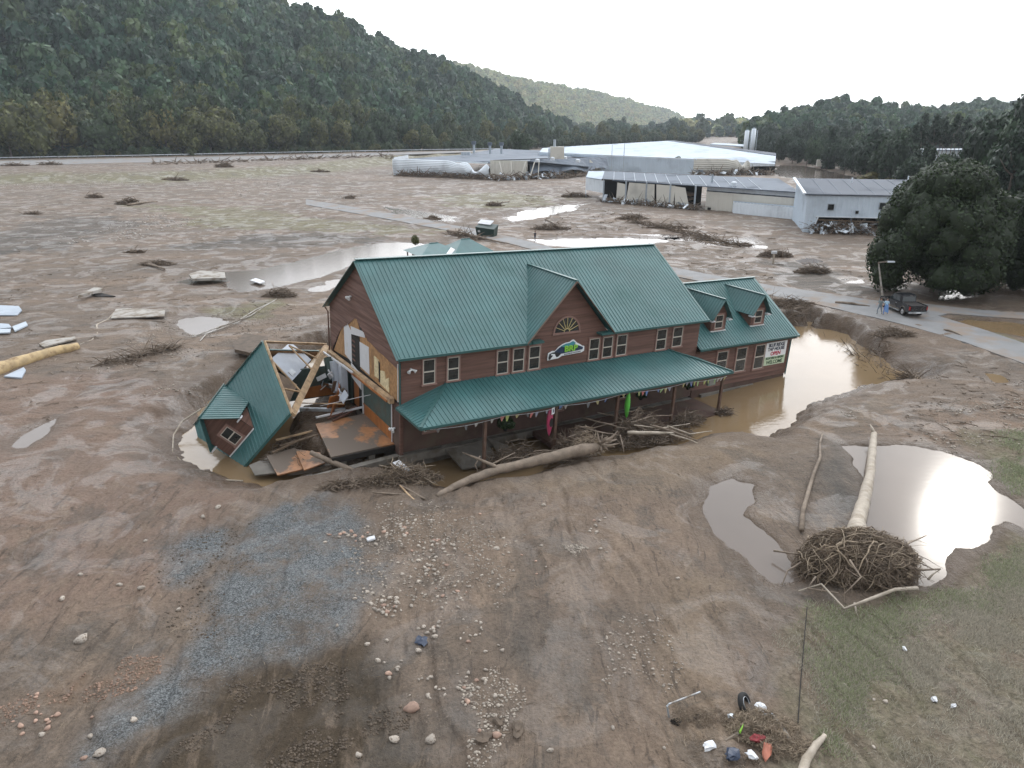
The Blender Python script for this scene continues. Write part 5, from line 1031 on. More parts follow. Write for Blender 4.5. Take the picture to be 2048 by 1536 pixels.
# ---------------------------------------------------------------- far buildings
for n, c, r_ in (('corr_white', (.70, .76, .82), .42), ('corr_cream', (.62, .60, .54), .5), ('sheet_blue', (.33, .38, .44), .5), ('roof_grey', (.10, .125, .16), .7), ('roof_pale', (.34, .41, .49), .55), ('wall_blue', (.58, .67, .76), .5), ('roof_dark', (.055, .072, .10), .75), ('wall_grey', (.38, .43, .48), .55)):
    M[n] = mat(n, c, r_, var=.06, vscale=.15, dirt=tuple(v * .62 for v in c), dscale=.12, dpos=(.52, .75), bump=0)
def wall_sheet(name, a, b_, z0, z1a, z1b, m, parent, pitch=1.0, rib=.08, z0b=None, t=.15):
    """upright ribbed metal wall from a to b as one connected piece; top height may slope"""
    a, b_ = Vector((a[0], a[1], 0)), Vector((b_[0], b_[1], 0)); d = b_ - a; L_ = d.length; d /= L_; n = Vector((d.y, -d.x, 0)); k = max(2, int(L_ / pitch)); q = MB(); z0b = z0 if z0b is None else z0b
    st = []
    for i in range(k): u = i / k; st += [(u, 0), (u + .55 / k, 0), (u + .62 / k, rib), (u + .93 / k, rib)]
    st.append((1, 0))
    for u, h in st:
        p = a + d * (u * L_) + n * h; q.v += [(p.x, p.y, z0 + (z0b - z0) * u), (p.x, p.y, z1a + (z1b - z1a) * u)]
    m_ = len(st)
    for i in range(m_ - 1): q.f.append((2 * i, 2 * i + 2, 2 * i + 3, 2 * i + 1)); q.m.append(0)
    return q.build(name, m, parent)
def at(p, v): return Vector((p[0], p[1])) + v
# white two-storey block beside the round tree
A0 = Vector(G(1606, 466)); A1 = A0 + Vector((26, -5.2)); bk = Vector((5.4, 20.5)); u_ = (A1 - A0).normalized()
w = empty('white_building', (0, 0, 0)); tag(w, 'white metal-clad building with two square windows, its ground floor ripped out, beside the round tree', 'building')
hE, hR = 7.0, 8.4
wall_sheet('wall', A0, A1, 3.1, hE, hE, M['wall_blue'], w, .9); wall_sheet('wall', A0 + bk, A0, 0, hR, hE, M['wall_blue'], w, .9); wall_sheet('wall', A0, at(A0, u_ * 2.0), 0, 3.1, 3.1, M['wall_blue'], w, .9); wall_sheet('wall', at(A0, u_ * 14), A1, 0, 3.1, 3.1, M['wall_blue'], w, .9)
P3_ = [(*(A0 - u_ * .5 - bk * .02), hE + .1), (*(A1 - bk * .02), hE + .1), (*(A1 + bk), hR + .1), (*(A0 - u_ * .5 + bk), hR + .1)]; MB().slab(P3_, .2).build('roof', M['roof_dark'], w)
for k_ in range(1, 9): MB().beam((*(A0 + u_ * (k_ * 2.9)), hE + .13), (*(A0 + u_ * (k_ * 2.9) + bk * .97), hR + .13), .12, .05).build('roof_seam', M['roof_grey'], w)
MB().beam((*(A0 - u_ * .5), hE + .02), (*A1, hE + .02), .3, .22).build('fascia', M['dark'], w); MB().beam((*(A0 - u_ * .6), hE + .1), (*(A0 - u_ * .6 + bk), hR + .1), .5, .3).build('rake_trim', M['corr_white'], w)
for s, ww, z in ((4.2, 1.0, 4.2), (13.0, 1.1, 4.5), (8.8, .5, 3.7)):
    c = A0 + u_ * s; nrm = Vector((u_.y, -u_.x)); c = c + nrm * .12; b = MB(); b.beam((*(c - u_ * ww * .62), z + ww * .62), (*(c + u_ * ww * .62), z + ww * .62), .12, ww * 1.25); f_ = b.build('window', M['wall_grey'], w); b = MB(); c2 = c + nrm * .07; b.beam((*(c2 - u_ * ww * .5), z + ww * .62), (*(c2 + u_ * ww * .5), z + ww * .62), .04, ww); b.build('pane', M['glass'], f_)
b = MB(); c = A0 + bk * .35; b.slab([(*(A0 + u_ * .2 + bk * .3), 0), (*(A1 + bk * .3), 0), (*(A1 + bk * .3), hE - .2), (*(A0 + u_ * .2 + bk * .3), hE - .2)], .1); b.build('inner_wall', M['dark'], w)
for s, l in ((2.3, -.9), (8.0, .1), (13.6, .6)): MB().beam((*(A0 + u_ * s), 3.2), (*(A0 + u_ * (s + l)), 0), .22, .22).build('bent_column', M['corr_white'] if s < 3 else M['roof_grey'], w)
MB().beam((*(A0 + u_ * 2), 2.5), (*(A0 + u_ * 14), 2.3), .15, .2).build('girt', M['lumber_dark'], w)
MB().beam((*(A0 + u_ * 1.8), 3.08), (*(A0 + u_ * 14), 3.08), .25, .2).build('lintel', M['corr_white'], w)
for s, k in ((9, .5), (20, .7), (21, .7)): q = A0 + u_ * s + bk * k; b = MB(); b.tube([(*q, hE + 1 + k), (*q, hE + 1.9 + k)], .16, 6); b.build('roof_vent', M['corr_white'], w)
# long low shed, front partly torn away
B0, B1, B2 = Vector(G(1205, 403)), Vector(G(1410, 420)), Vector(G(1592, 438)); hs = 5.6; bk2 = Vector((3.0, 22)); w = empty('low_shed'); tag(w, 'long low cream metal shed with its left bays torn open and a grey roof', 'building'); ub = (B2 - B0).normalized()
wall_sheet('wall', B1, B2, 0, hs - 1.3, hs - 1.3, M['corr_cream'], w, 1.2, .05); wall_sheet('upper_wall', at(B1, ub * .1) + Vector((.2, .9)), at(B2, Vector((.2, .9))), hs - 1.2, hs - .2, hs - .2, M['corr_white'], w, 1.2, .05)
MB().slab([(*B1, hs - 1.28), (*B2, hs - 1.28), (*(B2 + Vector((.2, .95))), hs - 1.1), (*(B1 + Vector((.2, .95))), hs - 1.1)], .1).build('canopy', M['roof_dark'], w)
Bl = Vector(G(1172, 396)); wall_sheet('end_wall', Bl, B0, 2.2, hs, hs - .3, M['corr_white'], w, 1.0, .05); wall_sheet('end_wall', Bl + Vector((1, 12)), Bl, 0, hs, hs, M['corr_white'], w, 1.0, .05)
MB().slab([(*(B0 - ub * .5), hs), (*(B2 + ub * .2), hs), (*(B2 + bk2), hs + 1.3), (*(B0 + bk2 * .8), hs + 1.1)], .2).build('roof', M['roof_grey'], w); MB().slab([(*(Bl - ub * .2), hs - .02), (*(B0 - ub * .4), hs - .02), (*(B0 + bk2 * .8), hs + 1.08), (*(Bl + bk2 * .6), hs + .8)], .2).build('roof', M['roof_pale'], w)
for k_ in range(1, 14): MB().beam((*(B0 + ub * (k_ * 3.4)), hs + .04), (*(B0 + ub * (k_ * 3.4) + bk2 * .8), hs + 1.12), .12, .05).build('roof_seam', M['wall_grey'], w)
MB().beam((*(B0 - ub * .5), hs - .05), (*(B1 + ub * 1), hs - .05), .3, .35).build('fascia', M['dark'], w)
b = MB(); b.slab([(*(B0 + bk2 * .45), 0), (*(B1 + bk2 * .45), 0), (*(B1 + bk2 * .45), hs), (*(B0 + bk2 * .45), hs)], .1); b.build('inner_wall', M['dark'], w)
for s in (0, 7.2, 13.5, 20.5, 27.5): MB().beam((*(B0 + ub * (s + .2)), 0), (*(B0 + ub * (s + .2)), hs), .35, .35, (1, 0, 0)).build('column', M['wall_grey'], w)
for s0, s1, l0, l1, tz in ((8.3, 16.0, -.8, .3, -.2), (16.6, 22.0, .4, -.2, -.3), (21.8, 24.8, .6, 1.6, -1.0), (4.6, 7.0, -.2, .8, -1.2)):
    a = B0 + ub * s0; c = B0 + ub * s1; b = MB(); b.slab([(*(a + ub * l0), .2), (*(c + ub * l1), .2), (*c, hs - .3 + tz * .4), (*a, hs - .3 + tz * .2)], .12); b.build('loose_wall_panel', M['corr_cream'], w)
for s in (.6, 3.2): q = B1 + ub * s; MB().beam((*(q + Vector((0, -.12))), .1 if s < 1 else 1.6), (*(q + ub * .9 + Vector((0, -.12))), .1 if s < 1 else 1.6), .1, 1.9 if s > 1 else 1.2).build('opening_shade_sheet', M['dark'], w)  # near-black panels on the wall, shade of the openings put into colour
for s, z in ((24.5, 1.2), (25.5, 2.1), (24.2, 2.9), (26.0, .6), (25.9, 3.4)): q = B0 + ub * s + bk2 * .12; MB().box((q.x, q.y, z), (3.2, 2, .5), Euler((.1, .2 * math.sin(s * 9), ub.angle_signed(Vector((1, 0))))).to_matrix()).build('lumber_stack', M['lumber_dark'], w)
q = B1 + ub * 7.0 + Vector((.3, 1.6)); b = MB(); b.tube([(q.x, q.y, hs), (q.x, q.y, hs + 1.0), (q.x, q.y, hs + 1.2)], [.7, .7, .2], 10); b.build('roof_vent', M['corr_white'], w); q = B1 + ub * 2 + bk2 * .25; b = MB(); b.tube([(q.x, q.y, hs), (q.x, q.y, hs + 2.2)], .25, 8); b.build('roof_vent', M['wall_grey'], w)
# white trailer box against the shed
t0, t1 = Vector(G(1464, 427)), Vector(G(1590, 439)); t0 += Vector((0, -1.2)); t1 += Vector((-.5, -1.4)); w = empty('white_trailer'); tag(w, 'long white box trailer standing against the cream shed wall', 'trailer'); wall_sheet('side', t0, t1, .15, 2.7, 2.7, M['corr_white'], w, .8, .05); nb = Vector((.35, 2.4)); wall_sheet('end', t0 + nb, t0, .15, 2.7, 2.7, M['corr_white'], w, .8, .05); MB().slab([(*t0, 2.72), (*t1, 2.72), (*(t1 + nb), 2.72), (*(t0 + nb), 2.72)], .1).build('roof', M['roof_pale'], w)
# crumpled warehouse on the left
w = empty('crumpled_warehouse'); tag(w, 'flat grey-roofed warehouse with its near end walls buckled by the flood', 'warehouse')
c0, c1, c2, c3 = Vector(G(788, 351)), Vector(G(985, 359)), Vector(G(1180, 349)), Vector(G(1225, 338)); zt = 6.8
# peeled corrugated side wall, bulging and folding over
def peeled(name, a, b_, h, m, parent, rows=10, cols=60, bulge=2.4, fold=1.0):
    a = Vector((*a, 0)); d = Vector((*b_, 0)) - a; L_ = d.length; d /= L_; n = Vector((d.y, -d.x, 0)); q = MB()
    for j in range(rows * 2 + 1):
        v = j / (rows * 2)
        for i in range(cols + 1):
            u = i / cols; f = sst(.55, 1.0, u) * fold; zz_ = h * v * (1 - .75 * f * (v ** .5) * (.6 + .4 * math.sin(u * 31))) ; out = bulge * math.sin(v * 2.6) * (.25 + u) + (.18 if j % 2 else 0) * (1 - f * .4) + f * 1.4 * math.sin(u * 40 + v * 5) * .4
            p = a + d * (u * L_) + n * out; q.v.append((p.x, p.y, max(-.1, zz_)))
    for j in range(rows * 2):
        for i in range(cols): k = j * (cols + 1) + i; q.f.append((k, k + 1, k + cols + 2, k + cols + 1)); q.m.append(0)
    return q.build(name, m, parent)
peeled('peeled_wall', c0, c1, zt - .4, M['corr_white'], w)
wall_sheet('wall', c1 + Vector((-1, 7)), c1 + Vector((13, 4)), .2, zt - .3, zt - .3, M['corr_cream'], w, 1.2, .06); wall_sheet('wall', c0 + Vector((2, 30)), c0 + Vector((0, 2)), 0, zt, zt, M['corr_white'], w, 1.2, .06)
rp = [PYD(793, 319, 301), PYD(975, 326, 285), (*(c1 + Vector((14, 4))), zt - .4), PYD(1178, 333, 300), PYD(1195, 305, 385), PYD(992, 297.5, 400), PYD(930, 309, 335)]
MB().slab(rp, .25).build('roof', M['roof_grey'], w); MB().beam(rp[0], rp[1], .4, .5).build('roof_edge', M['corr_white'], w)
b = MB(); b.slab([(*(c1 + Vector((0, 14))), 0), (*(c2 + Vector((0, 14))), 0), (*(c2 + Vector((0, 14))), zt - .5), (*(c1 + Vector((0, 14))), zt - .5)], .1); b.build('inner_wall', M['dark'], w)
rj = random.Random(8)
# sagging, crushed front slope of the roof
q = MB(); nu_, nv_ = 26, 8; a = c1 + Vector((14, 3)); e = c2 + Vector((8, 4))
for j in range(nv_ + 1):
    for i in range(nu_ + 1):
        u, v = i / nu_, j / nv_; p = a.lerp(e, u) + Vector((0, 7)) * (1 - v) ; sag = (zt - .2) * (1 - v) + (1.2 + 1.5 * abs(math.sin(u * 9))) * v; q.v.append((p.x, p.y - v * 3 * math.sin(u * 3.1), sag + rj.uniform(-.15, .15)))
for j in range(nv_):
    for i in range(nu_): k = j * (nu_ + 1) + i; q.f.append((k, k + nu_ + 1, k + nu_ + 2, k + 1)); q.m.append(0)
q.build('sagging_roof', M['roof_grey'], w)
for i in range(16):
    p = c1.lerp(c2, .62 + i * .034) + Vector((rj.uniform(-.5, .5), rj.uniform(-2, 3))); l = rj.uniform(-2.4, .4); MB().slab([(p.x, p.y, 0), (p.x + 1.3, p.y, 0), (p.x + 1.3 + l, p.y + 2, rj.uniform(3.5, 6)), (p.x + l, p.y + 2, rj.uniform(3.5, 6))], .08).build('bent_wall_panel', M['corr_cream'] if i % 3 else M['corr_white'], w)
for i in range(5):
    p = c1 + Vector((4 + i * 3.2, rj.uniform(-1, 2))); MB().beam((p.x, p.y, 0), (p.x + rj.uniform(-2, 2), p.y + 2, zt - .6), .3, .3).build('bent_column', M['corr_cream'], w)
for px, py, h in ((948, 302, 5.2), (980, 303, 4.8), (1003, 303, 4.8)):
    x, y = G(px, py, 8); t = empty('exhaust_stack', (x, y, zt + .2)); tag(t, {948: 'leftmost of three slim grey stacks on the far edge of the warehouse roof', 980: 'middle of three slim grey stacks on the warehouse roof', 1003: 'rightmost of three slim grey stacks on the warehouse roof'}[px], 'chimney'); b = MB(); b.tube([(0, 0, 0), (0, 0, h * .72)], .55, 10); b.build('pipe', M['wall_grey'], t); b = MB(); b.tube([(0, 0, h * .72), (0, 0, h)], 1.0, 10); b.build('cowl', M['roof_grey'], t)
x, y = G(1114, 311, 8); t = empty('dust_collector', (x, y, zt)); tag(t, 'cream box unit with a small stack on the grey warehouse roof', 'roof unit'); MB().bx(-2.6, 2.6, -2, 2, 0, 4.4).build('housing', M['corr_cream'], t); MB().tube([(-1, 0, 4.4), (-1, 0, 7)], .5, 8).build('stack', M['wall_grey'], t); MB().bx(-3.3, -2.9, -1, 1, 0, 3.8).build('ladder', M['wall_grey'], t)
for i, (px, py) in enumerate(((926, 308), (932, 308), (938, 308))): x, y = G(px, py, 7.5); t = MB().tube([(x, y, zt + .1), (x, y, zt + 1.5)], [.9, .7], 10).build('roof_fan', M['wall_grey']); tag(t, 'one of three grey drum vents in a cluster on the warehouse roof edge', 'roof vent', 'drum vents on the warehouse roof')
for i, (px, py) in enumerate(((1075, 322), (1105, 318), (1130, 316), (1156, 322))): x, y = G(px, py, 7); t = MB().tube([(x, y, zt - .2), (x, y, zt + .7), (x, y, zt + .9)], [.8, .8, .3], 8).build('roof_vent', M['corr_white']); tag(t, 'small white vent on the sagging roof slope', 'roof vent', 'white vents on the sagging roof')
# big pale-roofed warehouse
w = empty('large_warehouse'); tag(w, 'very large warehouse with a pale blue-white roof in the middle distance', 'warehouse'); zb_ = 9.0
e0 = Vector(G(1060, 337)); e1 = Vector(G(1392, 352)); e2 = Vector(G(1548, 346)); 
ea, eb, ec = PYD(1078, 305, 350), PYD(1392, 319, 303), PYD(1550, 328, 312)
wall_sheet('wall', ea[:2], eb[:2], 0, ea[2], eb[2], M['wall_blue'], w, 3, .15)
wall_sheet('wall', eb[:2], ec[:2], 3.0, eb[2], ec[2], M['corr_white'], w, 3, .15)
ra, rb_, rc = PYD(1085, 296, 430), PYD(1335, 281.5, 470), PYD(1552, 312, 330)
MB().slab([ea, eb, ec, rc, rb_, ra], .3).build('roof', M['roof_pale'], w)
MB().slab([(rb_[0], rb_[1], rb_[2] + .2), (rc[0], rc[1], rc[2] + .2), PYD(1552, 306, 345), PYD(1345, 280.5, 480)], .1).build('rear_roof', M['roof_dark'], w)
MB().beam(Vector(ea) + Vector((0, -1, .05)), Vector(eb) + Vector((0, -1, .05)), .5, .5).build('eave_trim', M['corr_white'], w)
peeled('peeled_wall', G(1385, 350), G(1495, 350), 6.4, M['corr_cream'], w, 8, 40, 1.5, .7)
MB().slab([(*G(1502, 346), 0), (*G(1549, 346), 0), (*G(1549, 346), 4.6), (*G(1502, 346), 4.6)], .1).build('opening_shade_sheet', M['dark'], w)  # flat black sheet paints the shade inside the open end
w2 = empty('pale_shed'); tag(w2, 'pale low shed roof showing behind the large warehouse', 'building'); MB().slab([PYD(1420, 288, 560), PYD(1545, 296, 480), PYD(1545, 292, 540), PYD(1430, 285.5, 640)], .6).build('roof', M['roof_pale'], w2)
for px, lab in ((1507, 'left of the two white silos at the end of the warehouse'), (1521, 'right of the two white silos at the end of the warehouse')):
    x, y = G(px, 322); t = empty('silo', (x + 4, y + 30, 0)); tag(t, lab, 'silo', None); b = MB(); b.tube([(0, 0, 0), (0, 0, 17.0 if px > 1510 else 15.8)], 1.3, 14); b.build('tank', M['corr_white'], t, True); b = MB(); b.tube([(0, 0, 15.8), (0, 0, 17.6 if px > 1510 else 16.4)], [1.32, .4], 14); b.build('cap', M['roof_pale'], t); MB().bx(1.5, 1.9, -1.7, -1.4, 0, 16).build('ladder', M['wall_grey'], t)
x, y = G(1676, 338); t = empty('tank_trailers', (x, y, 0), -.25); tag(t, 'pale long trailer parked at the edge of the flooded yard', 'trailer'); MB().bx(-9.5, 9.5, -1.3, 1.3, 1.1, 4.0).build('box', M['corr_cream'], t)
for s in (-7, -5.5, 6, 7.5): MB().tube([(s, -1.4, .5), (s, 1.4, .5)], .5, 10).build('wheel', M['tyre'], t)
x, y = RAYD(1895, 345); t = empty('pale_building', (x, y, 0), -.05); tag(t, 'pale flat building glimpsed between the bare pine stems', 'building'); MB().bx(-19, 19, -6, 6, 0, 8.2).build('wall', M['corr_white'], t); MB().bx(-19.5, 19.5, -6.5, 6.5, 8.2, 8.7).build('roof', M['roof_pale'], t)
# two crushed pavilions behind the main ridge
for (px, py, s, hh, lab, mm) in ((866, 524, 3.6, 1.9, 'dull teal pyramid roof lying just behind the left end of the main ridge', 'teal'), (930, 522, 3.4, 2.4, 'bright teal pyramid roof poking up behind the main ridge', 'teal')):
    x, y = G(px, py); y += 2; t = empty('pavilion', (x, y, 0), .5); tag(t, lab, 'pavilion'); q = [(-s, -s, 1.2), (s, -s, 1.2), (s, s, 1.2), (-s, s, 1.2)]; b = MB(); b.add(q + [(-.6, 0, hh + .6), (.6, 0, hh + .6)], [(0, 1, 5, 4), (1, 2, 5), (2, 3, 4, 5), (3, 0, 4), (3, 2, 1, 0)]); b.build('roof', M[mm], t); MB().beam((-.7, 0, hh + .62), (.7, 0, hh + .62), .2, .08).build('ridge_cap', M['teal_trim'], t)
    for a, c in ((-1, -1), (1, -1), (1, 1), (-1, 1)): MB().bx(a * s * .85 - .08, a * s * .85 + .08, c * s * .85 - .08, c * s * .85 + .08, 0, 1.4).build('post', M['post'], t)
P = [Vector((*G(892 + d, 521 + e, 2.2), 2.2 + k)) for d, e, k in ((0, 0, 0), (18, -14, .6), (10, -18, .6), (-6, -4, 0))]; tag(MB().slab(P, .1).build('white_sheet', M['wrap']), 'white board lying between the two teal pyramid roofs', 'board')
# guard rail
def rail(pxs_, z, lab):
    t = empty('guardrail', (0, 0, 0)); tag(t, lab, 'guardrail'); P = [Vector((*G(px, py, z), z)) for px, py in pxs_]; b = MB(); b.tube([p + Vector((0, 0, .75)) for p in P], .22, 4); b.build('rail', M['metal_grey'], t)
    n = 0
    for i in range(len(P) - 1):
        L_ = (P[i + 1] - P[i]).length; k = int(L_ / 8)
        for j in range(k): p = P[i].lerp(P[i + 1], j / k); n += 1; n < 90 and MB().bx(p.x - .1, p.x + .1, p.y - .1, p.y + .1, p.z - .2, p.z + .8).build('post', M['metal_grey'], t)
rail([(-200, 321), (0, 318.5), (300, 313), (500, 308.5), (800, 302.5), (1003, 299.5)], 2.6, 'long galvanised guardrail running along the far edge of the highway')
# dumpster on a raft of logs
x, y = G(974, 474); t = empty('dumpster', (x, y, .25), -.35); tag(t, 'dark green dumpster with a white lid stranded on a raft of logs', 'dumpster'); dg_ = mat('dark_green_steel', (.012, .035, .030), .5)
b = MB(); b.add([(-1.6, -.9, 0), (1.6, -.9, 0), (1.6, .9, 0), (-1.6, .9, 0), (-1.8, -1.1, 1.6), (1.8, -1.1, 1.3), (1.8, 1.1, 1.9), (-1.8, 1.1, 2.1)], [(3, 2, 1, 0), (0, 1, 5, 4), (1, 2, 6, 5), (2, 3, 7, 6), (3, 0, 4, 7), (4, 5, 6, 7)]); b.build('bin', dg_, t); b = MB(); b.slab([(-1.9, .2, 2.1), (.6, .1, 1.95), (.8, 1.5, 2.5), (-1.8, 1.6, 2.6)], .08); b.build('lid', M['wrap'], t); MB().bx(-1.3, -.9, -1.13, -1.05, .7, 1.0).build('placard', M['wrap'], t)
# ---------------------------------------------------------------- flood debris
M['log'] = mat('weathered_log', (.21, .165, .125), .8, var=.25, vscale=2.5, dirt=(.13, .10, .075), dscale=1.0, bump=.5, bscale=6)
M['log_pale'] = mat('bleached_log', (.36, .31, .25), .75, var=.2, vscale=2.5, dirt=(.22, .18, .13), dscale=1.1, bump=.4, bscale=6)
M['log_yellow'] = mat('debarked_yellow_log', (.40, .29, .15), .7, var=.25, vscale=1.6, dirt=(.20, .13, .075), dscale=1.2, dpos=(.5, .65), bump=.4, bscale=4)
M['twig'] = mat('muddy_twigs', (.14, .105, .076), .85, var=.35, vscale=3)
M['twig_pale'] = mat('bleached_twigs', (.26, .205, .145), .85, var=.3, vscale=3)
M['root'] = mat('root_mass', (.11, .078, .055), .9, var=.4, vscale=2)
M['stone'] = mat('river_stone', (.36, .315, .265), .75, var=.22, vscale=1.5, dirt=(.15, .115, .088), dscale=2.5, dpos=(.5, .62), bump=.25, bscale=8, rand=.28)
M['stone_pink'] = mat('pinkish_stone', (.34, .225, .17), .8, var=.22, vscale=1.5, rand=.25, bump=.2)
M['mud_clod'] = mat('mud_clod', (.095, .070, .050), .85, var=.3, vscale=2, bump=.5, bscale=5)
def log(name, pts, rad, m, lab, cat='log', branches=(), n=9, seed=0):
    r = random.Random(seed); t = empty(name, tuple(pts[0])); o = Vector(pts[0]); tag(t, lab, cat); P = [Vector(p) - o for p in pts]
    Q = []; 
    for i in range(len(P) - 1):
        for k in range(4): Q.append(P[i].lerp(P[i + 1], k / 4) + Vector((0, 0, r.uniform(-.02, .02))))
    Q.append(P[-1]); rr_ = np.interp(np.linspace(0, 1, len(Q)), np.linspace(0, 1, len(rad)), rad) * [r.uniform(.93, 1.07) for _ in Q]
    b = MB(); b.tube(Q, list(rr_), n); b.build('trunk', m, t, True)
    for bp in branches:
        b = MB(); b.tube([Vector(p) - o for p in bp[0]], bp[1], 6); b.build('branch', bp[2] if len(bp) > 2 else m, t, True)
    return t
def brush(name, c, rx, ry, h, n, seed, mts, lab, cat='brush pile', thick=.025, l=(.6, 1.8), rot=0.0, dome=True, curl=.38, z=None):
    """tangle of twigs nobody could count: one mesh"""
    r = random.Random(seed); zb = (th(c[0], c[1]) if z is None else z); t = MB(); ca, sa = math.cos(rot), math.sin(rot)
    for i in range(n):
        a = r.uniform(0, 6.283); q = r.random() ** .62; ux, uy = q * math.cos(a) * rx, q * math.sin(a) * ry; x, y = ux * ca - uy * sa, ux * sa + uy * ca
        bm_ = h * (1 - q * q) * (.75 + .5 * math.sin(ux * 5 + seed) * math.cos(uy * 7)) if dome else h; zz_ = max(0, bm_) * r.random() ** .6; L_ = r.uniform(*l) * (.55 if r.random() < .7 else 1) * (1.1 - .5 * q)
        a2 = r.gauss(0, .9) + rot + (math.pi if r.random() < .5 else 0); d = Vector((math.cos(a2), math.sin(a2), r.gauss(0, .22)))
        w = thick * r.uniform(.35, 1.3); pts = [Vector((x, y, zz_)) - d * L_ * .5]
        for k_ in range(3):
            d = (d + Vector((r.gauss(0, 1), r.gauss(0, 1), r.gauss(-.05, .5))) * curl).normalized(); pts.append(pts[-1] + d * L_ / 3)
        for v in pts: v.z = max(-.06, v.z)
        t.tube(pts, [w * .6, w, w * .8, w * .3], 3, False, mi=0 if r.random() < .75 or len(mts) == 1 else 1)
    o = t.build(name, mts, None); o.location = (c[0], c[1], zb); tag(o, lab, cat, None, 'stuff'); return o
def rock_mesh(seed, m, sub=2):
    r = np.random.RandomState(seed); v, f = ico(sub); v = v * np.array([1, .62 + .25 * r.rand(), .42 + .2 * r.rand()]); ph = r.rand(3) * 9
    k = 1 + .16 * np.sin(v[:, 0] * 3 + ph[0]) * np.cos(v[:, 1] * 4 + ph[1]) + .06 * r.normal(size=len(v)); v = v * k[:, None]; return np_mesh('rock', v, f, [m], True)
# the long log in front of the porch
P = [GZ(874, 992, .12), GZ(905, 975, .15), GZ(945, 957, .2), GZ(1000, 938, .35), GZ(1060, 925, .45), GZ(1120, 910, .6), GZ(1165, 900, .75), GZ(1200, 893, .85)]
root_ = P[-1]
br = [([P[3], GZ(985, 930, .7), GZ(950, 915, .9), GZ(925, 905, 1.0)], [.14, .10, .07, .03]), ([GZ(960, 912, .85), GZ(950, 930, .5), GZ(957, 945, .2)], [.05, .04, .02]), ([GZ(985, 928, .7), GZ(1010, 915, .75), GZ(1030, 905, .8)], [.06, .04, .02])]
rj = random.Random(4)
for i in range(16): d = Vector((rj.uniform(-.3, 1.2), rj.uniform(-.7, .9), rj.uniform(-.5, .9))); br.append(([root_, root_ + d * .6, root_ + d * 1.0 + Vector((0, 0, rj.uniform(-.3, .3)))], [.14, .08, .02]))
log('fallen_tree', P, [.14, .20, .24, .26, .29, .33, .38, .24], M['log'], 'long grey tree trunk lying in front of the porch with its roots to the right', 'fallen tree', br, 12, 1)
brush('root_fan', (root_.x - .7, root_.y + .35), 1.1, .8, 1.3, 520, 2, [M['twig_pale'], M['twig']], 'pale fan of broken roots at the butt of the long grey trunk', 'roots', .025, (.3, .9), 0, True, .35, .5)
P = [GZ(735, 952, -.6), GZ(690, 935, -.2), GZ(650, 918, .2), GZ(622, 905, .4)]; log('fallen_log', P, [.10, .17, .17, .15], M['log'], 'grey log lying across the wrecked floor below the torn end', 'log', (), 9, 2)
c = G(805, 965); brush('brush_pile', c, 2.3, .85, 1.15, 1700, 3, [M['twig'], M['twig_pale']], 'tangled brush pile with a white scrap at the left end of the long trunk', 'brush pile', .022, (.5, 1.5), .25, True, .38, .0)
c = G(700, 985, -.3); brush('brush_pile', c, 1.9, .45, .5, 600, 4, [M['twig'], M['log']], 'low dark drift of brush on the mud left of the long trunk', 'brush pile', .03, (.5, 1.6), .25, True, .35, .05)
x, y = G(805, 955); t = MB().slab([(x - .55, y + .25, .75), (x - .2, y + .45, .82), (x + .55, y - .35, .62), (x + .2, y - .5, .5)], .1).build('plastic_scrap', M['wrap']); tag(t, 'white plastic scrap lying on the brush pile at the end of the long trunk', 'scrap')
for i, (a, c_) in enumerate((((745, 985), (825, 990)), ((790, 965), (850, 998)), ((800, 972), (828, 1000)))): log('broken_board', [GZ(*a, .3), GZ(*c_, .15)], [.05, .06], M['lumber'] if i == 2 else M['log'], ['split pale stick lying along the foot of the brush pile', 'bent stick across the brush pile', 'short orange-brown splintered board at the foot of the brush pile'][i], 'stick', (), 5, i)
def hb(lx, ly, lz): return BM @ Vector((lx, ly, lz))
for k, (lx, ly, rx, ry, h, n, lab) in enumerate(((10.0, -4.3, 2.2, 1.1, 1.9, 1100, 'dark brush heaped round the red kayak'), (15.4, -4.2, 2.7, 1.2, 2.0, 1500, 'large tangle of branches below the green kayak'), (6.2, -3.0, 2.2, .9, 1.1, 700, 'brush jammed against the left porch post'), (20.5, -3.6, 1.8, .7, .8, 400, 'thin brush caught at the right porch post'), (17.5, -5.2, 2.2, .7, .45, 350, 'low brush trailing in the water right of the tangle'), (24.4, -3.6, .7, .5, .4, 130, 'small clump of brush at the foot of the corner post'))):
    p = hb(lx, ly, 0); brush('brush_pile', (p.x, p.y), rx, ry, h, n, 20 + k, [M['twig'], M['log']], lab, 'brush pile', .026, (.6, 2.0), by, True, .35, -.75 - lx * .02)
BR = [((1165, 835), (1215, 848), (1255, 858)), ((1195, 825), (1230, 832), (1262, 850)), ((1262, 845), (1300, 833), (1345, 830)), ((1255, 865), (1300, 866), (1348, 866)), ((1300, 850), (1345, 862), (1405, 885)), ((1268, 850), (1320, 856), (1380, 847)), ((1335, 852), (1380, 868), (1424, 862)), ((1340, 868), (1375, 878), (1408, 891)), ((1240, 870), (1245, 890), (1248, 905)), ((1150, 850), (1190, 862), (1235, 870)), ((1230, 800), (1236, 825), (1250, 850))]
BL = ['dark branch reaching left from the tangle under the green kayak', 'thin branch above it on the left of the tangle', 'long arching branch behind the right porch post', 'thick pale log lying level in the tangle right of the green kayak', 'slanting bare pole in the middle of the right tangle', 'straight thin branch crossing the right tangle', 'pale forked branch lying out over the brown water', 'bleached pole pointing down right over the mud edge', 'upright broken stem at the front of the tangle', 'brown branch low on the left of the tangle', 'thin upright stick leaning on the green kayak']
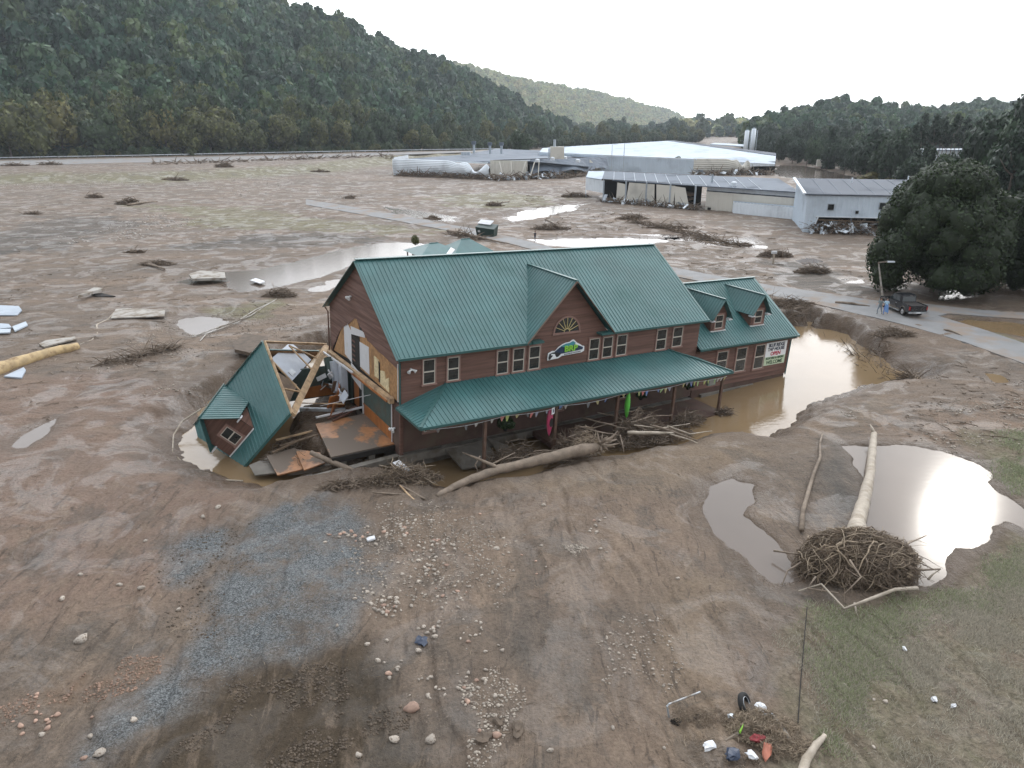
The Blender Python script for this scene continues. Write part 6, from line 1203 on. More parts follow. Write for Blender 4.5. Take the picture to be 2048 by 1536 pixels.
for i, bb in enumerate(BR):
    z0 = (.3, .3, .1); P = [GZ(p[0], p[1], .5 - .25 * (k == 2) - .15 * k) for k, p in enumerate(bb)]; w_ = .13 if i == 3 else .06 if i in (0, 2, 4, 9) else .045
    log('branch', P, [w_, w_ * .9, w_ * .5], M['log_pale'] if i in (3, 5, 6, 7) else M['log'], BL[i], 'branch', (), 7, 40 + i)
for i in range(14):   # sticks under the left half of the porch
    lx = 4.5 + rj.uniform(0, 8); p = hb(lx, -3.5 + rj.uniform(-1.2, 1.5), rj.uniform(-.2, .6)); a = rj.uniform(-.5, .5) + by; l = rj.uniform(1.2, 3.0); q = p + Vector((math.cos(a) * l, math.sin(a) * l, rj.uniform(-.4, .3)))
    log('stick', [p, p.lerp(q, .5) + Vector((0, 0, .1)), q], [.045, .04, .02], M['log'], 'thin muddy stick among the drift under the left half of the porch', 'stick', (), 5, 60 + i)['group'] = 'muddy sticks under the porch'
# slabs of paving tipped in the trench
for k, (pts, lab) in enumerate(((((878, 884, -.1), (955, 862, -.2), (1003, 925, -.9), (925, 937, -1.0)), 'large tilted slab of muddy decking in front of the left porch post'), (((975, 875, -.3), (1015, 890, -.3), (1042, 915, -.8), (1010, 925, -.9)), 'smaller tilted slab right of the left porch post'), (((1010, 915, -.7), (1055, 905, -.6), (1060, 918, -.9), (1030, 926, -.9)), 'pale broken slab fragment behind the long trunk'))):
    P = [GZ(*p) for p in pts]; t = MB().slab(P[::-1], .12).build('broken_slab', [M['siding_mud'], M['concrete'], M['concrete_pale']][k] if k != 0 else M['concrete']); tag(t, lab, 'slab')
# wreck at the left of the torn end: boards, sheets, beams
wreck = [(((533, 912, -.3), (590, 895, -.2), (618, 935, -.5), (555, 950, -.6)), 'floor_wood', 'square of orange flooring half under mud at the far left of the wreck'), (((590, 898, -.1), (640, 905, -.1), (650, 925, -.3), (608, 940, -.4)), 'floor_wood', 'smaller piece of orange flooring beside the sill beam'), (((498, 930, -.7), (535, 915, -.6), (555, 945, -.8), (510, 950, -.9)), 'concrete', 'grey broken corner piece at the tip of the fallen roof')]
for pts, mm, lab in wreck: tag(MB().slab([GZ(*p) for p in pts][::-1], .08).build('floor_sheet', M[mm]), lab, 'board')
bd = [((575, 946, -.9), (700, 926, -.6), .30, .28, 'concrete', 'heavy grey timber along the front of the wreck'), ((552, 880, .1), (625, 862, .2), .14, .1, 'lumber', 'pale board lying behind the fallen roof edge'), ((560, 892, .0), (640, 868, .2), .2, .08, 'lumber_dark', 'dark board beside the pale one in the wreck'), ((600, 818, .9), (690, 820, .8), .25, .2, 'metal_grey', 'grey round-edged beam lying behind the wreck'), ((632, 835, .7), (735, 812, .7), .16, .1, 'wrap', 'pale length of gutter across the back of the floor'), ((655, 838, .5), (715, 812, .8), .1, .1, 'siding', 'brown board leaning on the gutter'), ((665, 842, .5), (705, 822, .6), .1, .1, 'siding', 'second brown board beside it'), ((600, 806, 1.5), (690, 808, 1.4), .06, .05, 'lumber', 'thin pale strip spanning the gap to the truss'), ((640, 812, 1.3), (770, 783, 2.4), .03, .03, 'wrap', 'white cable slung across the opening'), ((545, 905, -.1), (600, 880, .1), .12, .08, 'lumber_dark', 'short muddy board near the fallen eave')]
for a, b__, w_, h_, mm, lab in bd:
    A_, B_ = GZ(*a), GZ(*b__); tag(MB().beam(A_, B_, w_, h_).build('loose_board', M[mm]), lab, 'board')
for k, (c, rx, ry, h, n, lab) in enumerate(((G(590, 870, .0), 1.6, 1.3, .7, 450, 'dark brush packed under the fallen roof edge'), (G(640, 905, .0), 2.2, .7, .6, 500, 'brush heaped along the broken floor edge'), (G(700, 925, -.4), 1.8, .5, .5, 300, 'brush along the grey sill timber'), (G(560, 900, -.2), 1.3, .9, .5, 260, 'brush between the fallen roof and the orange flooring'), (G(680, 850, -.2), 1.8, 1.3, .7, 600, 'brush and rubble on the mud behind the orange floor'), (G(640, 830, -.2), 1.5, 1.2, .8, 500, 'brush under the tilted truss'))): brush('brush_pile', c, rx, ry, h, n, 120 + k, [M['twig'], M['log']], lab, 'brush pile', .024, (.5, 1.6), .2, True, .35, -.75)
# gutted upper room: crushed drywall and duct
def crush(name, pts, z, seed, n, m, lab, cat, s=(.3, .9)):
    r = random.Random(seed); t = empty(name, (0, 0, 0)); tag(t, lab, cat)
    for i in range(n):
        px, py = pts[i % len(pts)]; p = UN(px + r.uniform(-7, 7), py + r.uniform(-6, 6), BM, 0, -.6 - r.uniform(0, 1.0)); p = BM @ p; MB().box(p, (r.uniform(*s), .05, r.uniform(*s)), Euler((r.uniform(-1, 1), r.uniform(-1, 1), r.uniform(0, 3))).to_matrix()).build('torn_sheet', m[i % len(m)], t)
crush('torn_drywall', [(640, 760), (655, 745), (665, 770), (680, 780), (690, 790), (650, 775), (630, 750)], 0, 5, 26, [M['drywall'], M['wrap'], M['lumber_dark']], 'shreds of pale drywall hanging in the torn opening', 'drywall')
t = empty('duct'); t.matrix_world = BM; tag(t, 'dented pale grey double duct hanging upright in the torn opening', 'duct')
for i, (pa, pb, w_) in enumerate((((655, 715), (663, 760), .55), ((668, 722), (676, 785), .7), ((685, 730), (688, 790), .6))): A_, B_ = UN(*pa, BM, 0, -.9 + i * .2), UN(*pb, BM, 0, -.9 + i * .2); MB().beam(A_, B_, w_, .45, (1, 0, 0)).build('duct_section', M['drywall'] if i else M['green_wall'], t)
A_, B_ = UN(645, 703, BM, 0, -.7), UN(705, 745, BM, 0, -.6); MB().beam(A_, B_, .12, .12).build('duct_rail', M['wrap'], t)
# root-ball tree at the right
P = [GZ(1748, 868, .5), GZ(1744, 905, .6), GZ(1740, 950, .6), GZ(1728, 1000, .7), GZ(1715, 1045, .9), GZ(1712, 1075, 1.1)]
br = [([GZ(1748, 868, .5), GZ(1745, 858, .8), GZ(1740, 848, .9)], [.14, .08, .02])]
log('uprooted_tree', P, [.18, .24, .25, .30, .36, .48], M['log_pale'], 'pale straight trunk of the uprooted tree, its root ball towards the grass', 'fallen tree', br, 14, 5)
rb = GZ(1712, 1140, .0)
b = MB(); v, f = ico(3); rs_ = np.random.RandomState(4); vv = v * (np.array([2.25, 1.35, 1.35]) * (1 + .10 * rs_.normal(size=(len(v), 1)))); vv[:, 2] = np.maximum(vv[:, 2], -.3)
rt = empty('root_ball', (rb.x, rb.y, .25)); rt.scale = (1.12, 1.15, 1.12); tag(rt, 'huge dark ball of roots and soil at the end of the uprooted tree', 'root ball'); link('soil_core', np_mesh('soil_core', vv * .90, f, [M['root']], True), rt)
r = random.Random(12); b = MB()
for i in range(4200):
    a = r.uniform(0, 6.283); e = math.asin(r.uniform(-.1, 1)); d = Vector((math.cos(a) * math.cos(e) * 2.3, math.sin(a) * math.cos(e) * 1.45, math.sin(e) * 1.4)); p = d * r.uniform(.78, 1.0)
    tn = Vector((r.uniform(-1, 1), r.uniform(-.5, .5), r.uniform(-.4, .4))) + d * .10; tn.normalize(); l = r.uniform(.4, 1.5); q = p + tn * l * .5 + Vector((0, 0, r.uniform(-.1, .15))); k = p + tn * l + Vector((0, 0, r.uniform(-.25, .1))); w_ = r.uniform(.006, .022)
    q, k = [v / max(1, math.sqrt((v.x / 2.3) ** 2 + (v.y / 1.45) ** 2 + (max(v.z, 0) / 1.4) ** 2) / (1.0 + r.random() ** 3 * .14)) for v in (q, k)]; b.tube([p, q, k], [w_, w_ * .8, w_ * .3], 3, False, mi=0 if r.random() < .72 else 1)
for i in range(110):
    a = r.uniform(-3.14, 3.14); q = Vector((math.cos(a) * 1.9, math.sin(a) * 1.15, r.uniform(-.1, .9))); d = Vector((math.cos(a + r.gauss(0, .5)), math.sin(a + r.gauss(0, .5)), r.gauss(-.05, .3))); pts = [q]
    for k_ in range(5):
        d = (d + Vector((r.gauss(0, .35), r.gauss(0, .35), r.gauss(-.12, .2)))).normalized(); nx = pts[-1] + d * r.uniform(.1, .34); nx.z = max(-.2, nx.z); pts.append(nx)
    w_ = r.uniform(.010, .034); b.tube(pts, list(np.linspace(w_, w_ * .3, 6)), 4, False, mi=1 if i % 4 == 0 else 0)
for i in range(90):
    a = r.uniform(0, 6.283); e = math.asin(r.uniform(.0, 1)); q = Vector((math.cos(a) * math.cos(e) * 2.2, math.sin(a) * math.cos(e) * 1.4, math.sin(e) * 1.35)); dr = Vector((r.gauss(0, 1), r.gauss(0, .5), r.gauss(0, .3))).normalized(); pts = [q]
    for k_ in range(6):
        dr = (dr + Vector((r.gauss(0, .35), r.gauss(0, .35), r.gauss(-.1, .25)))).normalized(); nx = pts[-1] + dr * r.uniform(.22, .42); s_ = math.sqrt((nx.x / 2.35) ** 2 + (nx.y / 1.5) ** 2 + (nx.z / 1.45) ** 2)
        if s_ > 1.12 or s_ < .95: nx = nx / s_ * 1.03
        nx.z = max(nx.z, -.2); pts.append(nx)
    w_ = r.uniform(.018, .045); b.tube(pts, list(np.linspace(w_, w_ * .35, 7)), 5, False, mi=1 if i % 3 else 0)
o = b.build('root_tangle', [M['twig'], M['twig_pale']], rt); o['kind'] = 'stuff'
RB = [[(1610, 1175, .3), (1650, 1163, .4), (1690, 1205, .4), (1730, 1190, .5), (1780, 1172, .5), (1820, 1170, .4)], [(1565, 1105, .3), (1600, 1110, .5), (1650, 1112, .9)], [(1690, 1100, 1.2), (1760, 1125, 1.1), (1830, 1138, .7), (1862, 1137, .4)], [(1615, 1125, .6), (1590, 1140, .3), (1580, 1165, .1)], [(1708, 1195, .3), (1712, 1215, .1), (1706, 1232, .05)], [(1840, 1155, .2), (1850, 1145, .3), (1862, 1138, .4)], [(1700, 1120, 1.3), (1720, 1150, 1.0), (1690, 1180, .6)], [(1780, 1110, 1.1), (1810, 1090, .8), (1840, 1078, .5)], [(1640, 1150, .6), (1625, 1170, .4), (1680, 1178, .4)]]
for i, bb in enumerate(RB): b = MB(); w_ = .07 if i in (0, 2) else .045; P_ = [GZ(*p) - Vector((rb.x, rb.y, .25)) for p in bb]; b.tube(P_, list(np.linspace(w_ if i else .035, w_ * .5 if i else .08, len(P_))), 6); b.build('root', M['log_pale'] if i in (0, 4, 5) else M['log'], rt, True)
b = MB(); b.tube([GZ(*p) for p in ((1603, 1060, .26), (1606, 1020, .25), (1616, 985, .27), (1626, 950, .25), (1640, 915, .26), (1640, 885, .22), (1646, 862, .2))], [.13, .12, .11, .10, .09, .07, .03], 8); tag(b.build('dark_log', M['log'], None, True), 'thin dark log lying along the grey mud left of the pale trunk', 'log')
P = [GZ(1610, 1480, .8), GZ(1612, 1200, .4)]; tag(MB().tube([GZ(1596, 1445, .22), GZ(1600, 1380, .26), GZ(1605, 1320, .25), GZ(1614, 1215, .3)], .02, 5).build('cable', M['dark']), 'dark cable running straight down the grass from the root ball', 'cable')
# yellow log at the left edge and neighbours
P = [GZ(-60, 765, .35), GZ(0, 738, .38), GZ(60, 718, .38), GZ(110, 703, .35), GZ(156, 693, .32)]; log('yellow_log', P, [.62, .60, .52, .45, .36], M['log_yellow'], 'thick stripped yellow log entering at the left edge', 'log', (), 14, 7)
def sheet(name, pts, m, lab, t=.08, cat='sheet', z=.12, tilt=0.0):
    P = []
    for i, p in enumerate(pts): zz_ = z + (tilt if i in (1, 2) else 0); P.append(GZ(p[0], p[1], zz_))
    o = MB().slab(P, t).build(name, m); tag(o, lab, cat); return o
SH = [([(-10, 612), (38, 614), (44, 622), (34, 632), (-10, 632)], 'sheet_blue', 'pale blue metal sheet cut off by the left edge', .15), ([(-10, 648), (18, 650), (24, 657), (-10, 660)], 'sheet_blue', 'upper white curved sheet at the left edge', .15), ([(-10, 660), (22, 660), (20, 667), (-10, 668)], 'wall_grey', 'lower white curved sheet at the left edge', .2), ([(25, 655), (52, 645), (56, 652), (30, 664)], 'wall_grey', 'crumpled grey sheet beside the white curved ones', .15), ([(78, 690), (92, 683), (150, 675), (153, 680), (118, 688), (88, 696)], 'concrete_pale', 'pale cracked slab lying just above the yellow log', .22), ([(8, 755), (48, 737), (52, 742), (44, 758)], 'sheet_blue', 'pale blue sheet poking from under the yellow log', .12),
      ([(222, 638), (232, 620), (262, 618), (330, 622), (329, 634)], 'concrete_pale', 'large cream wall panel lying flat at the left', .18), ([(156, 596), (190, 579), (208, 581), (180, 590)], 'concrete_pale', 'tilted pale slab alone on the mud at the far left', .5), ([(182, 590), (204, 588), (231, 594), (196, 595)], 'dark', 'dark thin slab beside the tilted pale one', .1), ([(378, 553), (400, 545), (450, 549), (452, 560), (385, 562)], 'concrete_pale', 'pale green-grey slab at the edge of the long puddle', .4), ([(468, 692), (490, 672), (536, 680), (540, 700), (500, 712), (470, 705)], 'mud_clod', 'big brown clod of earth behind the fallen roof', .5),
      ([(500, 562), (512, 558), (530, 564), (520, 568)], 'wrap', 'small pale board half sunk in the long puddle', .1), ([(1590, 330), (1, 1), (1, 1)], None, None, 0)]
for pts, mm, lab, z in SH:
    if mm: sheet('sheet' if 'slab' not in lab else 'slab', pts, M[mm], lab, .12 if z < .3 else .3, 'slab' if 'slab' in lab else 'clod' if 'clod' in lab else 'sheet', z + .08)
tag(MB().tube([GZ(*p) for p in ((232, 622, .3), (215, 640, .15), (193, 650, .12), (195, 668, .12), (185, 680, .12), (160, 690, .12))], .09, 6).build('hose', M['log_pale']), 'pale hose snaking from the cream panel to the yellow log', 'hose')
tag(MB().tube([GZ(*p) for p in ((402, 818, .05), (365, 842, -.4), (347, 870, -.85), (345, 905, -1.15), (365, 925, -1.2), (400, 945, -1.2), (450, 960, -1.2), (486, 962, -1.2))], .05, 6).build('hose', M['log_pale']), 'thin pale hose looping round the left shore of the brown water', 'hose')
for k, pp_ in enumerate((((384, 674), (430, 657), (500, 632)), ((400, 682), (412, 668), (480, 643)), ((500, 632), (530, 612), (553, 598)), ((478, 640), (510, 620), (548, 602)))): tag(MB().tube([GZ(p[0], p[1], .2) for p in pp_], .055, 6).build('plastic_pipe', M['concrete_pale']), ['lower pale pipe beside the stepped puddle', 'short bent pale pipe beside the stepped puddle', 'pale pipe running up to the brush heap', 'second pale pipe running up to the brush heap'][k], 'pipe')
# brush heaps and logs across the flats
HP = [(560, 595, 2.0, .9, .9, 380, 'brush heap at the end of the pale pipes'), (315, 532, 2.6, .8, .7, 300, 'drift of dead wood on the flats at the left'), (257, 410, 3.2, 1.2, 1.6, 330, 'brush clump with a log on the far left flats'), (190, 397, 2, .8, 1.4, 160, 'small dark bush stranded on the far left flats'), (65, 430, 2, .6, .5, 90, 'flat tuft of debris near the left edge'), (270, 508, 1.8, .5, .4, 120, 'thin drift of twigs on the bare silt'), (450, 347, 4.0, 1.5, 2.2, 180, 'bushy debris on the embankment foot'), (350, 362, 5.0, 1.2, 1.0, 180, 'line of debris along the riprap'), (640, 345, 5.0, 1.0, 1.0, 160, 'debris drift beside the far left yard'), (865, 438, 1.8, .8, .7, 180, 'brush clump in the puddle beside the road'), (988, 413, 2.0, .9, .9, 180, 'brush clump with a pole on the middle flats'), (1100, 460, 4.0, 1.2, 1.0, 360, 'mound of brush near the standing person'), (1550, 514, 2.6, 1.0, 1.0, 420, 'brush heap with a white post beyond the road'), (1625, 548, 2.4, .9, 1.1, 460, 'rounded brush heap right of the road'), (1572, 612, 3.2, 1.0, .8, 420, 'brush caught at the corner of the right wing'), (1785, 674, 2.2, .8, .7, 320, 'flat brush heap between the road and the brown pond'), (1265, 440, 3.5, 1.2, 1.1, 330, 'brush at the head of the long drift line'), (1340, 458, 5.5, .7, .6, 300, 'brush drift line on the flats'), (1420, 480, 5.0, .5, .5, 260, 'brush drift line at the bright puddle'), (1480, 490, 3.0, .7, .8, 200, 'brush with a stump at the bright puddle'), (1560, 400, 4, 2, 1.2, 100, 'debris near the trailer'), (1150, 395, 4.5, 1.5, 1.3, 300, 'white and brown rubble at the left end of the low shed'), (1880, 560, 3, 1, 1, 260, 'brush under the round tree'), (1985, 585, 3.5, 1, .8, 260, 'brush beneath the right-hand tree'), (700, 398, 1.5, .8, 1.0, 80, 'dark lump of debris beside the road end'), (30, 332, 6, 1.5, 1, 140, 'debris on the highway at the far left'), (100, 330, 6, 1.5, 1.4, 160, 'debris drift on the highway')]
for k, (px, py, rx, ry, h, n, lab) in enumerate(HP):
    zz_ = 2.5 if py < 335 else None; c = G(px, py, zz_ or 0); d_ = math.hypot(*c); brush('brush_pile', c, rx, ry, h, n, 200 + k, [M['twig'], M['log']], lab, 'brush pile', max(.03, d_ * .00045), (.6 + d_ * .006, 1.8 + d_ * .010), 0, True, .35, zz_)
ND = [((800, 352), (985, 360), 3.0, 1.4, 800, 'long bank of brush along the foot of the peeled wall'), ((985, 362), (1120, 356), 3.5, 1.8, 600, 'rubble of torn cladding and brush below the buckled roof'), ((1120, 358), (1190, 350), 2.0, 1.2, 260, 'brush at the right end of the crumpled warehouse'), ((1205, 405), (1400, 422), 1.2, .9, 420, 'debris along the open bays of the low shed'), ((1620, 466), (1745, 470), 2.2, 1.6, 900, 'mass of wreckage filling the white building ground floor'), ((1385, 352), (1545, 350), 3.0, 1.6, 420, 'dark wreckage at the foot of the large warehouse'), ((960, 482), (900, 470), 1.2, .5, 160, 'brush along the raft of logs'), ((1520, 600), (1770, 690), .8, .3, 420, 'brush line along the road edge'), ((1690, 662), (1830, 752), .7, .5, 700, 'dark root mat along the eroded bank'), ((200, 735), (360, 700), .5, .2, 300, 'brown root mat along the small scarp at the left'), ((300, 330), (800, 312), 6, 1.0, 380, 'scattered debris along the highway'), ((1260, 445), (1480, 492), 1.0, .5, 420, 'long thin line of brush across the flats')]
for k, (a, c_, sp, h, n, lab) in enumerate(ND):
    r = random.Random(300 + k); zl = 2.5 if a[1] < 335 and k == 10 else 0.0; A_, B_ = Vector(G(*a, zl)), Vector(G(*c_, zl)); d_ = ((A_ + B_) / 2).length; t = MB(); th_ = max(.03, d_ * .00045); mts = [M['twig'], M['root'], M['log'], M['wall_grey'], M['corr_white']] if k in (1, 3, 4, 5) else [M['twig'], M['log']]
    nn = Vector((-(B_ - A_).y, (B_ - A_).x)).normalized()
    P_ = [A_.lerp(B_, r.random()) + nn * r.gauss(0, sp * .5) for i in range(n)]; zs = terr(np.array([p.x for p in P_]), np.array([p.y for p in P_]))
    for i, p in enumerate(P_):
        d = Vector((r.uniform(-1, 1), r.uniform(-1, 1), r.uniform(-.3, .5))).normalized(); l = r.uniform(.5, 1.6) * (1 + d_ * .005); z = (zs[i]) + r.random() ** 2 * h; w_ = th_ * r.uniform(.5, 1.6); mi = 0 if r.random() < .75 else r.randrange(len(mts))
        if mi > 2: t.box((p.x, p.y, z + .2), (l * .8, l * .3, .06), Euler((r.uniform(-1, 1), r.uniform(-1, 1), r.uniform(0, 3))).to_matrix(), mi)
        else: q = Vector((p.x, p.y, max(z, zs[i]) + .02)); t.tube([q, q + d * l * .5 + Vector((0, 0, .08)), q + d * l], [w_, w_ * .8, w_ * .3], 3, False, mi)
    tag(t.build('debris_line', mts), lab, 'debris', None, 'stuff')
LG = [((895, 463), (1010, 488), .22, 'lower long log of the raft under the dumpster'), ((905, 468), (985, 482), .18, 'upper log of the raft under the dumpster'), ((255, 412), (315, 404), .28, 'straight log lying behind the far left brush clump'), ((990, 410), (1020, 404), .2, 'short pole sticking from the middle flats brush'), ((285, 528), (330, 540), .22, 'curved log in the drift of dead wood at the left'), ((1090, 440), (1110, 448), .15, 'short dark log near the field puddle'), ((1400, 478), (1478, 494), .12, 'dark pole along the bright puddle'), ((1480, 610), (1560, 640), .14, 'dark branch lying between the road and the brown pond'), ((1888, 660), (1925, 670), .1, 'dark stick lying on the road'), ((1670, 606), (1740, 612), .15, 'dark branch along the far edge of the road')]
for k, (a, c_, w_, lab) in enumerate(LG): A_, B_ = GZ(*a, .2), GZ(*c_, .25); z1, z2 = th(A_.x, A_.y) + w_, th(B_.x, B_.y) + w_; log('log', [(A_.x, A_.y, z1), ((A_.x + B_.x) / 2, (A_.y + B_.y) / 2, (z1 + z2) / 2 + .1), (B_.x, B_.y, z2)], [w_, w_ * .9, w_ * .5], M['log'], lab, 'log', (), 8, 80 + k)
# leaning street lamp, poles
def pole(px, py, h, lab, arm=2.0, lean=(0, 0), r_=.1, m='wall_grey'):
    x, y = G(px, py); t = empty('street_lamp', (x, y, th(x, y))); tag(t, lab, 'street lamp'); top = Vector((lean[0], lean[1], h)); MB().tube([(0, 0, 0), top * .5, top], [r_ * 1.3, r_, r_ * .7], 8).build('pole', M[m], t)
    if arm: MB().beam(top, top + Vector((arm, 0, .1)), .1, .1).build('arm', M[m], t); MB().box(top + Vector((arm + .3, 0, .08)), (.8, .3, .15)).build('lamp_head', M['corr_white'], t)
pole(1765, 600, 4.1, 'bent pale street lamp leaning in front of the round tree', 1.1, (-.9, .6), .10, 'concrete_pale')
pole(1222, 349, 11.5, 'tall thin lamp post left of the peeled warehouse corner', 1.5, (0, 0), .14); pole(1246, 350, 12, 'tall thin lamp post in front of the large warehouse', 1.8, (0, 0), .14); pole(1731, 352, 11, 'lamp post at the edge of the right-hand forest', -1.6, (0, 0), .14)
x, y = G(1546, 530); t = empty('white_post', (x, y, 0)); tag(t, 'stubby white post standing in the brush beyond the road', 'post'); MB().tube([(0, 0, -.1), (0, .1, 1.7)], .16, 8).build('shaft', M['log_pale'], t); MB().box((0, .1, 1.8), (.7, .35, .35)).build('cap', M['wrap'], t)
# storm-thrown small tree and willow in the yard
x, y = G(1356, 347); tree('young_tree', x, y, 0, 7.0, OT[0], 5.5, 'small olive green tree standing in the warehouse yard', None, TR[0], .85)
x, y = G(1760, 372); tree('shrub', x, y, 0, 4.6, YT[0], 13, 'wide yellow-green shrub at the forest edge behind the white building', None, None, .98, 'shrub'); x, y = G(832, 494); tree('shrub', x, y, 0, 2.0, OT[1], 1.5, 'small bare-looking bush behind the left end of the ridge', None, None, .98, 'shrub')
x, y = G(1042, 300); x, y = RAYD(1042, 420); tree('broadleaf_tree', x, y, 0, 17, MT[1], 12, 'single dark green tree standing apart behind the crumpled warehouse', None, TR[1], .95)
# dumped junk at the lower right
def U(px, py, z=.15): return GZ(px, py, z)
tag(MB().tube([U(1338, 1435, .1), U(1334, 1412, .5), U(1338, 1408, .55), U(1400, 1384, .4)], .035, 6).build('bent_pipe', M['metal_grey']), 'thin grey pipe bent at a right angle beside the junk heap', 'pipe')
tag(MB().tube([U(1525, 1430, .2), U(1545, 1428, .3), U(1550, 1440, .28)], .045, 6).build('grey_pipe', M['metal_grey']), 'short crooked grey pipe on top of the junk heap', 'pipe')
tag(MB().tube([U(1548, 1432, .3), U(1560, 1450, .3), U(1592, 1495, .2)], .06, 7).build('grey_pipe', M['concrete_pale']), 'long pale grey pipe slanting down the junk heap', 'pipe'); tag(MB().tube([U(1450, 1482, .2), U(1476, 1466, .25)], .05, 6).build('grey_pipe', M['concrete_pale']), 'short pale pipe left of the green bottle', 'pipe')
t = empty('tyre', tuple(U(1489, 1406, .30)), .3); t.rotation_euler = (1.0, .2, .9); tag(t, 'worn black tyre lying on the mud above the junk heap', 'tyre')
b = MB(); R1, R2, n1, n2 = .28, .085, 24, 8
for i in range(n1):
    for j in range(n2): a, c_ = 2 * math.pi * i / n1, 2 * math.pi * j / n2; b.v.append(((R1 + R2 * math.cos(c_)) * math.cos(a), (R1 + R2 * math.cos(c_)) * math.sin(a), R2 * 1.2 * math.sin(c_)))
for i in range(n1):
    for j in range(n2): b.f.append((i * n2 + j, ((i + 1) % n1) * n2 + j, ((i + 1) % n1) * n2 + (j + 1) % n2, i * n2 + (j + 1) % n2)); b.m.append(0)
b.build('tread', M['tyre'], t, True); MB().tube([(.2 * math.cos(2 * math.pi * i / 16), .2 * math.sin(2 * math.pi * i / 16), .07) for i in range(17)], .012, 4, False).build('bead', M['metal_grey'], t)
c = G(1520, 1462); brush('junk_heap', c, 1.3, .8, .45, 2200, 400, [M['twig_pale'], M['twig']], 'heap of straw, twigs and rubbish at the bottom right', 'debris heap', .009, (.15, .6), 0, True, .4); c = G(1570, 1500); brush('junk_heap', c, 1.0, .6, .35, 1200, 401, [M['twig_pale'], M['twig']], 'tangle of straw beside the mottled log', 'debris heap', .009, (.15, .5), 0, True, .4); c = G(1400, 1445); brush('junk_heap', c, 1.0, .5, .15, 900, 402, [M['twig'], M['twig_pale']], 'thin litter of leaves below the bent pipe', 'debris heap', .008, (.1, .35), 0, True, .4); c = G(1352, 1450); brush('junk_heap', c, .25, .12, .12, 160, 403, [M['dark']], 'small black tuft at the foot of the bent pipe', 'debris', .01, (.1, .25), 0)
for k, (px, py, sx, sy, mm, lab) in enumerate(((1520, 1424, .32, .2, 'wrap', 'crumpled white bag beside the tyre'), (1416, 1500, .36, .16, 'wrap', 'white plastic tray at the left of the junk heap'), (1500, 1524, .34, .22, 'wrap', 'torn white carton at the bottom of the frame'), (1514, 1487, .42, .16, 'red_cloth', 'dark red cloth strip in the junk heap'), (1532, 1510, .26, .42, 'rust_brick', 'faded orange plastic crate piece in the junk heap'), (1463, 1523, .42, .28, 'letter_navy', 'dark grey bag in front of the junk heap'), (1481, 1470, .06, .22, 'letter_green', 'bright green bottle in the junk heap'), (1460, 1440, .22, .14, 'metal_grey', 'clear crumpled plastic above the green bottle'), (1866, 1408, .18, .13, 'wrap', 'white scrap beside the mud hole in the grass'), (1905, 1420, .22, .07, 'wrap', 'thin white scrap beside the mud hole in the grass'), (1808, 1300, .13, .12, 'sign_white', 'small white and dark box lying in the grass'), (742, 1079, .42, .2, 'wrap', 'flat white board with dark corners on the stones'), (843, 1287, .4, .26, 'letter_navy', 'dark slate-coloured block on the mud in the centre foreground'), (1035, 1462, .34, .45, 'mud_clod', 'dark muddy shoe-shaped lump near the bottom centre'), (968, 1482, .42, .28, 'mud_clod', 'dark muddy block beside pale stones at the bottom centre'), (996, 1450, .2, .2, 'mud_clod', 'small dark lump above the muddy block'), (1745, 1137, .3, .15, 'wrap', 'white rag caught in the root ball'))):
    if mm == 'red_cloth' and mm not in M: M[mm] = mat(mm, (.22, .03, .035), .8, var=.2); M['rust_brick'] = mat('faded_orange', (.30, .10, .06), .7, var=.3)
    r = random.Random(k); p = U(px, py, .1); p.z = th(p.x, p.y) + (.2 if 1440 < px < 1560 and py > 1440 else .06 if px != 1745 else 1.2); bm = bmesh.new(); bmesh.ops.create_icosphere(bm, subdivisions=2, radius=1)
    for v in bm.verts:
        m_ = max(abs(v.co.x), abs(v.co.y), abs(v.co.z)) ** (.8 if 'board' in lab or 'block' in lab or 'tray' in lab else 0); v.co = Vector((v.co.x / m_ * sx * .5, v.co.y / m_ * sy * .9, v.co.z * .09)) * (1 + r.uniform(-.38, .38) * (0 if 'board' in lab else 1))
    me = bpy.data.meshes.new('scrap'); bm.to_mesh(me); bm.free(); o = link('scrap', me, None, [M[mm]]); o.location = p; o.rotation_euler = (r.uniform(-.2, .2), r.uniform(-.2, .2), r.uniform(-.6, .6)); tag(o, lab, 'scrap')
P = [U(1600, 1560, .2), U(1612, 1520, .22), U(1632, 1490, .22), U(1650, 1471, .18)]; log('mottled_log', P, [.15, .14, .12, .08], M['log_pale'], 'mottled tan log leaning out of the junk heap at the bottom right', 'log', (), 12, 90)
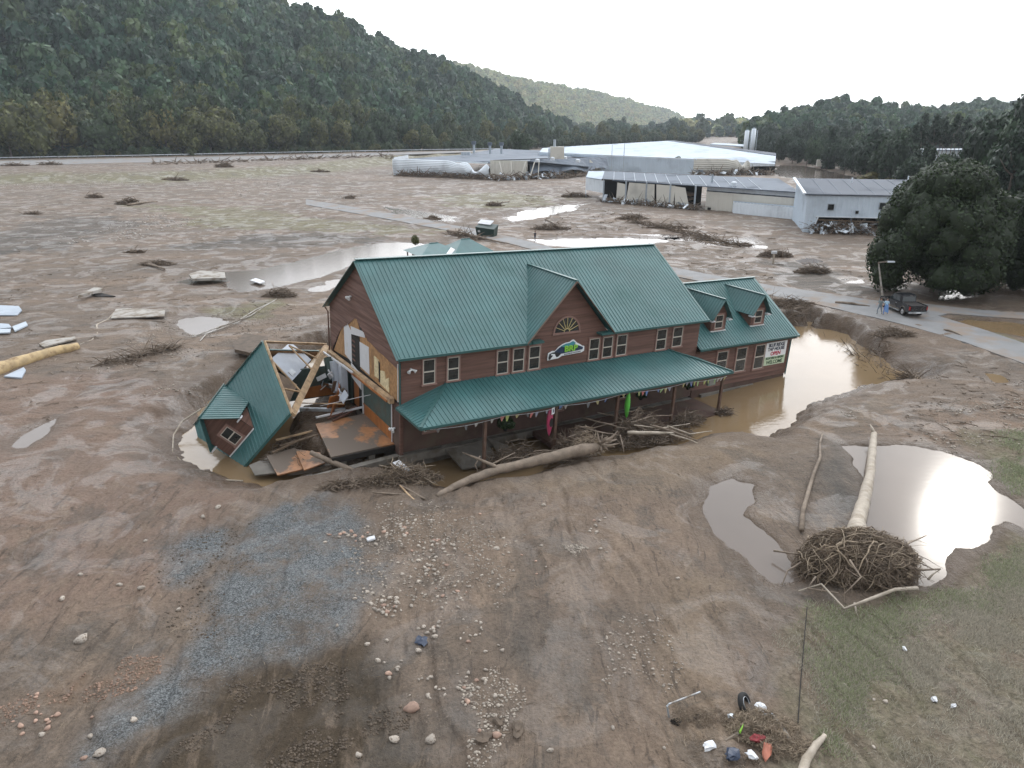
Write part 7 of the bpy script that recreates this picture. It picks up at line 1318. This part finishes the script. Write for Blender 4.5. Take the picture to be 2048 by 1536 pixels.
# ---- stones
RM = [rock_mesh(500 + i, M['stone']) for i in range(8)]; RP = [rock_mesh(520 + i, M['stone_pink']) for i in range(2)]
def rock(px, py, s, lab=None, pink=False, group='river stones lying on the foreground mud'):
    x, y = G(px, py); o = link('rock', (RP if pink else RM)[R.randrange(2 if pink else 8)], None); z = th(x, y); o.location = (x, y, z + s * .10); o.scale = (s * .5, s * .5, s * .5); o.rotation_euler = (R.uniform(-.2, .2), R.uniform(-.2, .2), R.uniform(0, 6.28)); tag(o, lab or 'grey-brown rounded river stone lying in the foreground mud', 'rock', group if not lab else None); return o
NR = [(164, 1288, .52, 'largest pale oval stone on the left foreground mud'), (126, 1203, .34, 'pale stone on the left mud above the largest oval one'), (240, 1173, .30, 'flat pale stone in the left mid foreground'), (284, 1185, .34, 'dark slab-like stone on the left foreground'), (163, 1158, .28, 'pale triangular stone at the left'), (292, 1088, .22, 'small round stone left of the dark gravel patch'), (407, 1040, .32, 'flat stone at the edge of the brown water'), (437, 1022, .36, 'angular stone nearest the brown water at the left'), (270, 1450, .26, 'oval stone on the lower left mud'), (202, 1512, .40, 'pale oval stone at the bottom left edge'), (182, 1478, .22, 'small stone above the bottom left oval one'), (86, 1476, .22, 'lone stone near the bottom left corner'), (358, 1225, .2, 'small stone between mud and blue gravel'), (1185, 1020, .0, ''), (789, 1488, .36, 'oval beige stone at the bottom, left of the tan block'), (862, 1487, .40, 'squarish tan stone at the bottom centre'), (824, 1422, .55, 'flat reddish sandstone at the lower centre'), (993, 1480, .32, 'rounded pinkish stone beside the dark muddy block'), (1355, 1165, .22, 'brown lump at the right of the centre mud'), (1087, 1022, .28, 'stone at the head of a thin rill in the mud'), (993, 1102, .34, 'long beige stone right of the stone scatter'), (996, 1180, .26, 'oval stone at the right of the stone scatter'), (735, 1292, .24, 'oval pale stone left of the dark slate block'), (870, 1280, .28, 'pale stone right of the dark slate block'), (710, 1205, .22, 'white-grey stone at the left of the scatter'), (745, 1193, .22, 'round pale stone near the left of the scatter'), (675, 1260, .2, 'lone round stone at the edge of the blue gravel'), (1770, 1409, .2, 'beige stone lying in the right grass'), (1746, 1407, .13, 'small beige stone beside the larger one in the grass'), (1745, 1506, .15, 'stone low in the right grass'), (1688, 1375, .14, 'stone high in the right grass'), (717, 1515, .28, 'pale stone at the bottom edge left of centre'), (1100, 1510, .24, 'grey stone at the bottom edge right of centre'), (1225, 1465, .2, 'small stone right of the bottom centre')]
for px, py, s, lab in NR:
    if s: rock(px, py, s, lab, 'red' in lab or 'pinkish' in lab)
cl = [((700, 1075), 40, 14, 30, .17), ((800, 1065), 40, 22, 34, .17), ((870, 1100), 50, 30, 34, .16), ((850, 1150), 50, 30, 26, .17), ((770, 1215), 40, 22, 26, .18), ((900, 1190), 40, 40, 20, .15), ((870, 1265), 25, 15, 12, .17), ((1000, 1120), 90, 60, 18, .13), ((950, 1270), 40, 30, 14, .13), ((960, 1390), 30, 60, 22, .15), ((860, 1380), 40, 40, 12, .17), ((1190, 1075), 20, 30, 12, .16), ((790, 1330), 60, 50, 9, .2), ((100, 1440), 90, 40, 16, .16)]
q_ = random.Random(77)
for (cx, cy), sx, sy, n, s in cl:
    where = 'left' if cx < 760 else 'right' if cx > 930 else 'middle'; far = 'upper' if cy < 1160 else 'lower'
    lab = f'rounded grey-brown stone in the {far} {where} part of the foreground stone scatter' if cx > 300 else 'reddish-brown stone in the orange gravel at the lower left'
    for k in range(n): rock(cx + q_.gauss(0, sx * .6), cy + q_.gauss(0, sy * .6), s * q_.uniform(.6, 1.5), lab, cx < 300 or q_.random() < .12)['group'] = 'stones of the ' + (f'{far} {where} scatter' if cx > 300 else 'orange gravel')
def stones(name, polys, n, smin, smax, seed, m, lab, flat=1.0, soft=1.0, power=2.2):
    """a spread of small stones: one mesh"""
    r = np.random.RandomState(seed); v0, f0 = ico(1); V = []; Fc = []; k = 0
    for poly, w in polys:
        P = np.array(PX(poly)); lo, hi = P.min(0) - soft, P.max(0) + soft; kk = 0; want = int(n * w)
        while kk < want:
            x = r.uniform(lo[0], hi[0], 4000); y = r.uniform(lo[1], hi[1], 4000); d = sdf(x, y, P); keep = (d + (fbm(x, y, 3, 1.6) - .5) * 3.2 * soft < 0) & (fbm(x + 9, y, 4, 2.4) > .46); x = x[keep]; y = y[keep]
            if len(x) == 0: break
            x = x[:want - kk]; y = y[:want - kk]; z = terr(x, y); s = smin + (smax - smin) * r.rand(len(x)) ** power
            for i in range(len(x)):
                if z[i] < -.1: continue
                a = r.rand() * 6.28; ca, sa = math.cos(a), math.sin(a); u = v0 * (1 + .12 * r.normal(size=(len(v0), 1))) * np.array([1, .6 + .3 * r.rand(), .5 * flat]) * s[i]; V.append(np.stack([u[:, 0] * ca - u[:, 1] * sa + x[i], u[:, 0] * sa + u[:, 1] * ca + y[i], u[:, 2] + z[i] + s[i] * .12], 1)); Fc.append(f0 + k); k += len(v0)
            kk += len(x)
    me = np_mesh(name, np.concatenate(V), np.concatenate(Fc), [m], True); tag(link(name, me), lab, 'stones', None, 'stuff')
fc = mat('pale_cobbles', (.36, .33, .30), .8, var=.3, vscale=.8); fs = mat('small_stones', (.30, .26, .215), .8, var=.4, vscale=3.5, dirt=(.12, .09, .07), dscale=5, coord='Object'); fp = mat('orange_gravel_stones', (.21, .135, .095), .8, var=.35, vscale=4); fb = mat('blue_grey_gravel', (.15, .16, .17), .75, var=.6, vscale=9); fd = mat('dark_clods', (.085, .063, .044), .85, var=.4, vscale=4)
stones('gravel', [([(670, 1040), (880, 1005), (1010, 1050), (1020, 1220), (930, 1320), (860, 1320), (740, 1240), (680, 1120)], .62), ([(900, 1300), (1000, 1300), (1030, 1500), (960, 1536), (900, 1420)], .18), ([(1130, 1030), (1200, 1040), (1210, 1090), (1150, 1120)], .08), ([(1180, 1250), (1330, 1200), (1330, 1500), (1200, 1536)], .12)], 2600, .025, .085, 31, fs, 'spread of small grey-brown stones across the centre foreground')
stones('gravel', [([(-60, 1400), (130, 1370), (200, 1330), (330, 1320), (300, 1370), (180, 1430), (100, 1460), (-60, 1480)], 1)], 900, .02, .07, 32, fp, 'reddish gravel streak at the lower left')
stones('gravel', [([(560, 1010), (700, 1020), (740, 1180), (640, 1290), (480, 1360), (350, 1470), (300, 1500), (390, 1300), (470, 1150)], 1)], 1500, .012, .03, 33, fb, 'blue-grey crushed gravel fanning out in the left foreground')
stones('clods', [([(440, 1400), (640, 1320), (790, 1390), (850, 1540), (830, 1600), (240, 1600), (330, 1510)], .8), ([(330, 1100), (480, 1050), (500, 1250), (400, 1290), (250, 1250)], .2)], 2300, .02, .075, 34, fd, 'rough dark clods of soil at the bottom left', 1.2)
stones('cobbles', [([(340, 352), (560, 350), (800, 405), (640, 428), (380, 375)], .4), ([(90, 480), (300, 430), (420, 440), (260, 482), (120, 492)], .25), ([(0, 366), (180, 362), (330, 372), (0, 380)], .35)], 1100, .10, .34, 35, fc, 'grey cobbles strewn over the far left flats', 1, 3)
stones('cobbles', [([(240, 700), (330, 640), (600, 610), (630, 650), (400, 720), (300, 750), (100, 760)], .6), ([(380, 780), (250, 770), (300, 800)], .05), ([(1600, 790), (1750, 860), (2048, 780), (2048, 900), (1900, 900)], .35)], 1500, .04, .13, 36, fs, 'small stones over the left middle ground and the right bank', 1, 1)
# ---- loose litter over the mud
def litter(name, polys, n, lmin, lmax, w, seed, mts, lab):
    r = random.Random(seed); t = MB()
    for poly, k in polys:
        P = PX(poly); xs = [q[0] for q in P]; ys = [q[1] for q in P]; X = np.array([r.uniform(min(xs), max(xs)) for _ in range(int(n * k * 2.2))]); Y = np.array([r.uniform(min(ys), max(ys)) for _ in range(len(X))]); ok = (sdf(X, Y, P) < 0) & (fbm(X, Y, 4, 3.0) > .45); X = X[ok]; Y = Y[ok]; Z = terr(X, Y)
        for x, y, z in zip(X, Y, Z):
            if z < -.06: continue
            a = r.uniform(0, 6.28); l = lmin + (lmax - lmin) * r.random() ** 2.5; q = Vector((x, y, z + w)); d = Vector((math.cos(a), math.sin(a), 0)); t.tube([q, q + d * l * .5 + Vector((-d.y, d.x, 0)) * l * r.uniform(-.2, .2) + Vector((0, 0, w)), q + d * l], [w, w * .8, w * .4], 3, False, r.randrange(len(mts)))
    tag(t.build(name, mts), lab, 'litter', None, 'stuff')
litter('litter', [([(-50, 900), (400, 1000), (1000, 990), (1400, 900), (1600, 1180), (1500, 1560), (-100, 1560)], 1)], 1500, .05, .55, .010, 601, [M['twig'], M['twig_pale'], M['mud_clod']], 'twigs and scraps strewn over the foreground mud')
litter('litter', [([(-50, 560), (500, 520), (640, 680), (380, 800), (-50, 900)], .4), ([(1600, 640), (2080, 760), (2080, 900), (1700, 880), (1850, 800)], .3), ([(100, 400), (700, 430), (900, 480), (500, 540), (-50, 560)], .5)], 1500, .2, 1.6, .035, 602, [M['twig'], M['log']], 'sticks strewn over the middle flats')
litter('litter', [([(1020, 380), (1200, 420), (1560, 480), (1740, 560), (1500, 560), (1100, 480)], 1)], 700, .4, 2.6, .06, 603, [M['twig'], M['log']], 'driftwood strewn over the flats before the warehouses')
litter('litter', [([(1330, 1420), (1420, 1400), (1650, 1480), (1600, 1560), (1330, 1560)], 1)], 700, .04, .4, .010, 604, [M['twig_pale'], M['log'], M['twig'], M['twig']], 'fine rubbish spread round the junk heap')
# ---- grass
def grass(name, poly, n, seed, m, lab, hmin=.04, hmax=.13):
    r = np.random.RandomState(seed); P = np.array(PX(poly)); lo, hi = P.min(0), P.max(0); X = []; Y = []; c = 0
    while c < n:
        x = r.uniform(lo[0], hi[0], 60000); y = r.uniform(lo[1], hi[1], 60000); d = sdf(x, y, P) + (fbm(x, y, 4, 2.5) - .5) * 3; k = (d < 0) & (r.rand(len(x)) < np.clip((fbm(x + 3, y, 5, 1.8) - .38) * 4.2, .03, 1) * np.clip(-d / 2.2, .05, 1)); X.append(x[k]); Y.append(y[k]); c += k.sum()
    x = np.concatenate(X)[:n]; y = np.concatenate(Y)[:n]; z = terr(x, y); h = r.uniform(hmin, hmax, n); a = r.rand(n) * 6.28; lean = r.uniform(.6, 2.2, n) * h; b_ = r.normal(.9, .8, n); w = r.uniform(.008, .022, n)
    p0 = np.stack([x + np.cos(a) * w, y + np.sin(a) * w, z - .01], 1); p1 = np.stack([x - np.cos(a) * w, y - np.sin(a) * w, z - .01], 1); p2 = np.stack([x + np.cos(b_) * lean, y + np.sin(b_) * lean, z + h * .8], 1)
    me = np_mesh(name, np.stack([p0, p1, p2], 1).reshape(-1, 3), np.arange(3 * n).reshape(-1, 3), [m], attrs={'lv': ('FLOAT', 'FACE', r.rand(n))}); tag(link(name, me), lab, 'grass', None, 'stuff')
M['straw'] = leaf_material('flattened_dead_grass', [(.29, .26, .20), (.29, .26, .20)], .3); M['blade'] = leaf_material('green_grass', [(.20, .22, .115), (.20, .22, .115)], .4)
LRG = [(1640, 1215), (1720, 1200), (1880, 1150), (1960, 1095), (2048, 1060), (2200, 1040), (2200, 1700), (1600, 1700), (1640, 1500), (1600, 1400), (1570, 1280)]
grass('dead_grass', LRG, 70000, 41, M['straw'], 'flattened mud-coated grass over the lower right'); grass('green_grass', [(1600, 1230), (1720, 1195), (1880, 1150), (2048, 1060), (2150, 1050), (2048, 1180), (1880, 1260), (1760, 1400), (1700, 1540), (1620, 1540), (1640, 1450)], 26000, 42, M['blade'], 'green grass showing through the mud along the pond edge')
grass('bank_grass', [(1965, 880), (2200, 820), (2200, 1000), (2010, 1005), (1980, 930)], 14000, 43, M['blade'], 'rough green grass on the bank at the right edge', .06, .22)
